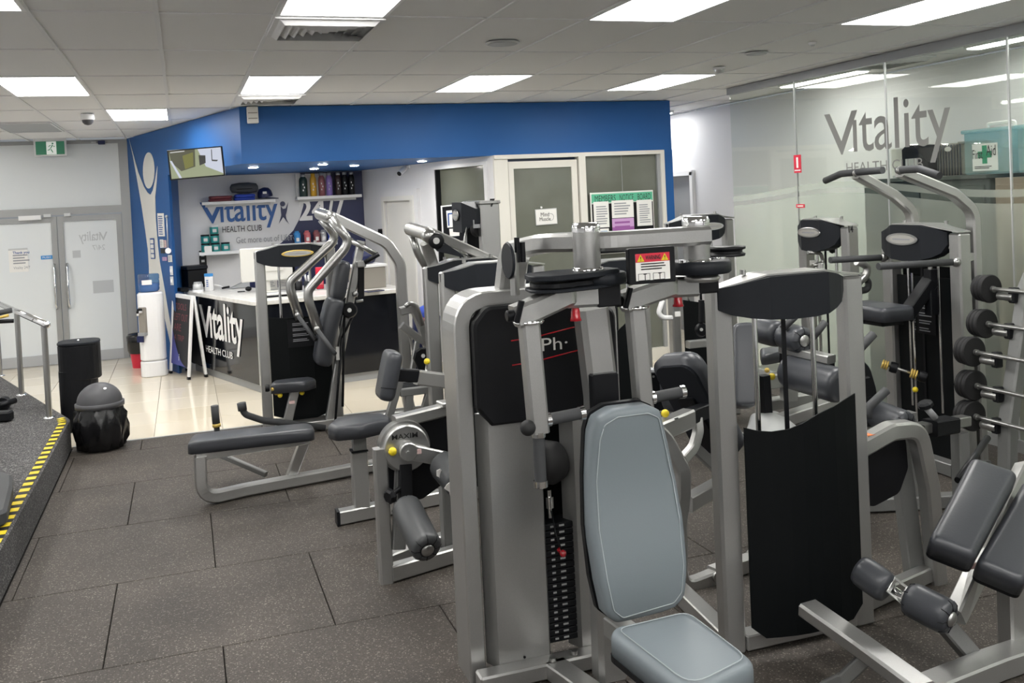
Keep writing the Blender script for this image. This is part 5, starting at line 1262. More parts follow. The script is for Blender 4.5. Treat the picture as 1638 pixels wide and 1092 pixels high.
for k, e in enumerate(ends):
    for yy in (4.71, 3.6):
        b = MB(); b.cyl((e.x + .012, yy + .03, e.z - .043), (e.x + .012, yy + .15, e.z - .043), .027, 14, .004); pg = b.build('peg', 'steel', rk)
        b = MB(); b.box((e.x + .025, yy + .04, e.z - .03), (.06, .05, .10), bev=.008); b.build('peg_collar', 'black', pg)
    t = thing('barbell', '%s fixed barbell with black plates on the A-frame rack' % names[k], 'barbell', (e.x, RYp, e.z), 'barbells on the A-frame rack')
    b = MB(); b.cyl((e.x, RYp, e.z), (e.x, 3.30, e.z), .014, 12); b.build('bar', 'steel', t)
    rr = [.094, .096, .098, .100, .100][k]
    for (yc, sg_) in ((RYp, 1), (3.30, -1)):
        for q in range(3):
            b = MB(); b.cyl((e.x, yc + sg_*(.005 + .034*q), e.z), (e.x, yc + sg_*(.035 + .034*q), e.z), rr*(1 - .04*q), 30, .006); b.build('plate', 'black_rubber', t)
        b = MB(); b.cyl((e.x, yc - sg_*.0, e.z), (e.x, yc - sg_*.02, e.z), .02, 14); b.build('collar', 'steel', t)

# ================================================================== LEFT: RAISED PLATFORM, RAIL, BINS
PZ = .28
MODE = 'floor'
pp_ = round_poly([(-1.05, -3.3), (-1.05, 9.42), (-2.25, 12.9), (-3.7, 12.9), (-3.7, -3.3)], [0, .18, .1, 0, 0], 6)
b = MB(); b.plate(pp_, PZ, (0, 0, 0), (1, 0, 0), (0, 1, 0), bev=.012); struct(b.build('platform', 'carpet'))
ht = thing('hazard_tape', 'yellow and black striped hazard tape along the carpeted platform edge', 'tape', (-1.1, 6.0, PZ))
b = MB(); b.box((-1.095, 6.2, PZ + .0015), (.062, 6.2, .002)); b.build('black_strip', 'black', ht)
m_ = MB(); m_.box((0, 0, 0), (.062, .075, .003)); me = bpy.data.meshes.new('yellow_stripe'); me.from_pydata(m_.v, [], m_.f); me.materials.append(M['yellow'])
for k in range(40):
    o = piece('yellow_stripe', me, (-1.095, 3.35 + .15*k, PZ + .0025), ht)
for k in range(3):
    o = piece('yellow_stripe', me, (-1.105 - .012*k, 9.30 + .075*k, PZ + .0045), ht); o.rotation_euler.z = .5 + .25*k; o.scale = (.95, .52, .95)

hr = thing('handrail', 'chrome tube handrail with round end on posts along the platform edge', 'handrail', (-1.7, 11.0, PZ))
p1, p2, p3 = Vector((-1.235, 9.55, 0)), Vector((-1.66, 10.95, 0)), Vector((-2.10, 12.45, 0))
zt = at(66, 520, Y=9.55).z
for p in (p1, p2, p3):
    b = MB(); b.cyl((p.x, p.y, PZ), (p.x, p.y, zt), .026, 18); po = b.build('post', 'steel', hr)
    b = MB(); b.lathe([(.052, 0), (.052, .008), (.04, .014), (.03, .016)], (p.x, p.y, PZ), seg=22); b.build('base_flange', 'chrome', po)
b = MB(); dr_ = (p1 - p3).normalized(); e1 = p1 + dr_*.14
b.tube([Vector((e1.x, e1.y, zt + .015)), Vector((p3.x, p3.y, zt + .015)) - dr_*.3], .03, 0, 16); rl = b.build('rail', 'chrome', hr)
b = MB(); b.ball((e1.x, e1.y, zt + .015), .034, 16, 10); b.build('end_ball', 'chrome', rl)

# parts of two cardio machines that reach in at the left edge
ct = thing('cross_trainer', 'black cardio machine foot and handlebar reaching in at the left edge by the handrail', 'cardio machine', (-2.0, 9.9, PZ))
q0 = at(0, 672, Z=PZ)
b = MB(); b.box((q0.x - .12, q0.y - .02, PZ + .05), (.50, .10, .09), rz=-.35, bev=.015); b.build('base_foot', 'black', ct)
b = MB(); b.tube([at(-30, 640, Z=PZ + .08), at(0, 648, Z=PZ + .06), at(24, 640, Z=PZ + .07)], .03, 0, 10); b.build('pedal', 'black', ct)
b = MB(); b.cyl(at(2, 648, Z=PZ+.05), at(2, 648, Z=PZ+.05) + Vector((.0, .12, 0)), .07, 18); b.build('drive_cover', 'black', ct)
b = MB(); b.tube([at(-25, 505, Y=9.9), at(0, 500, Y=9.9), at(19, 496, Y=9.9)], .025, 0, 10); b.build('handlebar', 'grip', ct)
b = MB(); b.tube([at(-25, 520, Y=9.9), at(0, 514, Y=9.9), at(22, 513, Y=9.9)], .02, 0, 10); b.build('lower_bar', 'black', ct)
b = MB(); b.tube([at(-6, 509, Y=9.85), at(14, 504, Y=9.85)], .014, 0, 8); b.build('yellow_grip', 'gold', ct)
b = MB(); b.bar([at(-20, 520, Y=9.95), at(-35, 670, Y=9.95)], .05, .05, ref=(0, 1, 0)); b.build('mast', 'black', ct)
tm = thing('treadmill', 'black rounded end of a treadmill on the platform beside the hazard tape', 'cardio machine', (-1.5, 7.3, PZ))
poly = [at(*q, Z=PZ+.10) for q in ((-60, 752), (8, 753), (20, 758), (20, 775), (10, 815), (-60, 835))]
b = MB(); b.plate(round_poly([(p.x, p.y) for p in poly], .07, 5), .10, (0, 0, PZ), (1, 0, 0), (0, 1, 0), bev=.02); b.build('end_cap', 'grip', tm)
b = MB(); p = at(-60, 790, Z=PZ+.1); b.box((p.x - .5, p.y, PZ + .11), (.9, .4, .03), bev=.005); b.build('running_belt', 'black_rubber', tm)

# tall black bin
tb = thing('tall_black_bin', 'tall black bin with rounded back and overhanging upper half beside platform corner', 'bin', (-1.03, 10.3, 0))
def bin_outline(w, d): return round_poly([(-w/2, -d/2), (w/2, -d/2), (w/2, d/2), (-w/2, d/2)], min(w, d)*.46, 7)
b = MB(); b.plate([(x - 1.05, y + 10.3) for x, y in bin_outline(.35, .365)], .60, (0, 0, 0), (1, 0, 0), (0, 1, 0), bev=.01, smooth=False); b.build('body', 'black', tb)
b = MB(); b.plate([(x - 1.03, y + 10.3) for x, y in bin_outline(.385, .37)], .34, (0, 0, .50), (1, 0, 0), (0, 1, 0), bev=.008); b.build('upper_body', 'black', tb)
b = MB(); b.plate([(x - 1.03, y + 10.3) for x, y in bin_outline(.39, .375)], .03, (0, 0, .84), (1, 0, 0), (0, 1, 0), bev=.008); lid = b.build('lid', 'charcoal', tb)
b = MB(); b.ball((-1.03, 10.26, .875), .014, 10, 6); b.build('button', 'chrome', lid)
# dome bin
dbn = thing('dome_lid_bin', 'grey dome lidded bin in a black plastic bag at the carpet edge', 'bin', (-.79, 9.32, 0))
b = MB(); prof = [(.165, .005), (.19, .02), (.212, .10), (.22, .2), (.215, .29), (.19, .355), (.18, .39)]
seg = 56; vs = []
for i, (r, z) in enumerate(prof):
    for k in range(seg):
        a = 2*PI*k/seg; amp = .013 if 0 < i < 6 else .004
        rr = r + amp*math.sin(9*a + i*.9) + amp*.7*math.sin(17*a - i*1.6) + amp*.7*math.sin(25*a + i*2.3)
        vs.append((-.79 + rr*math.cos(a), 9.32 + rr*math.sin(a), z))
fs = [(i*seg + k, i*seg + (k+1) % seg, (i+1)*seg + (k+1) % seg, (i+1)*seg + k) for i in range(len(prof)-1) for k in range(seg)]
b.add(vs, fs, True); b.add(vs[:seg], [tuple(reversed(range(seg)))]); 
D('bag', (0.006, 0.006, 0.007), 0.22, bump=(45, 0.6)); b.build('bin_bag', 'bag', dbn)
b = MB(); b.lathe([(.19, .375), (.207, .38), (.208, .42), (.196, .425)], (-.79, 9.32, 0), seg=40); b.build('rim', 'dome_grey', dbn)
b = MB(); b.lathe([(.192*math.cos(t), .42 + .175*math.sin(t)) for t in [k*PI/2/9 for k in range(9)]] + [(.01, .595)], (-.79, 9.32, 0), seg=40); dm = b.build('dome_lid', 'dome_grey', dbn)
b = MB(); b.plate(ellipse(.014, .01, 14), .002, at(168, 621, Y=9.19), (1, 0, 0), (0, .6, .8)); b.build('logo_mark', 'alu', dm)

# ================================================================== ENTRANCE CORNER
MODE = 'wall'
es = thing('exit_sign', 'green running man exit sign hanging from the ceiling above the double doors', 'sign', (-1.63, 14.05, 3.0))
a0, a1 = at(55, 226, Y=14.05), at(105, 247, Y=14.05)
b = MB(); b.box(((a0.x+a1.x)/2, 14.08, (a0.z+a1.z)/2 + .015), (a1.x-a0.x+.03, .04, a0.z-a1.z+.06), bev=.005); b.build('housing', 'white', es)
D('exit_green', (0.035, 0.16, 0.095), 0.4, emit=((0.035, 0.20, 0.11), 0.25)); D('exit_white', (0.8, 0.85, 0.8), 0.4, emit=((0.75, 0.8, 0.75), 0.35))
b = MB(); b.box(((a0.x+a1.x)/2, 14.057, (a0.z+a1.z)/2), (a1.x-a0.x-.02, .006, a0.z-a1.z-.01)); b.build('green_face', 'exit_green', es)
mx_, mz_ = (a0.x+a1.x)/2 + .015, (a0.z+a1.z)/2
b = MB(); b.box((mx_, 14.052, mz_), (.12, .004, a0.z-a1.z-.015)); b.build('doorway_symbol', 'exit_white', es)
b = MB(); b.plate(ellipse(.012, .012, 12, mx_ + .018, mz_ + .058), .002, (0, 14.049, 0), (1, 0, 0), (0, 0, 1))
for pl_ in ([(mx_+.012, mz_+.042), (mx_-.012, mz_+.0), (mx_-.004, mz_-.006), (mx_+.022, mz_+.034)], [(mx_-.012, mz_+.004), (mx_+.008, mz_-.03), (mx_+.022, mz_-.06), (mx_+.012, mz_-.064), (mx_-.004, mz_-.034)], [(mx_-.012, mz_+.002), (mx_-.02, mz_-.03), (mx_-.05, mz_-.034), (mx_-.05, mz_-.026), (mx_-.028, mz_-.02)], [(mx_+.01, mz_+.04), (mx_-.02, mz_+.036), (mx_-.036, mz_+.016), (mx_-.03, mz_+.012), (mx_-.016, mz_+.028)], [(mx_+.018, mz_+.036), (mx_+.03, mz_+.012), (mx_+.046, mz_+.018), (mx_+.044, mz_+.024), (mx_+.034, mz_+.022)]):
    b.plate(pl_, .002, (0, 14.049, 0), (1, 0, 0), (0, 0, 1))
o = b.build('running_man', 'exit_green', es)
ms = thing('motion_sensor', 'small dark sensor at the ceiling above the right entrance door', 'sensor', (-.98, 14.1, 3.07))
b = MB(); b.box((-.98, 14.1, 3.075), (.09, .06, .05), bev=.006); b.build('body', 'navy', ms); b = MB(); b.box((-1.08, 14.12, 3.085), (.06, .03, .02)); b.build('bracket', 'alu', ms)
ty = thing('door_notice', 'white THANK YOU notice taped on the left frosted door', 'notice', (-2.02, 14.18, 1.5))
n0, n1 = at(13, 398, Y=14.185), at(46, 434, Y=14.185)
b = MB(); b.box(((n0.x+n1.x)/2, 14.188, (n0.z+n1.z)/2), (n1.x-n0.x, .004, n0.z-n1.z)); sh_ = b.build('sheet', 'paper', ty)
b = MB(); b.box(((n0.x+n1.x)/2, 14.1855, n0.z - .012), (n1.x-n0.x, .001, .024)); b.build('blue_border', 'alu', ty)
text('lettering', 'Thank you', (n0.x+.05, 14.1855, n0.z-.085), (1,0,0), (0,0,1), .2, .045, 'ink_blue', ty, .001, .02)
lines('print', (n0.x+.05, 14.185, n1.z+.1), (1,0,0), (0,0,1), .2, .14, 4, 'ink_grey', ty)
text('lettering', 'Vitality 24/7', (n0.x+.05, 14.1855, n1.z+.03), (1,0,0), (0,0,1), .2, .045, 'ink_grey', ty, .001)

def on(px, py, A, U, d=0.0):
    """point on the upright plane through A along U, moved d towards the room, seen in that direction"""
    r = RW @ Vector((px - 819.0, py - 355.0, FPX)); n = Vector((U.y, -U.x, 0))
    if n.dot(EYE - A) < 0: n = -n
    A2 = A + n*d; t = (A2 - EYE).dot(n) / r.dot(n); return EYE + r*t
def on_f(px, py, d=0.004): return on(px, py, FA, FU, d)
def poly3(mb, pts, nn, t=.004):
    k = len(pts); nn = Vector(nn).normalized()*t
    mb.add([Vector(p) for p in pts] + [Vector(p) + nn for p in pts], [tuple(range(k)), tuple(range(2*k-1, k-1, -1))] + [(i, k+i, k+(i+1) % k, (i+1) % k) for i in range(k)])
    return mb
# the white leaping figure on the angled blue wall
mf = thing('wall_figure', 'tall white stylised figure with raised arms on the angled blue wall', 'wall decal', facet(1.0, .1, .004))
left = [(206.5, 222), (213, 250), (219.5, 286), (227, 330), (233, 370), (237, 400), (238.5, 424)]
right = [(252, 224+41.5), (251, 290), (248.5, 315), (249.5, 350), (253, 395), (256, 420)]
inner = [(251.0, 265.5), (247.8, 291), (245.0, 304), (241.2, 311.5), (236.5, 308), (230.5, 298.5), (226.3, 288), (221.5, 276), (213.5, 247)]
out = left + [(239.5, 470), (239, 530), (238, 566), (241, 566), (246, 520), (252, 466), (262, 500), (272, 545), (277, 570), (280, 570), (274, 525), (264, 465)] + right[::-1] + inner[1:]
b = MB(); poly3(b, [on_f(*q, .003) for q in out], FN, .004); b.build('body', 'offwhite', mf)
b = MB(); poly3(b, [on_f(238.2 + 9.2*math.cos(2*PI*k/28), 272.5 + 29*math.sin(2*PI*k/28), .003) for k in range(28)], FN, .004); b.build('head', 'offwhite', mf)
def wall_card(name, label, cat, rect, m, pts=on_f, nn=None, group=None, extra=None):
    x0, y0, x1, y1 = rect; nn = FN if nn is None else nn
    sl = (y1 - y0) * .055
    ps = [pts(x0, y0), pts(x1, y0 - (x1-x0)*.02), pts(x1 + sl, y1 - (x1-x0)*.02), pts(x0 + sl, y1)]
    c = (ps[0]+ps[1]+ps[2]+ps[3])/4
    t = thing(name, label, cat, c, group)
    b = MB(); poly3(b, ps, nn, .004); s_ = b.build('sheet', m, t)
    u = (ps[1]-ps[0]); v = (ps[0]-ps[3]); return t, ps, u, v
t, ps, u, v = wall_card('leaflet_holder', 'pale leaflet strip high on the blue wall right of the white figure', 'leaflet holder', (252, 341, 262, 378), 'paper', lambda x, y: on_f(x, y, .006))
lines('print', ps[3] + u*.15 + v*.06 + FN*.005, u, v, u.length*.7, v.length*.85, 9, 'ink_blue', t)
t, ps, u, v = wall_card('leaflet_holder', 'blue and white leaflet strip on the trunk of the white figure', 'leaflet holder', (240, 381, 246.5, 414), 'ink_blue', lambda x, y: on_f(x, y, .012))
for k in range(4):
    b = MB(); b.add([ps[3] + u*.12 + v*(.06+.23*k) + FN*.006, ps[3] + u*.88 + v*(.06+.23*k) + FN*.006, ps[3] + u*.88 + v*(.24+.23*k) + FN*.006, ps[3] + u*.12 + v*(.24+.23*k) + FN*.006], [(0,1,2,3)]); b.build('leaflet', 'paper', t)
for lab, rc, m_ in (('small card under the leaflet strip on the blue wall', (256, 383, 261, 396), 'paper'), ('small card right of the other card under the leaflet strip', (261.5, 384, 266, 396), 'pale_pink'), ('small purple card above the light switches', (260, 411, 267, 417), 'lilac'), ('pale card above the light switches', (269, 408, 275, 419), 'paper')):
    t, ps, u, v = wall_card('card', lab, 'card', rc, m_, lambda x, y: on_f(x, y, .006))
    lines('print', ps[3] + u*.15 + v*.1 + FN*.005, u, v, u.length*.7, v.length*.8, 4, 'ink_grey', t)
for lab, rc in (('upper white light switch plate on the blue wall', (272, 425.5, 276, 440)), ('lower white light switch plate on the blue wall', (272.5, 442, 277, 456))):
    t, ps, u, v = wall_card('light_switch', lab, 'switch', rc, 'white_plastic', lambda x, y: on_f(x, y, .01))
    c = (ps[0]+ps[2])/2 + FN*.008; b = MB(); b.box(c, (.02, .02, .04), rz=math.atan2(FU.y, FU.x)); b.build('rocker', 'white', t)
t, ps, u, v = wall_card('wall_thermostat', 'black gadget with round white dial on the blue wall', 'dial', (257, 397, 264, 405), 'black', lambda x, y: on_f(x, y, .01))
b = MB(); b.cyl(on_f(269, 401, .01), on_f(269, 401, .04), .035, 18); b.build('dial', 'white_plastic', t)
wd_ = thing('measuring_rod', 'thin pale measuring rod hung on the blue wall beside the leaflets', 'rod', on_f(267, 370))
b = MB(); b.tube([on_f(266.5, 344, .02), on_f(269, 398, .02)], .008, 0, 8); b.build('rod', 'alu', wd_); b = MB(); b.ball(on_f(266.5, 346, .02), .02, 10, 6); b.build('rod_head', 'alu', wd_)

# water cooler
MODE = 'floor'
CY_ = 13.15
c0 = at(248, 592, Z=0); cx_ = at(245.5, 560, Y=CY_).x
wc = thing('water_cooler', 'white water cooler with blue water bottle before the angled blue wall', 'water cooler', (cx_, CY_, 0))
ztop = at(246, 466, Y=CY_).z
co = [(x + cx_, y + CY_) for x, y in round_poly([(-.165, -.16), (.165, -.16), (.15, .13), (-.15, .13)], .12, 6)]
b = MB(); b.plate([(cx_ + (x-cx_)*1.02, CY_ + (y-CY_)*1.02) for x, y in co], .20, (0, 0, .0), (1, 0, 0), (0, 1, 0), bev=.012); b.build('base', 'white_plastic', wc)
b = MB(); b.plate(co, ztop - .205, (0, 0, .205), (1, 0, 0), (0, 1, 0), bev=.02); b.build('cabinet', 'white_plastic', wc)
b = MB(); b.box((cx_ - .095, CY_ - .135, .72), (.10, .07, .36), rz=-.6, bev=.01); rc_ = b.build('tap_recess', 'wicker', wc)
b = MB(); b.box((cx_ - .105, CY_ - .15, .56), (.10, .08, .04), rz=-.6); b.build('drip_tray', 'alu_grey', rc_)
for dz, m_ in ((0, 'white_plastic'), (.03, 'black')):
    b = MB(); b.tube([(cx_ - .10, CY_ - .15, .84 + dz), (cx_ - .15, CY_ - .21, .85 + dz), (cx_ - .155, CY_ - .215, .80 + dz)], .016, .02, 8); b.build('tap', m_, wc)
b = MB(); b.box((cx_ - .14, CY_ - .175, .50), (.09, .02, .08), rz=-.6); lb = b.build('label', 'navy', wc)
b = MB(); b.lathe([(.06, 0), (.10, .01), (.125, .03), (.13, .06), (.124, .075), (.13, .09), (.13, .15), (.124, .165), (.13, .18), (.13, .225), (.12, .24), (.03, .242)], (cx_ - .01, CY_, ztop - .01), seg=30); bt = b.build('bottle', 'jug_plastic', wc)
b = MB(); b.lathe([(.11, .02), (.12, .035), (.122, .12), (.02, .121)], (cx_ - .01, CY_, ztop - .01), seg=24)
D('water', (0.16, 0.34, 0.52), 0.1); b.build('water', 'water', bt)
b = MB(); b.box((cx_ - .03, CY_ - .131, ztop + .13), (.12, .002, .06)); b.build('bottle_label', 'white', bt)
rb2 = thing('waste_bin', 'small red waste bin with a black bag left of the water cooler', 'bin', (-.645, 13.95, 0))
bx, by = -.645, 13.95
b = MB(); b.lathe([(.10, 0), (.125, .22), (.135, .36), (.12, .365)], (bx, by, 0), seg=20, smooth=True); b.build('body', 'red_sign', rb2)
b = MB(); b.lathe([(.138, .20), (.152, .24), (.158, .35), (.165, .43), (.14, .46), (.10, .44)], (bx, by, 0), seg=20); b.build('bin_bag', 'bag', rb2)

# ---------------------------------------------------------------- reception counter
DA, DB = Vector((.02, 13.22, 0)), Vector((.73, 11.05, 0)); DC = Vector((2.46, 11.28, 0))
DU = (DB - DA).normalized(); DN = Vector((DU.y, -DU.x, 0)); DN = DN if DN.x < 0 else -DN
EU = (DC - DB).normalized(); EN = Vector((EU.y, -EU.x, 0)); EN = EN if EN.y < 0 else -EN
rd = thing('reception_counter', 'glossy black reception counter with white top and Vitality lettering', 'counter', (1.0, 11.8, 0))
oin = [(DA.x, DA.y), (DB.x, DB.y), (DC.x, DC.y), (2.38, 11.88), (1.22, 11.74), (.68, 13.25)]
b = MB(); b.plate(oin, .90, (0, 0, .10), (1, 0, 0), (0, 1, 0)); b.build('front_panel', 'black_gloss', rd)
b = MB(); b.plate([(.06, 13.2), (.76, 11.09), (2.42, 11.31), (2.35, 11.85), (1.22, 11.7), (.66, 13.2)], .10, (0, 0, 0), (1, 0, 0), (0, 1, 0)); b.build('plinth', 'alu_grey', rd)
otop = [(-.02, 13.26), (.70, 11.01), (2.50, 11.25), (2.42, 11.92), (1.25, 11.78), (.72, 13.28)]
b = MB(); b.plate(round_poly(otop, [.02, .10, .03, .03, .02, .02], 4), .05, (0, 0, 1.0), (1, 0, 0), (0, 1, 0), bev=.006); b.build('worktop', 'counter_white', rd)
b = MB(); b.bar([DB + DN*.004 + Vector((0, 0, .1)), DB + DN*.004 + Vector((0, 0, 1.0))], .01, .01, ref=(0, 1, 0)); b.build('corner_trim', 'alu', rd)
def on_d(px, py, d=.004): return on(px, py, DA, DU, d)
l0 = on_d(322, 551); l1 = on_d(388, 575)
sL = (l0 - DA).dot(DU); sR = (on_d(389, 520) - DA).dot(DU); zB = on_d(350, 545).z; zT = on_d(345, 483).z
logo(DA + DU*sL + Vector((0, 0, .36)) + DN*.004, DU, (0, 0, 1), sR - sL, .60, 'white', rd, .004, .02)
text('lettering', 'HEALTH CLUB', DA + DU*(sL + .18) + Vector((0, 0, .31)) + DN*.004, DU, (0, 0, 1), (sR - sL)*.62, .085, 'white', rd, .004, .01)

# A-frame sign
sg = thing('a_frame_sign', 'white framed A-frame chalkboard sign standing before the reception counter', 'sign board', (.0, 12.9, 0))
fa, fb = at(273, 597, Z=0), at(302, 607, Z=0)
U_ = (fb - fa).normalized(); N_ = Vector((U_.y, -U_.x, 0)); N_ = N_ if N_.x < 0 else -N_
topz = 1.03; lean = .10
for sgn in (1, -1):
    def bp(s, z, d=0.0):
        base = fa - N_*.11 + N_*sgn*(.11 - lean*(z/topz)) ; return base + U_*s + Vector((0, 0, z)) + N_*sgn*d
    Lw = (fb - fa).length
    for s_ in (0, Lw):
        b = MB(); b.bar([bp(s_, .03), bp(s_, topz)], .055, .03, ref=tuple(N_)); st_ = b.build('stile', 'white', sg)
        b = MB(); b.bar([bp(s_, 0), bp(s_, .035)], .06, .035, ref=tuple(N_)); b.build('foot', 'black', st_)
    b = MB(); b.bar([bp(0, topz - .02), bp(Lw, topz - .02)], .03, .05); b.build('top_frame', 'white', sg)
    b = MB(); b.add([bp(.02, .14, .006), bp(Lw - .02, .14, .006), bp(Lw - .02, topz - .04, .006), bp(.02, topz - .04, .006), bp(.02, .14, -.006), bp(Lw - .02, .14, -.006), bp(Lw - .02, topz - .04, -.006), bp(.02, topz - .04, -.006)], [(0,1,2,3), (7,6,5,4), (0,4,5,1), (1,5,6,2), (2,6,7,3), (3,7,4,0)])
    bd = b.build('board', 'charcoal', sg)
    if sgn == 1:
        V_ = (bp(0, .6) - bp(0, .5)).normalized()
        D('chalk_pink', (0.22, 0.07, 0.08), 0.8)
        for tx, s0, zz, ww, hh in (('TOOLS', .10, .84, .40, .08), ('LEFT OUT', .08, .70, .48, .09), ('ARE', .08, .57, .26, .09), ('A TRIP', .10, .45, .36, .07)):
            text('chalk_lettering', tx, bp(s0, zz, .008), U_, V_, ww, hh, 'chalk_pink', bd, .001)
        b = MB(); cp = [bp(.02, .14, .008)] + [bp(.02 + (Lw - .06)*k/10, .14 + .46*(1 - (k/10))**2.2, .008) for k in range(11)]
        b.add(cp, [tuple(range(len(cp)))]); D('violet_blue', (0.06, 0.07, 0.28), 0.5); b.build('blue_curve', 'violet_blue', bd)
        text('lettering', 'i', bp(.30, .20, .009), U_, V_, .02, .08, 'white', bd, .001)

# things on the counter (top surface at 1.05)
CT = 1.05
def on_c(px, py): return at(px, py, Z=CT)
def boxy(name, label, cat, px, py, size, m, rz=0.0, bev=.006, z=CT, part='body', group=None):
    p = at(px, py, Z=z); t = thing(name, label, cat, (p.x, p.y, z), group)
    b = MB(); b.box((p.x, p.y, z + size[2]/2 + .0005), size, rz=rz, bev=bev); b.build(part, m, t); return t, p
RZ = math.atan2(DU.y, DU.x)
t, p = boxy('card_printer', 'black printer at the far end of the reception counter', 'printer', 311, 459, (.30, .26, .24), 'black', RZ)
b = MB(); b.box((p.x, p.y, CT + .27), (.33, .29, .05), rz=RZ, bev=.01); b.build('lid', 'charcoal', t)
t, p = boxy('card_reader', 'low black reader in front of the black printer', 'reader', 293, 466, (.16, .10, .05), 'black', RZ)
p = on_c(317, 467); b = MB(); t = thing('lolly_jar', 'clear tub of grey packets between printer and blue box', 'jar', (p.x, p.y, CT))
b.lathe([(.06, 0), (.065, .05), (.062, .10), (.05, .11)], (p.x, p.y, CT), seg=18); b.build('tub', 'alu', t); b = MB(); b.lathe([(.066, .0), (.068, .03), (.05, .031)], (p.x, p.y, CT), seg=18); b.build('base', 'white', t); b = MB(); b.lathe([(.055, .11), (.05, .13)], (p.x, p.y, CT), seg=18); b.build('lid', 'alu_grey', t)
t, p = boxy('leaflet_box', 'blue topped white leaflet box standing on the counter', 'box', 335, 465, (.10, .06, .20), 'white', RZ + PI/2 - 1.2)
b = MB(); b.box((p.x, p.y, CT + .205), (.104, .064, .04), rz=RZ + PI/2 - 1.2, bev=.004); b.build('blue_top', 'sky_blue', t)
lines('print', (p.x - .035, p.y - .034, CT + .05), (1, 0, 0), (0, 0, 1), .06, .1, 4, 'ink_blue', t)
p = on_c(349, 463); t = thing('charger_cable', 'looped white charger cable lying by the blue topped box', 'cable', (p.x, p.y, CT))
b = MB(); b.tube([Vector((p.x + .06*math.cos(a), p.y + .05*math.sin(a), CT + .02 + .05*abs(math.sin(a*.5)))) for a in [k*2*PI/14 for k in range(14)]], .007, 0, 6); b.build('loop', 'white', t)
b = MB(); b.tube([Vector((p.x + .05, p.y, CT + .015)), Vector((p.x + .14, p.y - .04, CT + .03))], .014, 0, 8); b.build('plug', 'black', t)
p = on_c(395, 466); t = thing('computer_mouse', 'black mouse on the counter near its front edge', 'mouse', (p.x, p.y, CT))
b = MB(); b.ball((p.x + .02, p.y, CT + .032), .04, 14, 8, .75); b.build('body', 'black', t); b = MB(); b.box((p.x - .07, p.y - .01, CT + .006), (.09, .06, .01), bev=.003); b.build('mouse_pad', 'charcoal', t)
p = on_c(381, 460); t = thing('letter_tray', 'grey wedge shaped tray behind the mouse', 'tray', (p.x, p.y, CT))
b = MB(); b.plate([(0, 0), (.24, 0), (.24, .10)], .2, (p.x - .1, p.y + .05, CT + .007), (1, 0, 0), (0, 0, 1)); b.build('wedge', 'alu_grey', t); b = MB(); b.box((p.x, p.y, CT + .004), (.3, .12, .006)); b.build('base', 'alu', t)
# monitor seen from behind
p = Vector((.82, 12.1, CT)); t = thing('computer_monitor', 'cream back of a computer monitor on the reception counter', 'monitor', p)
m0, m1 = at(383, 398, Y=12.1), at(470, 446, Y=12.1)
b = MB(); b.box(((m0.x+m1.x)/2, 12.1, (m0.z+m1.z)/2), (m1.x-m0.x, .05, m0.z-m1.z), bev=.012); b.build('back_shell', 'monitor_grey', t)
b = MB(); b.box(((m0.x+m1.x)/2 + .05, 12.07, (m0.z+m1.z)/2 + .02), (.28, .02, .22), bev=.005); b.build('rear_panel', 'monitor_grey', t)
b = MB(); b.box(((m0.x+m1.x)/2, 12.14, CT + .115), (.06, .04, .2)); b.build('stand', 'monitor_grey', t); b = MB(); b.box(((m0.x+m1.x)/2, 12.1, CT + .008), (.25, .18, .014), bev=.004); b.build('stand_base', 'monitor_grey', t)
# price sheets standing on the counter
for lab, px, py, w_, h_ in (('clear stand with a printed price sheet left of the guide rod', 432, 464, .19, .27), ('narrow printed sheet right of the guide rod', 455, 463, .10, .26)):
    p = on_c(px, py); t = thing('sheet_stand', lab, 'sheet stand', (p.x, p.y, CT))
    b = MB(); b.box((p.x, p.y, CT + h_/2 + .01), (w_, .006, h_)); b.build('sheet', 'paper', t); b = MB(); b.box((p.x, p.y, CT + .005), (w_, .08, .008)); b.build('foot', 'clear_glass', t)
    lines('print', (p.x - w_*.4, p.y - .0035, CT + .04), (1, 0, 0), (0, 0, 1), w_*.8, h_*.8, 10, 'ink_grey', t)
t, p = boxy('keyboard', 'white keyboard on the counter behind the weight tower post', 'keyboard', 437, 470, (.36, .13, .018), 'white', EU.y)
lines('keys', (p.x - .17, p.y - .055, CT + .019), (1, 0, 0), (0, 1, 0), .34, .11, 4, 'alu', t, .001, .7, .0)
t, p = boxy('phone', 'black flat phone at the front edge of the counter', 'phone', 440, 475, (.34, .06, .02), 'black', EU.y)
b = MB(); b.box((p.x, p.y, CT + .022), (.28, .04, .003)); b.build('screen', 'black_gloss', t)
t, p = boxy('drinks_can_box', 'tall red box standing among pots on the counter', 'box', 512, 462, (.09, .07, .27), 'red_sign', 0)
b = MB(); b.box((p.x, p.y - .036, CT + .08), (.07, .003, .05)); b.build('label', 'coral', t)
for k, (px, py, m_, lab) in enumerate(((478, 464, 'black', 'black pen pot with grey tissue on the counter'), (493, 464, 'charcoal', 'dark pot beside the red box on the counter'))):
    p = on_c(px, py); t = thing('pen_pot', lab, 'pot', (p.x, p.y, CT))
    b = MB(); b.lathe([(.045, 0), (.05, .11), (.044, .111)], (p.x, p.y, CT), seg=16); b.build('pot', m_, t)
    for q in range(5):
        a = q*1.3; b = MB(); b.tube([(p.x + .02*math.cos(a), p.y + .02*math.sin(a), CT + .08), (p.x + .04*math.cos(a), p.y + .04*math.sin(a), CT + .17 + .01*q)], .008, 0, 6); b.build('pen', ('alu', 'white', 'ink_grey')[q % 3], t)
t, p = boxy('drawer_unit', 'taupe drawer unit with white top behind the counter end', 'drawers', 588, 460, (.36, .35, .26), 'wicker', .15, z=CT)
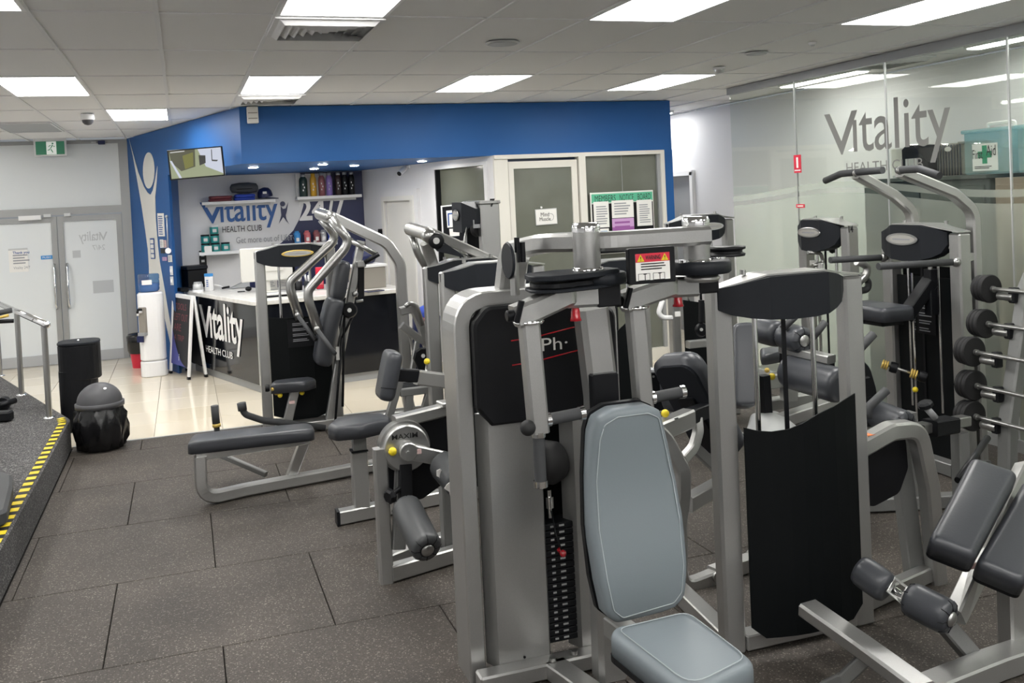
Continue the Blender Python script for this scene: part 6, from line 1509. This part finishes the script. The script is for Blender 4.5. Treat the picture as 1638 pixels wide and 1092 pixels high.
b = MB(); b.box((p.x, p.y, CT + .275), (.40, .39, .03), rz=.15, bev=.004); b.build('top', 'white', t)
p2_ = p.copy(); t = thing('kit_bag', 'dark purple rolled bag lying on the drawer unit', 'bag', (p.x - .02, p.y, CT + .29))
b = MB(); b.lathe([(.04, -.14), (.085, -.11), (.095, 0), (.085, .11), (.04, .14)], (p.x - .02, p.y, CT + .385), (1, .2, 0), 18); b.build('body', 'navy', t); b = MB(); b.tube([(p.x - .1, p.y, CT + .46), (p.x - .02, p.y, CT + .52), (p.x + .06, p.y, CT + .46)], .01, .04, 6); b.build('strap', 'purple', t)
t, p = boxy('tablet', 'dark tablet lying on the counter end under the drawer unit', 'tablet', 598, 466, (.22, .14, .012), 'navy', .3)
b = MB(); b.box((p.x, p.y, CT + .0135), (.19, .11, .001), rz=.3); b.build('screen', 'black_gloss', t)

MODE = 'wall'
# ---------------------------------------------------------------- display wall: shelves and stock
DY = 13.305
def on_w(px, py, d=.004): return at(px, py, Y=DY - d)
q0, q1 = on_w(321, 357), on_w(444, 331)
logo((q0.x, DY - .003, on_w(350, 368).z), (1, 0, 0), (0, 0, 1), q1.x - q0.x, .42, 'logo_blue', wd, .004, .012)
text('lettering', 'HEALTH CLUB', (on_w(356, 372).x, DY - .003, on_w(356, 372).z), (1, 0, 0), (0, 0, 1), on_w(419, 365).x - on_w(356, 372).x, .08, 'ink', wd, .004)
text('lettering', 'Get more out of Life', (on_w(378, 388).x, DY - .003, on_w(400, 388).z), (1, 0, 0), (0, 0, 1), .70, .085, 'ink_grey', wd, .004)
text('lettering', '24', (on_w(479, 352).x, DY - .008, on_w(480, 353).z), (1, 0, 0), (0, 0, 1), .36, .30, 'white', wd, .003, .03)
text('lettering', '/7', (on_w(524, 350).x, DY - .008, on_w(530, 349).z), (1, 0, 0), (0, 0, 1), .25, .30, 'white', wd, .003, .03)
text('lettering', 'Tw', (on_w(463, 383).x, DY - .008, on_w(463, 384).z), (1, 0, 0), (0, 0, 1), .10, .065, 'alu', wd, .002)
b = MB(); b.plate(ellipse(.035, .035, 18, on_w(452, 326).x, on_w(452, 326).z), .004, (0, DY - .004, 0), (1, 0, 0), (0, 0, 1)); b.build('figure_head', 'navy', wd)
b = MB(); fpts = [(449, 329), (452.5, 334), (457, 333), (461, 323), (459, 337), (457, 344), (458, 350), (463, 359), (456, 350), (453, 347), (451, 350), (446, 358), (450, 344), (449, 336)]
poly3(b, [on_w(*q) for q in fpts], (0, -1, 0), .003); b.build('figure_body', 'navy', wd)
def shelf(name, label, x0px, x1px, py, depth=.24, t_=.04):
    a_, c_ = on_w(x0px, py), on_w(x1px, py); z = on_w((x0px+x1px)/2, py).z
    t = thing(name, label, 'shelf', ((a_.x+c_.x)/2, DY - depth/2, z))
    b = MB(); b.box(((a_.x+c_.x)/2, DY - depth/2, z - t_/2), (c_.x - a_.x, depth, t_), bev=.003); b.build('board', 'white', t)
    b = MB(); b.box(((a_.x+c_.x)/2, DY - .01, z - t_ - .015), ((c_.x - a_.x)*.9, .02, .03)); b.build('wall_bracket', 'alu', t)
    return z, a_.x, c_.x, DY - depth/2
zs_, sx0, sx1, sy0 = shelf('wall_shelf', 'white shelf with folded clothes above the blue Vitality lettering', 322, 438, 321)
def folded(name, label, px, w_, h_, m, z, cat='clothing'):
    p = at(px, 320, Y=sy0); t = thing(name, label, cat, (p.x, sy0, z))
    n = max(2, int(h_/.035))
    for k in range(n):
        b = MB(); b.plate(round_poly([(-w_/2, -.1), (w_/2, -.1), (w_/2, .1), (-w_/2, .1)], .05, 4), h_/n*.94, (p.x + .006*math.sin(k*2.1), sy0, z + h_/n*k), (1, 0, 0), (0, 1, 0), bev=.012, smooth=True); b.build('fold', m, t)
    return p
folded('folded_top', 'folded reddish brown top at the left of the clothes shelf', 352, .30, .075, 'maroon', zs_)
folded('folded_top', 'folded bright blue top under the grey bag on the shelf', 391, .27, .085, 'royal', zs_)
pb = at(391, 312, Y=sy0); t = thing('soft_bag', 'dark grey soft bag lying on the blue folded top', 'bag', (pb.x, sy0, zs_ + .09))
b = MB(); b.lathe([(.02, -.18), (.055, -.16), (.07, -.06), (.072, .06), (.055, .16), (.02, .18)], (pb.x, sy0, zs_ + .165), (1, 0, 0), 16); b.build('body', 'grey_cloth', t); b = MB(); b.tube([(pb.x - .1, sy0 - .07, zs_ + .15), (pb.x + .1, sy0 - .072, zs_ + .15)], .006, 0, 6); b.build('zip', 'black', t)
pc = at(425, 310, Y=sy0); t = thing('baseball_cap', 'navy blue baseball cap at the right end of the clothes shelf', 'cap', (pc.x, sy0, zs_))
b = MB(); b.lathe([(.095, .03), (.098, .06), (.09, .11), (.06, .15), (.01, .165)], (pc.x, sy0, zs_), (-.15, 0, 1), 20); b.build('crown', 'navy', t)
b = MB(); b.plate(round_poly([(-.02, -.1), (.16, -.07), (.17, .07), (-.02, .1)], .06, 5), .012, (pc.x, sy0, zs_ + .022), (1, 0, -.12), (0, 1, 0)); b.build('brim', 'navy', t)
b = MB(); b.box((pc.x - .02, sy0 - .098, zs_ + .09), (.05, .004, .03)); b.build('badge', 'paper', t)
zt_, tx0, tx1, ty0 = shelf('wall_shelf', 'white shelf holding stacked teal tubs', 318, 384, 401)
for lab, px, lev in (('teal tub at bottom left of the stack on the shelf', 329, 0), ('teal tub at the bottom middle of the stack', 345, 0), ('teal tub standing alone right of the stack', 361, 0), ('teal tub on the left tub of the stack', 329, 1), ('teal tub in the middle of the tallest stack', 344.5, 1), ('topmost teal tub of the tallest stack', 344, 2)):
    p = at(px, 398, Y=ty0); t = thing('supplement_tub', lab, 'tub', (p.x, ty0, zt_ + .115*lev), 'teal tubs on the shelf')
    b = MB(); b.lathe([(.052, 0), (.056, .006), (.056, .088), (.05, .094)], (p.x, ty0, zt_ + .115*lev), seg=20); b.build('jar', 'teal', t)
    b = MB(); b.lathe([(.054, .092), (.056, .096), (.056, .112), (.02, .114)], (p.x, ty0, zt_ + .115*lev), seg=20); b.build('lid', 'charcoal' if lev != 2 else 'white', t)
    b = MB(); b.box((p.x + .005, ty0 - .0565, zt_ + .115*lev + .045), (.05, .002, .04)); b.build('label', 'alu', t)
p = at(333, 398, Y=ty0 - .08); t = thing('price_card', 'small white price card before the teal tubs', 'card', (p.x, ty0 - .08, zt_)); b = MB(); b.box((p.x, ty0 - .085, zt_ + .04), (.09, .004, .08)); b.build('card', 'paper', t); b = MB(); b.box((p.x, ty0 - .075, zt_ + .003), (.09, .03, .005)); b.build('foot', 'paper', t)
b = MB(); p = at(325, 420, Y=13.2); t = thing('wall_strip', 'narrow black strip with pale marks on the wall under the tub shelf', 'stand', (p.x, 13.28, 1.16)); b.box((p.x, 13.28, 1.36), (.09, .05, .40), bev=.004); b.build('body', 'black', t)
for k in range(5):
    b = MB(); b.box((p.x, 13.254, 1.2 + .075*k), (.04, .002, .03)); b.build('mark', 'alu', t)
zb_, bx0, bx1, by0 = shelf('wall_shelf', 'white shelf of drink flasks on the navy print', 472, 574, 313)
for lab, px, m_, hh in (('dark green flask at the left end of the flask shelf', 485, 'bottle_green', .30), ('yellow flask on the flask shelf', 501, 'bottle_yellow', .31), ('mauve red flask on the flask shelf', 514.5, 'bottle_mauve', .31), ('lilac flask on the flask shelf', 526.5, 'bottle_lilac', .31), ('brown flask on the flask shelf', 541, 'bottle_brown', .31), ('black flask beside the brown one on the flask shelf', 551.5, 'black', .31), ('black flask at the right end of the flask shelf', 562, 'black', .31)):
    p = at(px, 310, Y=by0); r = .056 if px < 490 else .043; t = thing('drink_flask', lab, 'flask', (p.x, by0 - .05, zb_), 'flasks on the upper shelf')
    b = MB(); b.lathe([(r*.94, 0), (r, .006), (r, hh*.70), (r*.9, hh*.80), (r*.62, hh*.88), (r*.6, hh*.9)], (p.x, by0 - .05, zb_), seg=20); b.build('body', m_, t)
    b = MB(); b.lathe([(r*.64, hh*.89), (r*.66, hh*.9), (r*.66, hh*.99), (r*.4, hh)], (p.x, by0 - .05, zb_), seg=16); b.build('cap', 'alu_grey' if m_ != 'bottle_yellow' else 'bottle_yellow', t)
    b = MB()
    for k in range(3): b.box((p.x + .008*((k % 2)*2 - 1), by0 - .05 - r - .001, zb_ + hh*(.28 + .13*k)), (.012, .002, .02))
    b.build('logo_mark', 'alu', t)
    p2 = at(px - 7, 310, Y=by0 + .05); bx_ = thing('flask_carton', 'pale carton behind the ' + lab.split(' on ')[0].split(' at ')[0].split(' beside')[0] + ('' if px < 555 else ' at the right end'), 'carton', (p2.x, by0 + .05, zb_), 'cartons on the flask shelf') if px in (485, 501, 514.5, 526.5) else None
    if bx_ is not None:
        b = MB(); b.box((p2.x, by0 + .075, zb_ + .155), (.07, .06, .31), bev=.003); b.build('carton', 'paper', bx_)
zl_, lx0, lx1, ly0 = shelf('wall_shelf', 'lower white shelf of coloured shaker cups', 467, 536, 387)
for lab, px, m_ in (('blue shaker cup', 476, 'sky_blue'), ('coral pink shaker cup', 492, 'coral'), ('maroon shaker cup', 507, 'bottle_mauve'), ('grey shaker cup', 518, 'alu'), ('royal blue shaker cup', 530, 'royal')):
    p = at(px, 384, Y=ly0); t = thing('shaker_cup', lab + ' on the lower shelf', 'shaker', (p.x, ly0, zl_), 'shaker cups on the lower shelf')
    b = MB(); b.lathe([(.038, 0), (.041, .01), (.044, .11), (.04, .112)], (p.x, ly0, zl_), seg=18); b.build('cup', m_, t)
    b = MB(); b.lathe([(.045, .11), (.046, .115), (.045, .14), (.03, .145), (.028, .165), (.01, .166)], (p.x - .005, ly0, zl_), seg=18); b.build('lid', m_, t)
    b = MB(); b.box((p.x, ly0 - .0425, zl_ + .05), (.04, .003, .05)); b.build('print', 'paper', t)
p = at(498, 391, Y=ly0 - .11); t = thing('price_card', 'white price card hanging under the shaker shelf edge', 'card', (p.x, ly0 - .125, zl_ - .1)); b = MB(); b.box((p.x, ly0 - .125, zl_ - .055), (.20, .004, .09)); b.build('card', 'paper', t); lines('print', (p.x - .08, ly0 - .128, zl_ - .085), (1, 0, 0), (0, 0, 1), .16, .06, 3, 'ink_grey', t)

# ---------------------------------------------------------------- bulkhead: screen, beacon, downlights, camera
TYv = 10.28
s0, s1 = at(271, 239, Y=TYv), at(357, 282, Y=TYv)
cxt, czt = (s0.x+s1.x)/2, (s0.z+s1.z)/2
tv = thing('wall_screen', 'small flat screen showing camera footage, bracketed to the blue bulkhead corner', 'screen', (cxt, TYv, czt))
Wt, Ht = .54, .305
R_ = Matrix.Rotation(-.05, 3, 'Y') @ Matrix.Rotation(-.10, 3, 'Z')
b = MB(); b.box((cxt, TYv + .02, czt), (Wt, .05, Ht), m=R_, bev=.005); b.build('casing', 'black', tv)
def scr(u, v, d=0.0): return Vector((cxt, TYv + .02, czt)) + R_ @ Vector((u*Wt/2*.94, -.026 - d, v*Ht/2*.92))
def spoly(pts, col, d, nm='picture'):
    if 'scr_' + col[0] not in M: D('scr_' + col[0], (.01, .01, .01), .3, emit=(col[1], .8))
    b = MB(); b.add([scr(u, v, d) for u, v in pts], [tuple(range(len(pts)))]); b.build(nm, 'scr_' + col[0], tv)
spoly([(-1, -1), (1, -1), (1, 1), (-1, 1)], ('floor', (.36, .40, .24)), .0005)
spoly([(.1, 1), (1, 1), (1, -.9), (.35, -.3)], ('pale', (.70, .74, .86)), .001)
spoly([(-1, 1), (-.0, 1), (-.05, -.25), (-.6, -.5), (-.95, .2)], ('dark', (.09, .09, .05)), .0015)
spoly([(-.5, .6), (-.08, .8), (-.12, -.2), (-.45, -.38)], ('olive', (.20, .20, .04)), .002)
spoly([(.12, .55), (.38, .5), (.36, -.05), (.12, -.2)], ('box', (.03, .03, .025)), .002)
spoly([(.62, .15), (.85, .1), (.8, 0), (.6, .05)], ('box', (.03, .03, .025)), .002)
spoly([(.62, .9), (.65, .9), (.63, .1), (.6, .1)], ('box', (.03, .03, .025)), .0025)
spoly([(-1, .3), (-.92, .3), (-.6, -1), (-.7, -1)], ('pale', (.70, .74, .86)), .0025)
spoly([(-.95, .92), (-.4, .96), (-.4, .9), (-.95, .86)], ('white', (.8, .8, .8)), .003, 'caption')
b = MB(); b.bar([(cxt, TYv + .04, czt), (cxt + .08, TYv + .35, czt + .04), (.42, 10.68, czt + .1)], .05, .05); b.build('bracket_arm', 'black', tv)
ea = thing('alarm_beacon', 'white box beacon at the top of the blue bulkhead corner', 'beacon', (.68, 10.0, 3.0))
a0, a1 = at(396, 171, Y=10.0), at(412, 197, Y=10.0)
b = MB(); b.box(((a0.x+a1.x)/2, 10.005, (a0.z+a1.z)/2), (.11, .07, a0.z-a1.z), bev=.006); bx_ = b.build('box', 'offwhite', ea)
for dz in (.02, -.035):
    b = MB(); b.box(((a0.x+a1.x)/2, 9.968, (a0.z+a1.z)/2 + dz), (.09, .004, .008)); b.build('groove', 'wicker', ea)
for k, (x, y) in enumerate(((.77, 10.91), (1.50, 10.70), (1.56, 11.9), (1.96, 11.35), (2.64, 10.75))):
    t = thing('downlight', ['recessed downlight nearest the wall screen', 'recessed downlight above the clothes shelf end', 'recessed downlight closest to the flask shelf', 'recessed downlight beside the inner white wall', 'recessed downlight before the inner side window'][k], 'light', (x, y, 2.545), 'recessed downlights in the bulkhead')
    b = MB(); b.lathe([(.062, 0), (.062, -.006), (.05, -.008)], (x, y, 2.545), seg=24); b.build('ring', 'white', t)
    b = MB(); b.lathe([(.048, -.0085), (.047, -.0105)], (x, y, 2.545), seg=20); b.build('lamp', 'downlight', t)
pcam = side(1.38, 2.47, .08); t = thing('bullet_camera', 'white bullet camera under the soffit on the inner white wall', 'camera', pcam)
b = MB(); b.cyl(pcam + Vector((.06, .02, .05)), pcam + Vector((-.05, -.06, -.03)), .035, 16, .006); hb = b.build('housing', 'white', t); b = MB(); b.cyl(pcam + Vector((-.05, -.06, -.03)), pcam + Vector((-.056, -.065, -.034)), .03, 14); b.build('lens', 'black', hb); b = MB(); b.bar([pcam + Vector((.05, .02, .05)), side(1.45, 2.53, .0)], .03, .03); b.build('mount', 'white', t)
def on_s(px, py, d=.004): return on(px, py, SA, SU, d)
pi_ = on_s(609, 375, .02); t = thing('intercom', 'black intercom handset on the inner white wall left of the door', 'intercom', pi_)
b = MB(); b.box(pi_, (.09, .04, .15), rz=math.atan2(SU.y, SU.x), bev=.006); b.build('body', 'black', t); b = MB(); b.tube([pi_ + Vector((0, -.03, -.07)), pi_ + Vector((-.01, -.05, -.12)), pi_ + Vector((.02, -.04, -.16))], .008, .02, 6); b.build('cord', 'black', t)
MODE = 'floor'
t = thing('rolled_towel', 'royal blue bag hung behind the curved plate machine', 'bag', (2.3, 8.95, .6))
pz = at(686, 545, Y=8.95)
b = MB(); b.sweep([at(684, 600, Y=8.95), at(682, 540, Y=8.95), at(682, 505, Y=8.95)], rrect(.26, .2, .07, 4), (0, -1, 0), .05, smooth=True); bb_ = b.build('body', 'navy', t)
b = MB(); b.ball(at(683, 502, Y=8.9), .11, 14, 8, .8); b.build('flap', 'royal', t); b = MB(); b.tube([at(676, 512, Y=8.8), at(690, 516, Y=8.8)], .03, 0, 8); b.build('red_trim', 'maroon', t)
b = MB(); b.cyl(at(686, 490, Y=8.98), at(686, 480, Y=8.98), .05, 16, .006); b.build('bottle_top', 'black', t)

MODE = 'wall'
# ---------------------------------------------------------------- notices
nb = thing('framed_notice', 'black framed notice with blue lined sheet on the inner side window', 'notice', on_s(726, 355, .02))
c_ = [on_s(708, 331, .03), on_s(745, 327, .03), on_s(746, 384, .03), on_s(711, 388, .03)]
b = MB(); poly3(b, [on_s(706, 329, .02), on_s(748, 325, .02), on_s(750, 386, .02), on_s(709, 390, .02)], SN, .01); b.build('frame', 'white', nb)
b = MB(); poly3(b, c_, SN, .006); b.build('board', 'black', nb)
b = MB(); poly3(b, [on_s(714, 337, .04), on_s(736, 335, .04), on_s(737, 362, .04), on_s(716, 364, .04)], SN, .003); s_ = b.build('sheet', 'paper', nb)
b = MB(); poly3(b, [on_s(716, 341, .045), on_s(734, 339, .045), on_s(734, 341, .045), on_s(718, 343, .045), on_s(719, 361, .045), on_s(717, 361, .045)], SN, .001); b.build('blue_line', 'ink_blue', nb)
b = MB(); poly3(b, [on_s(719, 366, .04), on_s(735, 365, .04), on_s(735, 377, .04), on_s(720, 378, .04)], SN, .003); b.build('sheet', 'paper', nb)
mm = thing('door_sign', 'white Mind Muscle sign hung on the cream office door glass', 'sign', (3.83, 9.95, 1.85))
m0, m1 = at(855, 333, Y=9.985), at(893, 360, Y=9.985)
R5 = Matrix.Rotation(-.02, 3, 'Y')
b = MB(); b.box(((m0.x+m1.x)/2, 9.988, (m0.z+m1.z)/2), (.245, .005, .165), m=R5); b.build('card', 'paper', mm)
b = MB(); b.box(((m0.x+m1.x)/2, 9.991, (m0.z+m1.z)/2), (.26, .004, .18), m=R5); b.build('backing', 'alu', mm)
b = MB(); b.cyl(((m0.x+m1.x)/2 - .06, 9.985, m0.z + .005), ((m0.x+m1.x)/2 - .06, 9.97, m0.z + .005), .012, 10); b.build('suction_hook', 'white', mm)
text('lettering', 'Mind', (m0.x + .07, 9.984, (m0.z+m1.z)/2 + .005), (1, 0, 0), (0, 0, 1), .10, .045, 'ink', mm, .001)
text('lettering', 'Muscle', (m0.x + .055, 9.984, (m0.z+m1.z)/2 - .045), (1, 0, 0), (0, 0, 1), .13, .042, 'ink', mm, .001)
b = MB(); b.tube([Vector((m0.x + .185 + .04*math.cos(a), 9.983, (m0.z+m1.z)/2 - .005 + .04*math.sin(a))) for a in [-2 + k*.33 for k in range(13)]], .002, 0, 5); b.build('ring_mark', 'ink_grey', mm)
bn = thing('notice_board', 'black MEMBERS NOTICE BOARD with green header on the office window', 'notice board', (4.78, 9.94, 1.75))
b0, b1 = at(944, 306, Y=9.94), at(1045, 305, Y=9.94)
zt2, zb2, x0_, x1_ = at(995, 306, Y=9.94).z, 1.38, b0.x, b1.x
b = MB(); b.box(((x0_+x1_)/2, 9.955, (zt2+zb2)/2), (x1_-x0_, .02, zt2-zb2), bev=.004); b.build('frame', 'offwhite', bn)
b = MB(); b.box(((x0_+x1_)/2, 9.942, (zt2+zb2)/2 - .06), (x1_-x0_-.03, .01, zt2-zb2-.14)); b.build('felt', 'black', bn)
b = MB(); b.box(((x0_+x1_)/2, 9.942, zt2 - .068), (x1_-x0_-.03, .01, .10)); b.build('header', 'mint', bn)
for tx, xa, ww in (('MEMBERS', .05, .25), ('NOTICE', .35, .17), ('BOARD', .57, .16)):
    text('lettering', tx, (x0_ + xa*(x1_-x0_)/.77, 9.936, zt2 - .105), (1, 0, 0), (0, 0, 1), ww*(x1_-x0_)/.77, .07, 'ink', bn, .001, -.005)
def sheet_px(r, m, n, mm_='ink_grey'):
    a_, c_ = at(r[0], r[1], Y=9.935), at(r[2], r[3], Y=9.935)
    b = MB(); b.box(((a_.x+c_.x)/2, 9.935, (a_.z+c_.z)/2), (c_.x-a_.x, .003, a_.z-c_.z)); s_ = b.build('sheet', m, bn)
    lines('print', (a_.x + .03, 9.933, c_.z + .03), (1, 0, 0), (0, 0, 1), (c_.x-a_.x)*.75, (a_.z-c_.z)*.75, n, mm_, bn); return a_, c_
sheet_px((949, 323, 975, 363), 'paper', 8); sheet_px((978, 321, 1014, 347), 'paper', 5); sheet_px((1018, 320, 1044, 360), 'paper', 9)
a_, c_ = sheet_px((979, 350, 1015, 376), 'lilac', 3, 'purple'); b = MB(); b.box(((a_.x+c_.x)/2, 9.932, a_.z - .12), (c_.x-a_.x, .002, .045)); b.build('band', 'purple', bn)
sheet_px((957, 366, 975, 392), 'paper', 5, 'sky_blue')

# ---------------------------------------------------------------- behind the glass
cbt = thing('storage_cabinet', 'grey green storage cabinet behind the frosted glass', 'cabinet', (6.05, 6.4, .105))
b = MB(); b.box((6.1, 6.42, 1.085), (.55, 1.42, 1.95), bev=.006); b.build('body', 'cabinet', cbt)
b = MB(); b.box((6.08, 6.42, 2.075), (.60, 1.46, .03)); b.build('top', 'cabinet', cbt)
for yy in (6.08, 6.76):
    b = MB(); b.box((5.815, yy, 1.08), (.02, .66, 1.86), bev=.004); dd = b.build('door', 'cabinet', cbt); b = MB(); b.box((5.80, yy + (.28 if yy < 6.4 else -.28), 1.1), (.02, .02, .14)); b.build('handle', 'steel', dd)
cb2 = thing('storage_cabinet', 'brown storage cabinet behind the glass under the blue plastic boxes', 'cabinet', (6.05, 5.0, .105))
D('brown_board', (0.22, 0.17, 0.13), 0.5)
b = MB(); b.box((6.1, 4.98, 1.085), (.55, 1.36, 1.95), bev=.006); b.build('body', 'brown_board', cb2)
for yy in (4.66, 5.32):
    b = MB(); b.box((5.815, yy, 1.08), (.02, .64, 1.86), bev=.004); dd = b.build('door', 'brown_board', cb2); b = MB(); b.box((5.80, yy, 1.1), (.02, .02, .14)); b.build('handle', 'steel', dd)
ztc = 2.092
fk = thing('first_aid_box', 'clear blue plastic box with FIRST AID green cross sign on the cabinet', 'box', (5.95, 5.8, ztc))
b = MB(); b.box((6.0, 5.75, ztc + .165), (.30, .46, .33), bev=.012); b.build('tub', 'box_plastic', fk)
b = MB(); b.box((6.0, 5.75, ztc + .335), (.33, .49, .03), bev=.008); b.build('lid', 'box_plastic', fk)
b = MB(); b.bar([(6.0, 5.62, ztc + .35), (6.0, 5.62, ztc + .39), (6.0, 5.88, ztc + .39), (6.0, 5.88, ztc + .35)], .025, .02, ref=(1, 0, 0), r=.02); b.build('handle', 'white', fk)
f0, f1 = at(1555, 231, X=5.845), at(1597, 272, X=5.845)
b = MB(); b.box((5.845, (f0.y+f1.y)/2, (f0.z+f1.z)/2), (.004, abs(f0.y-f1.y), f0.z-f1.z)); sg_ = b.build('sign_sheet', 'white', fk)
yc_, zc_ = (f0.y+f1.y)/2, (f0.z+f1.z)/2 + .02
b = MB(); b.box((5.841, yc_, zc_), (.003, .045, .14)); b.box((5.841, yc_, zc_), (.0031, .13, .05)); b.build('green_cross', 'green_sign', fk)
text('lettering', 'First', (5.838, yc_ + .115, zc_ - .03), (0, -1, 0), (0, 0, 1), .10, .07, 'ink', fk, .001)
text('lettering', 'Aid', (5.838, yc_ - .02, zc_ - .01), (0, -1, 0), (0, 0, 1), .09, .08, 'ink', fk, .001)
lines('print', (5.841, yc_ + .10, f1.z + .015), (0, -1, 0), (0, 0, 1), .2, .025, 2, 'ink', fk)
b2 = thing('plastic_box', 'clear blue plastic box right of the first aid box on the cabinet', 'box', (6.0, 5.2, ztc))
b = MB(); b.box((6.0, 5.19, ztc + .165), (.30, .56, .33), bev=.012); b.build('tub', 'box_plastic', b2); b = MB(); b.box((6.0, 5.19, ztc + .335), (.33, .59, .03), bev=.008); b.build('lid', 'box_plastic', b2)
b = MB(); b.lathe([(.05, -.18), (.09, -.1), (.09, .1), (.05, .18)], (6.0, 5.2, ztc + .12), (0, 1, 0), 14); b.build('contents', 'sky_blue', b2)
wb = thing('wicker_basket', 'grey wicker basket behind the glass left of the first aid box', 'basket', (6.05, 6.15, ztc))
b = MB(); b.plate(round_poly([(5.9, 6.03), (6.2, 6.03), (6.2, 6.33), (5.9, 6.33)], .05, 5), .25, (0, 0, ztc), (1, 0, 0), (0, 1, 0), bev=.01); b.build('body', 'wicker', wb)
for k in range(9):
    b = MB(); b.tube([(5.893, 6.06 + .03*k, ztc), (5.893, 6.06 + .03*k, ztc + .25)], .007, 0, 6); b.build('rib', 'grey_cloth', wb)
b = MB(); b.tube([Vector((x, y, ztc + .255)) for x, y in round_poly([(5.9, 6.03), (6.2, 6.03), (6.2, 6.33), (5.9, 6.33)], .05, 5)], .014, 0, 6); b.build('rim', 'wicker', wb)
b = MB(); b.plate(ellipse(.035, .02, 16, 6.18, ztc + .215), .004, (5.885, 0, 0), (0, 1, 0), (0, 0, 1)); b.build('handle_hole', 'paper', wb)
bg = thing('black_case', 'dark case with pale panel behind the glass left of the wicker basket', 'case', (6.05, 6.6, ztc))
b = MB(); b.plate([(6.42, 0), (6.72, 0), (6.72, .24), (6.66, .28), (6.58, .27), (6.42, .12)], .25, (5.9, 0, ztc), (0, 1, 0), (0, 0, 1)); b.build('body', 'black', bg)
b = MB(); b.box((5.893, 6.60, ztc + .10), (.006, .14, .12)); b.build('panel', 'alu', bg); b = MB(); b.bar([(5.95, 6.62, ztc + .27), (5.95, 6.48, ztc + .16)], .015, .015); b.build('trim', 'white', bg)
ps_ = thing('paper_stack', 'white sheet standing behind the glass left of the dark case', 'paper', (6.05, 6.85, ztc))
b = MB(); b.box((6.02, 6.86, ztc + .13), (.02, .24, .26)); b.build('sheet', 'paper', ps_); b = MB(); b.box((6.06, 6.86, ztc + .012), (.12, .2, .02)); b.build('foot', 'alu', ps_)
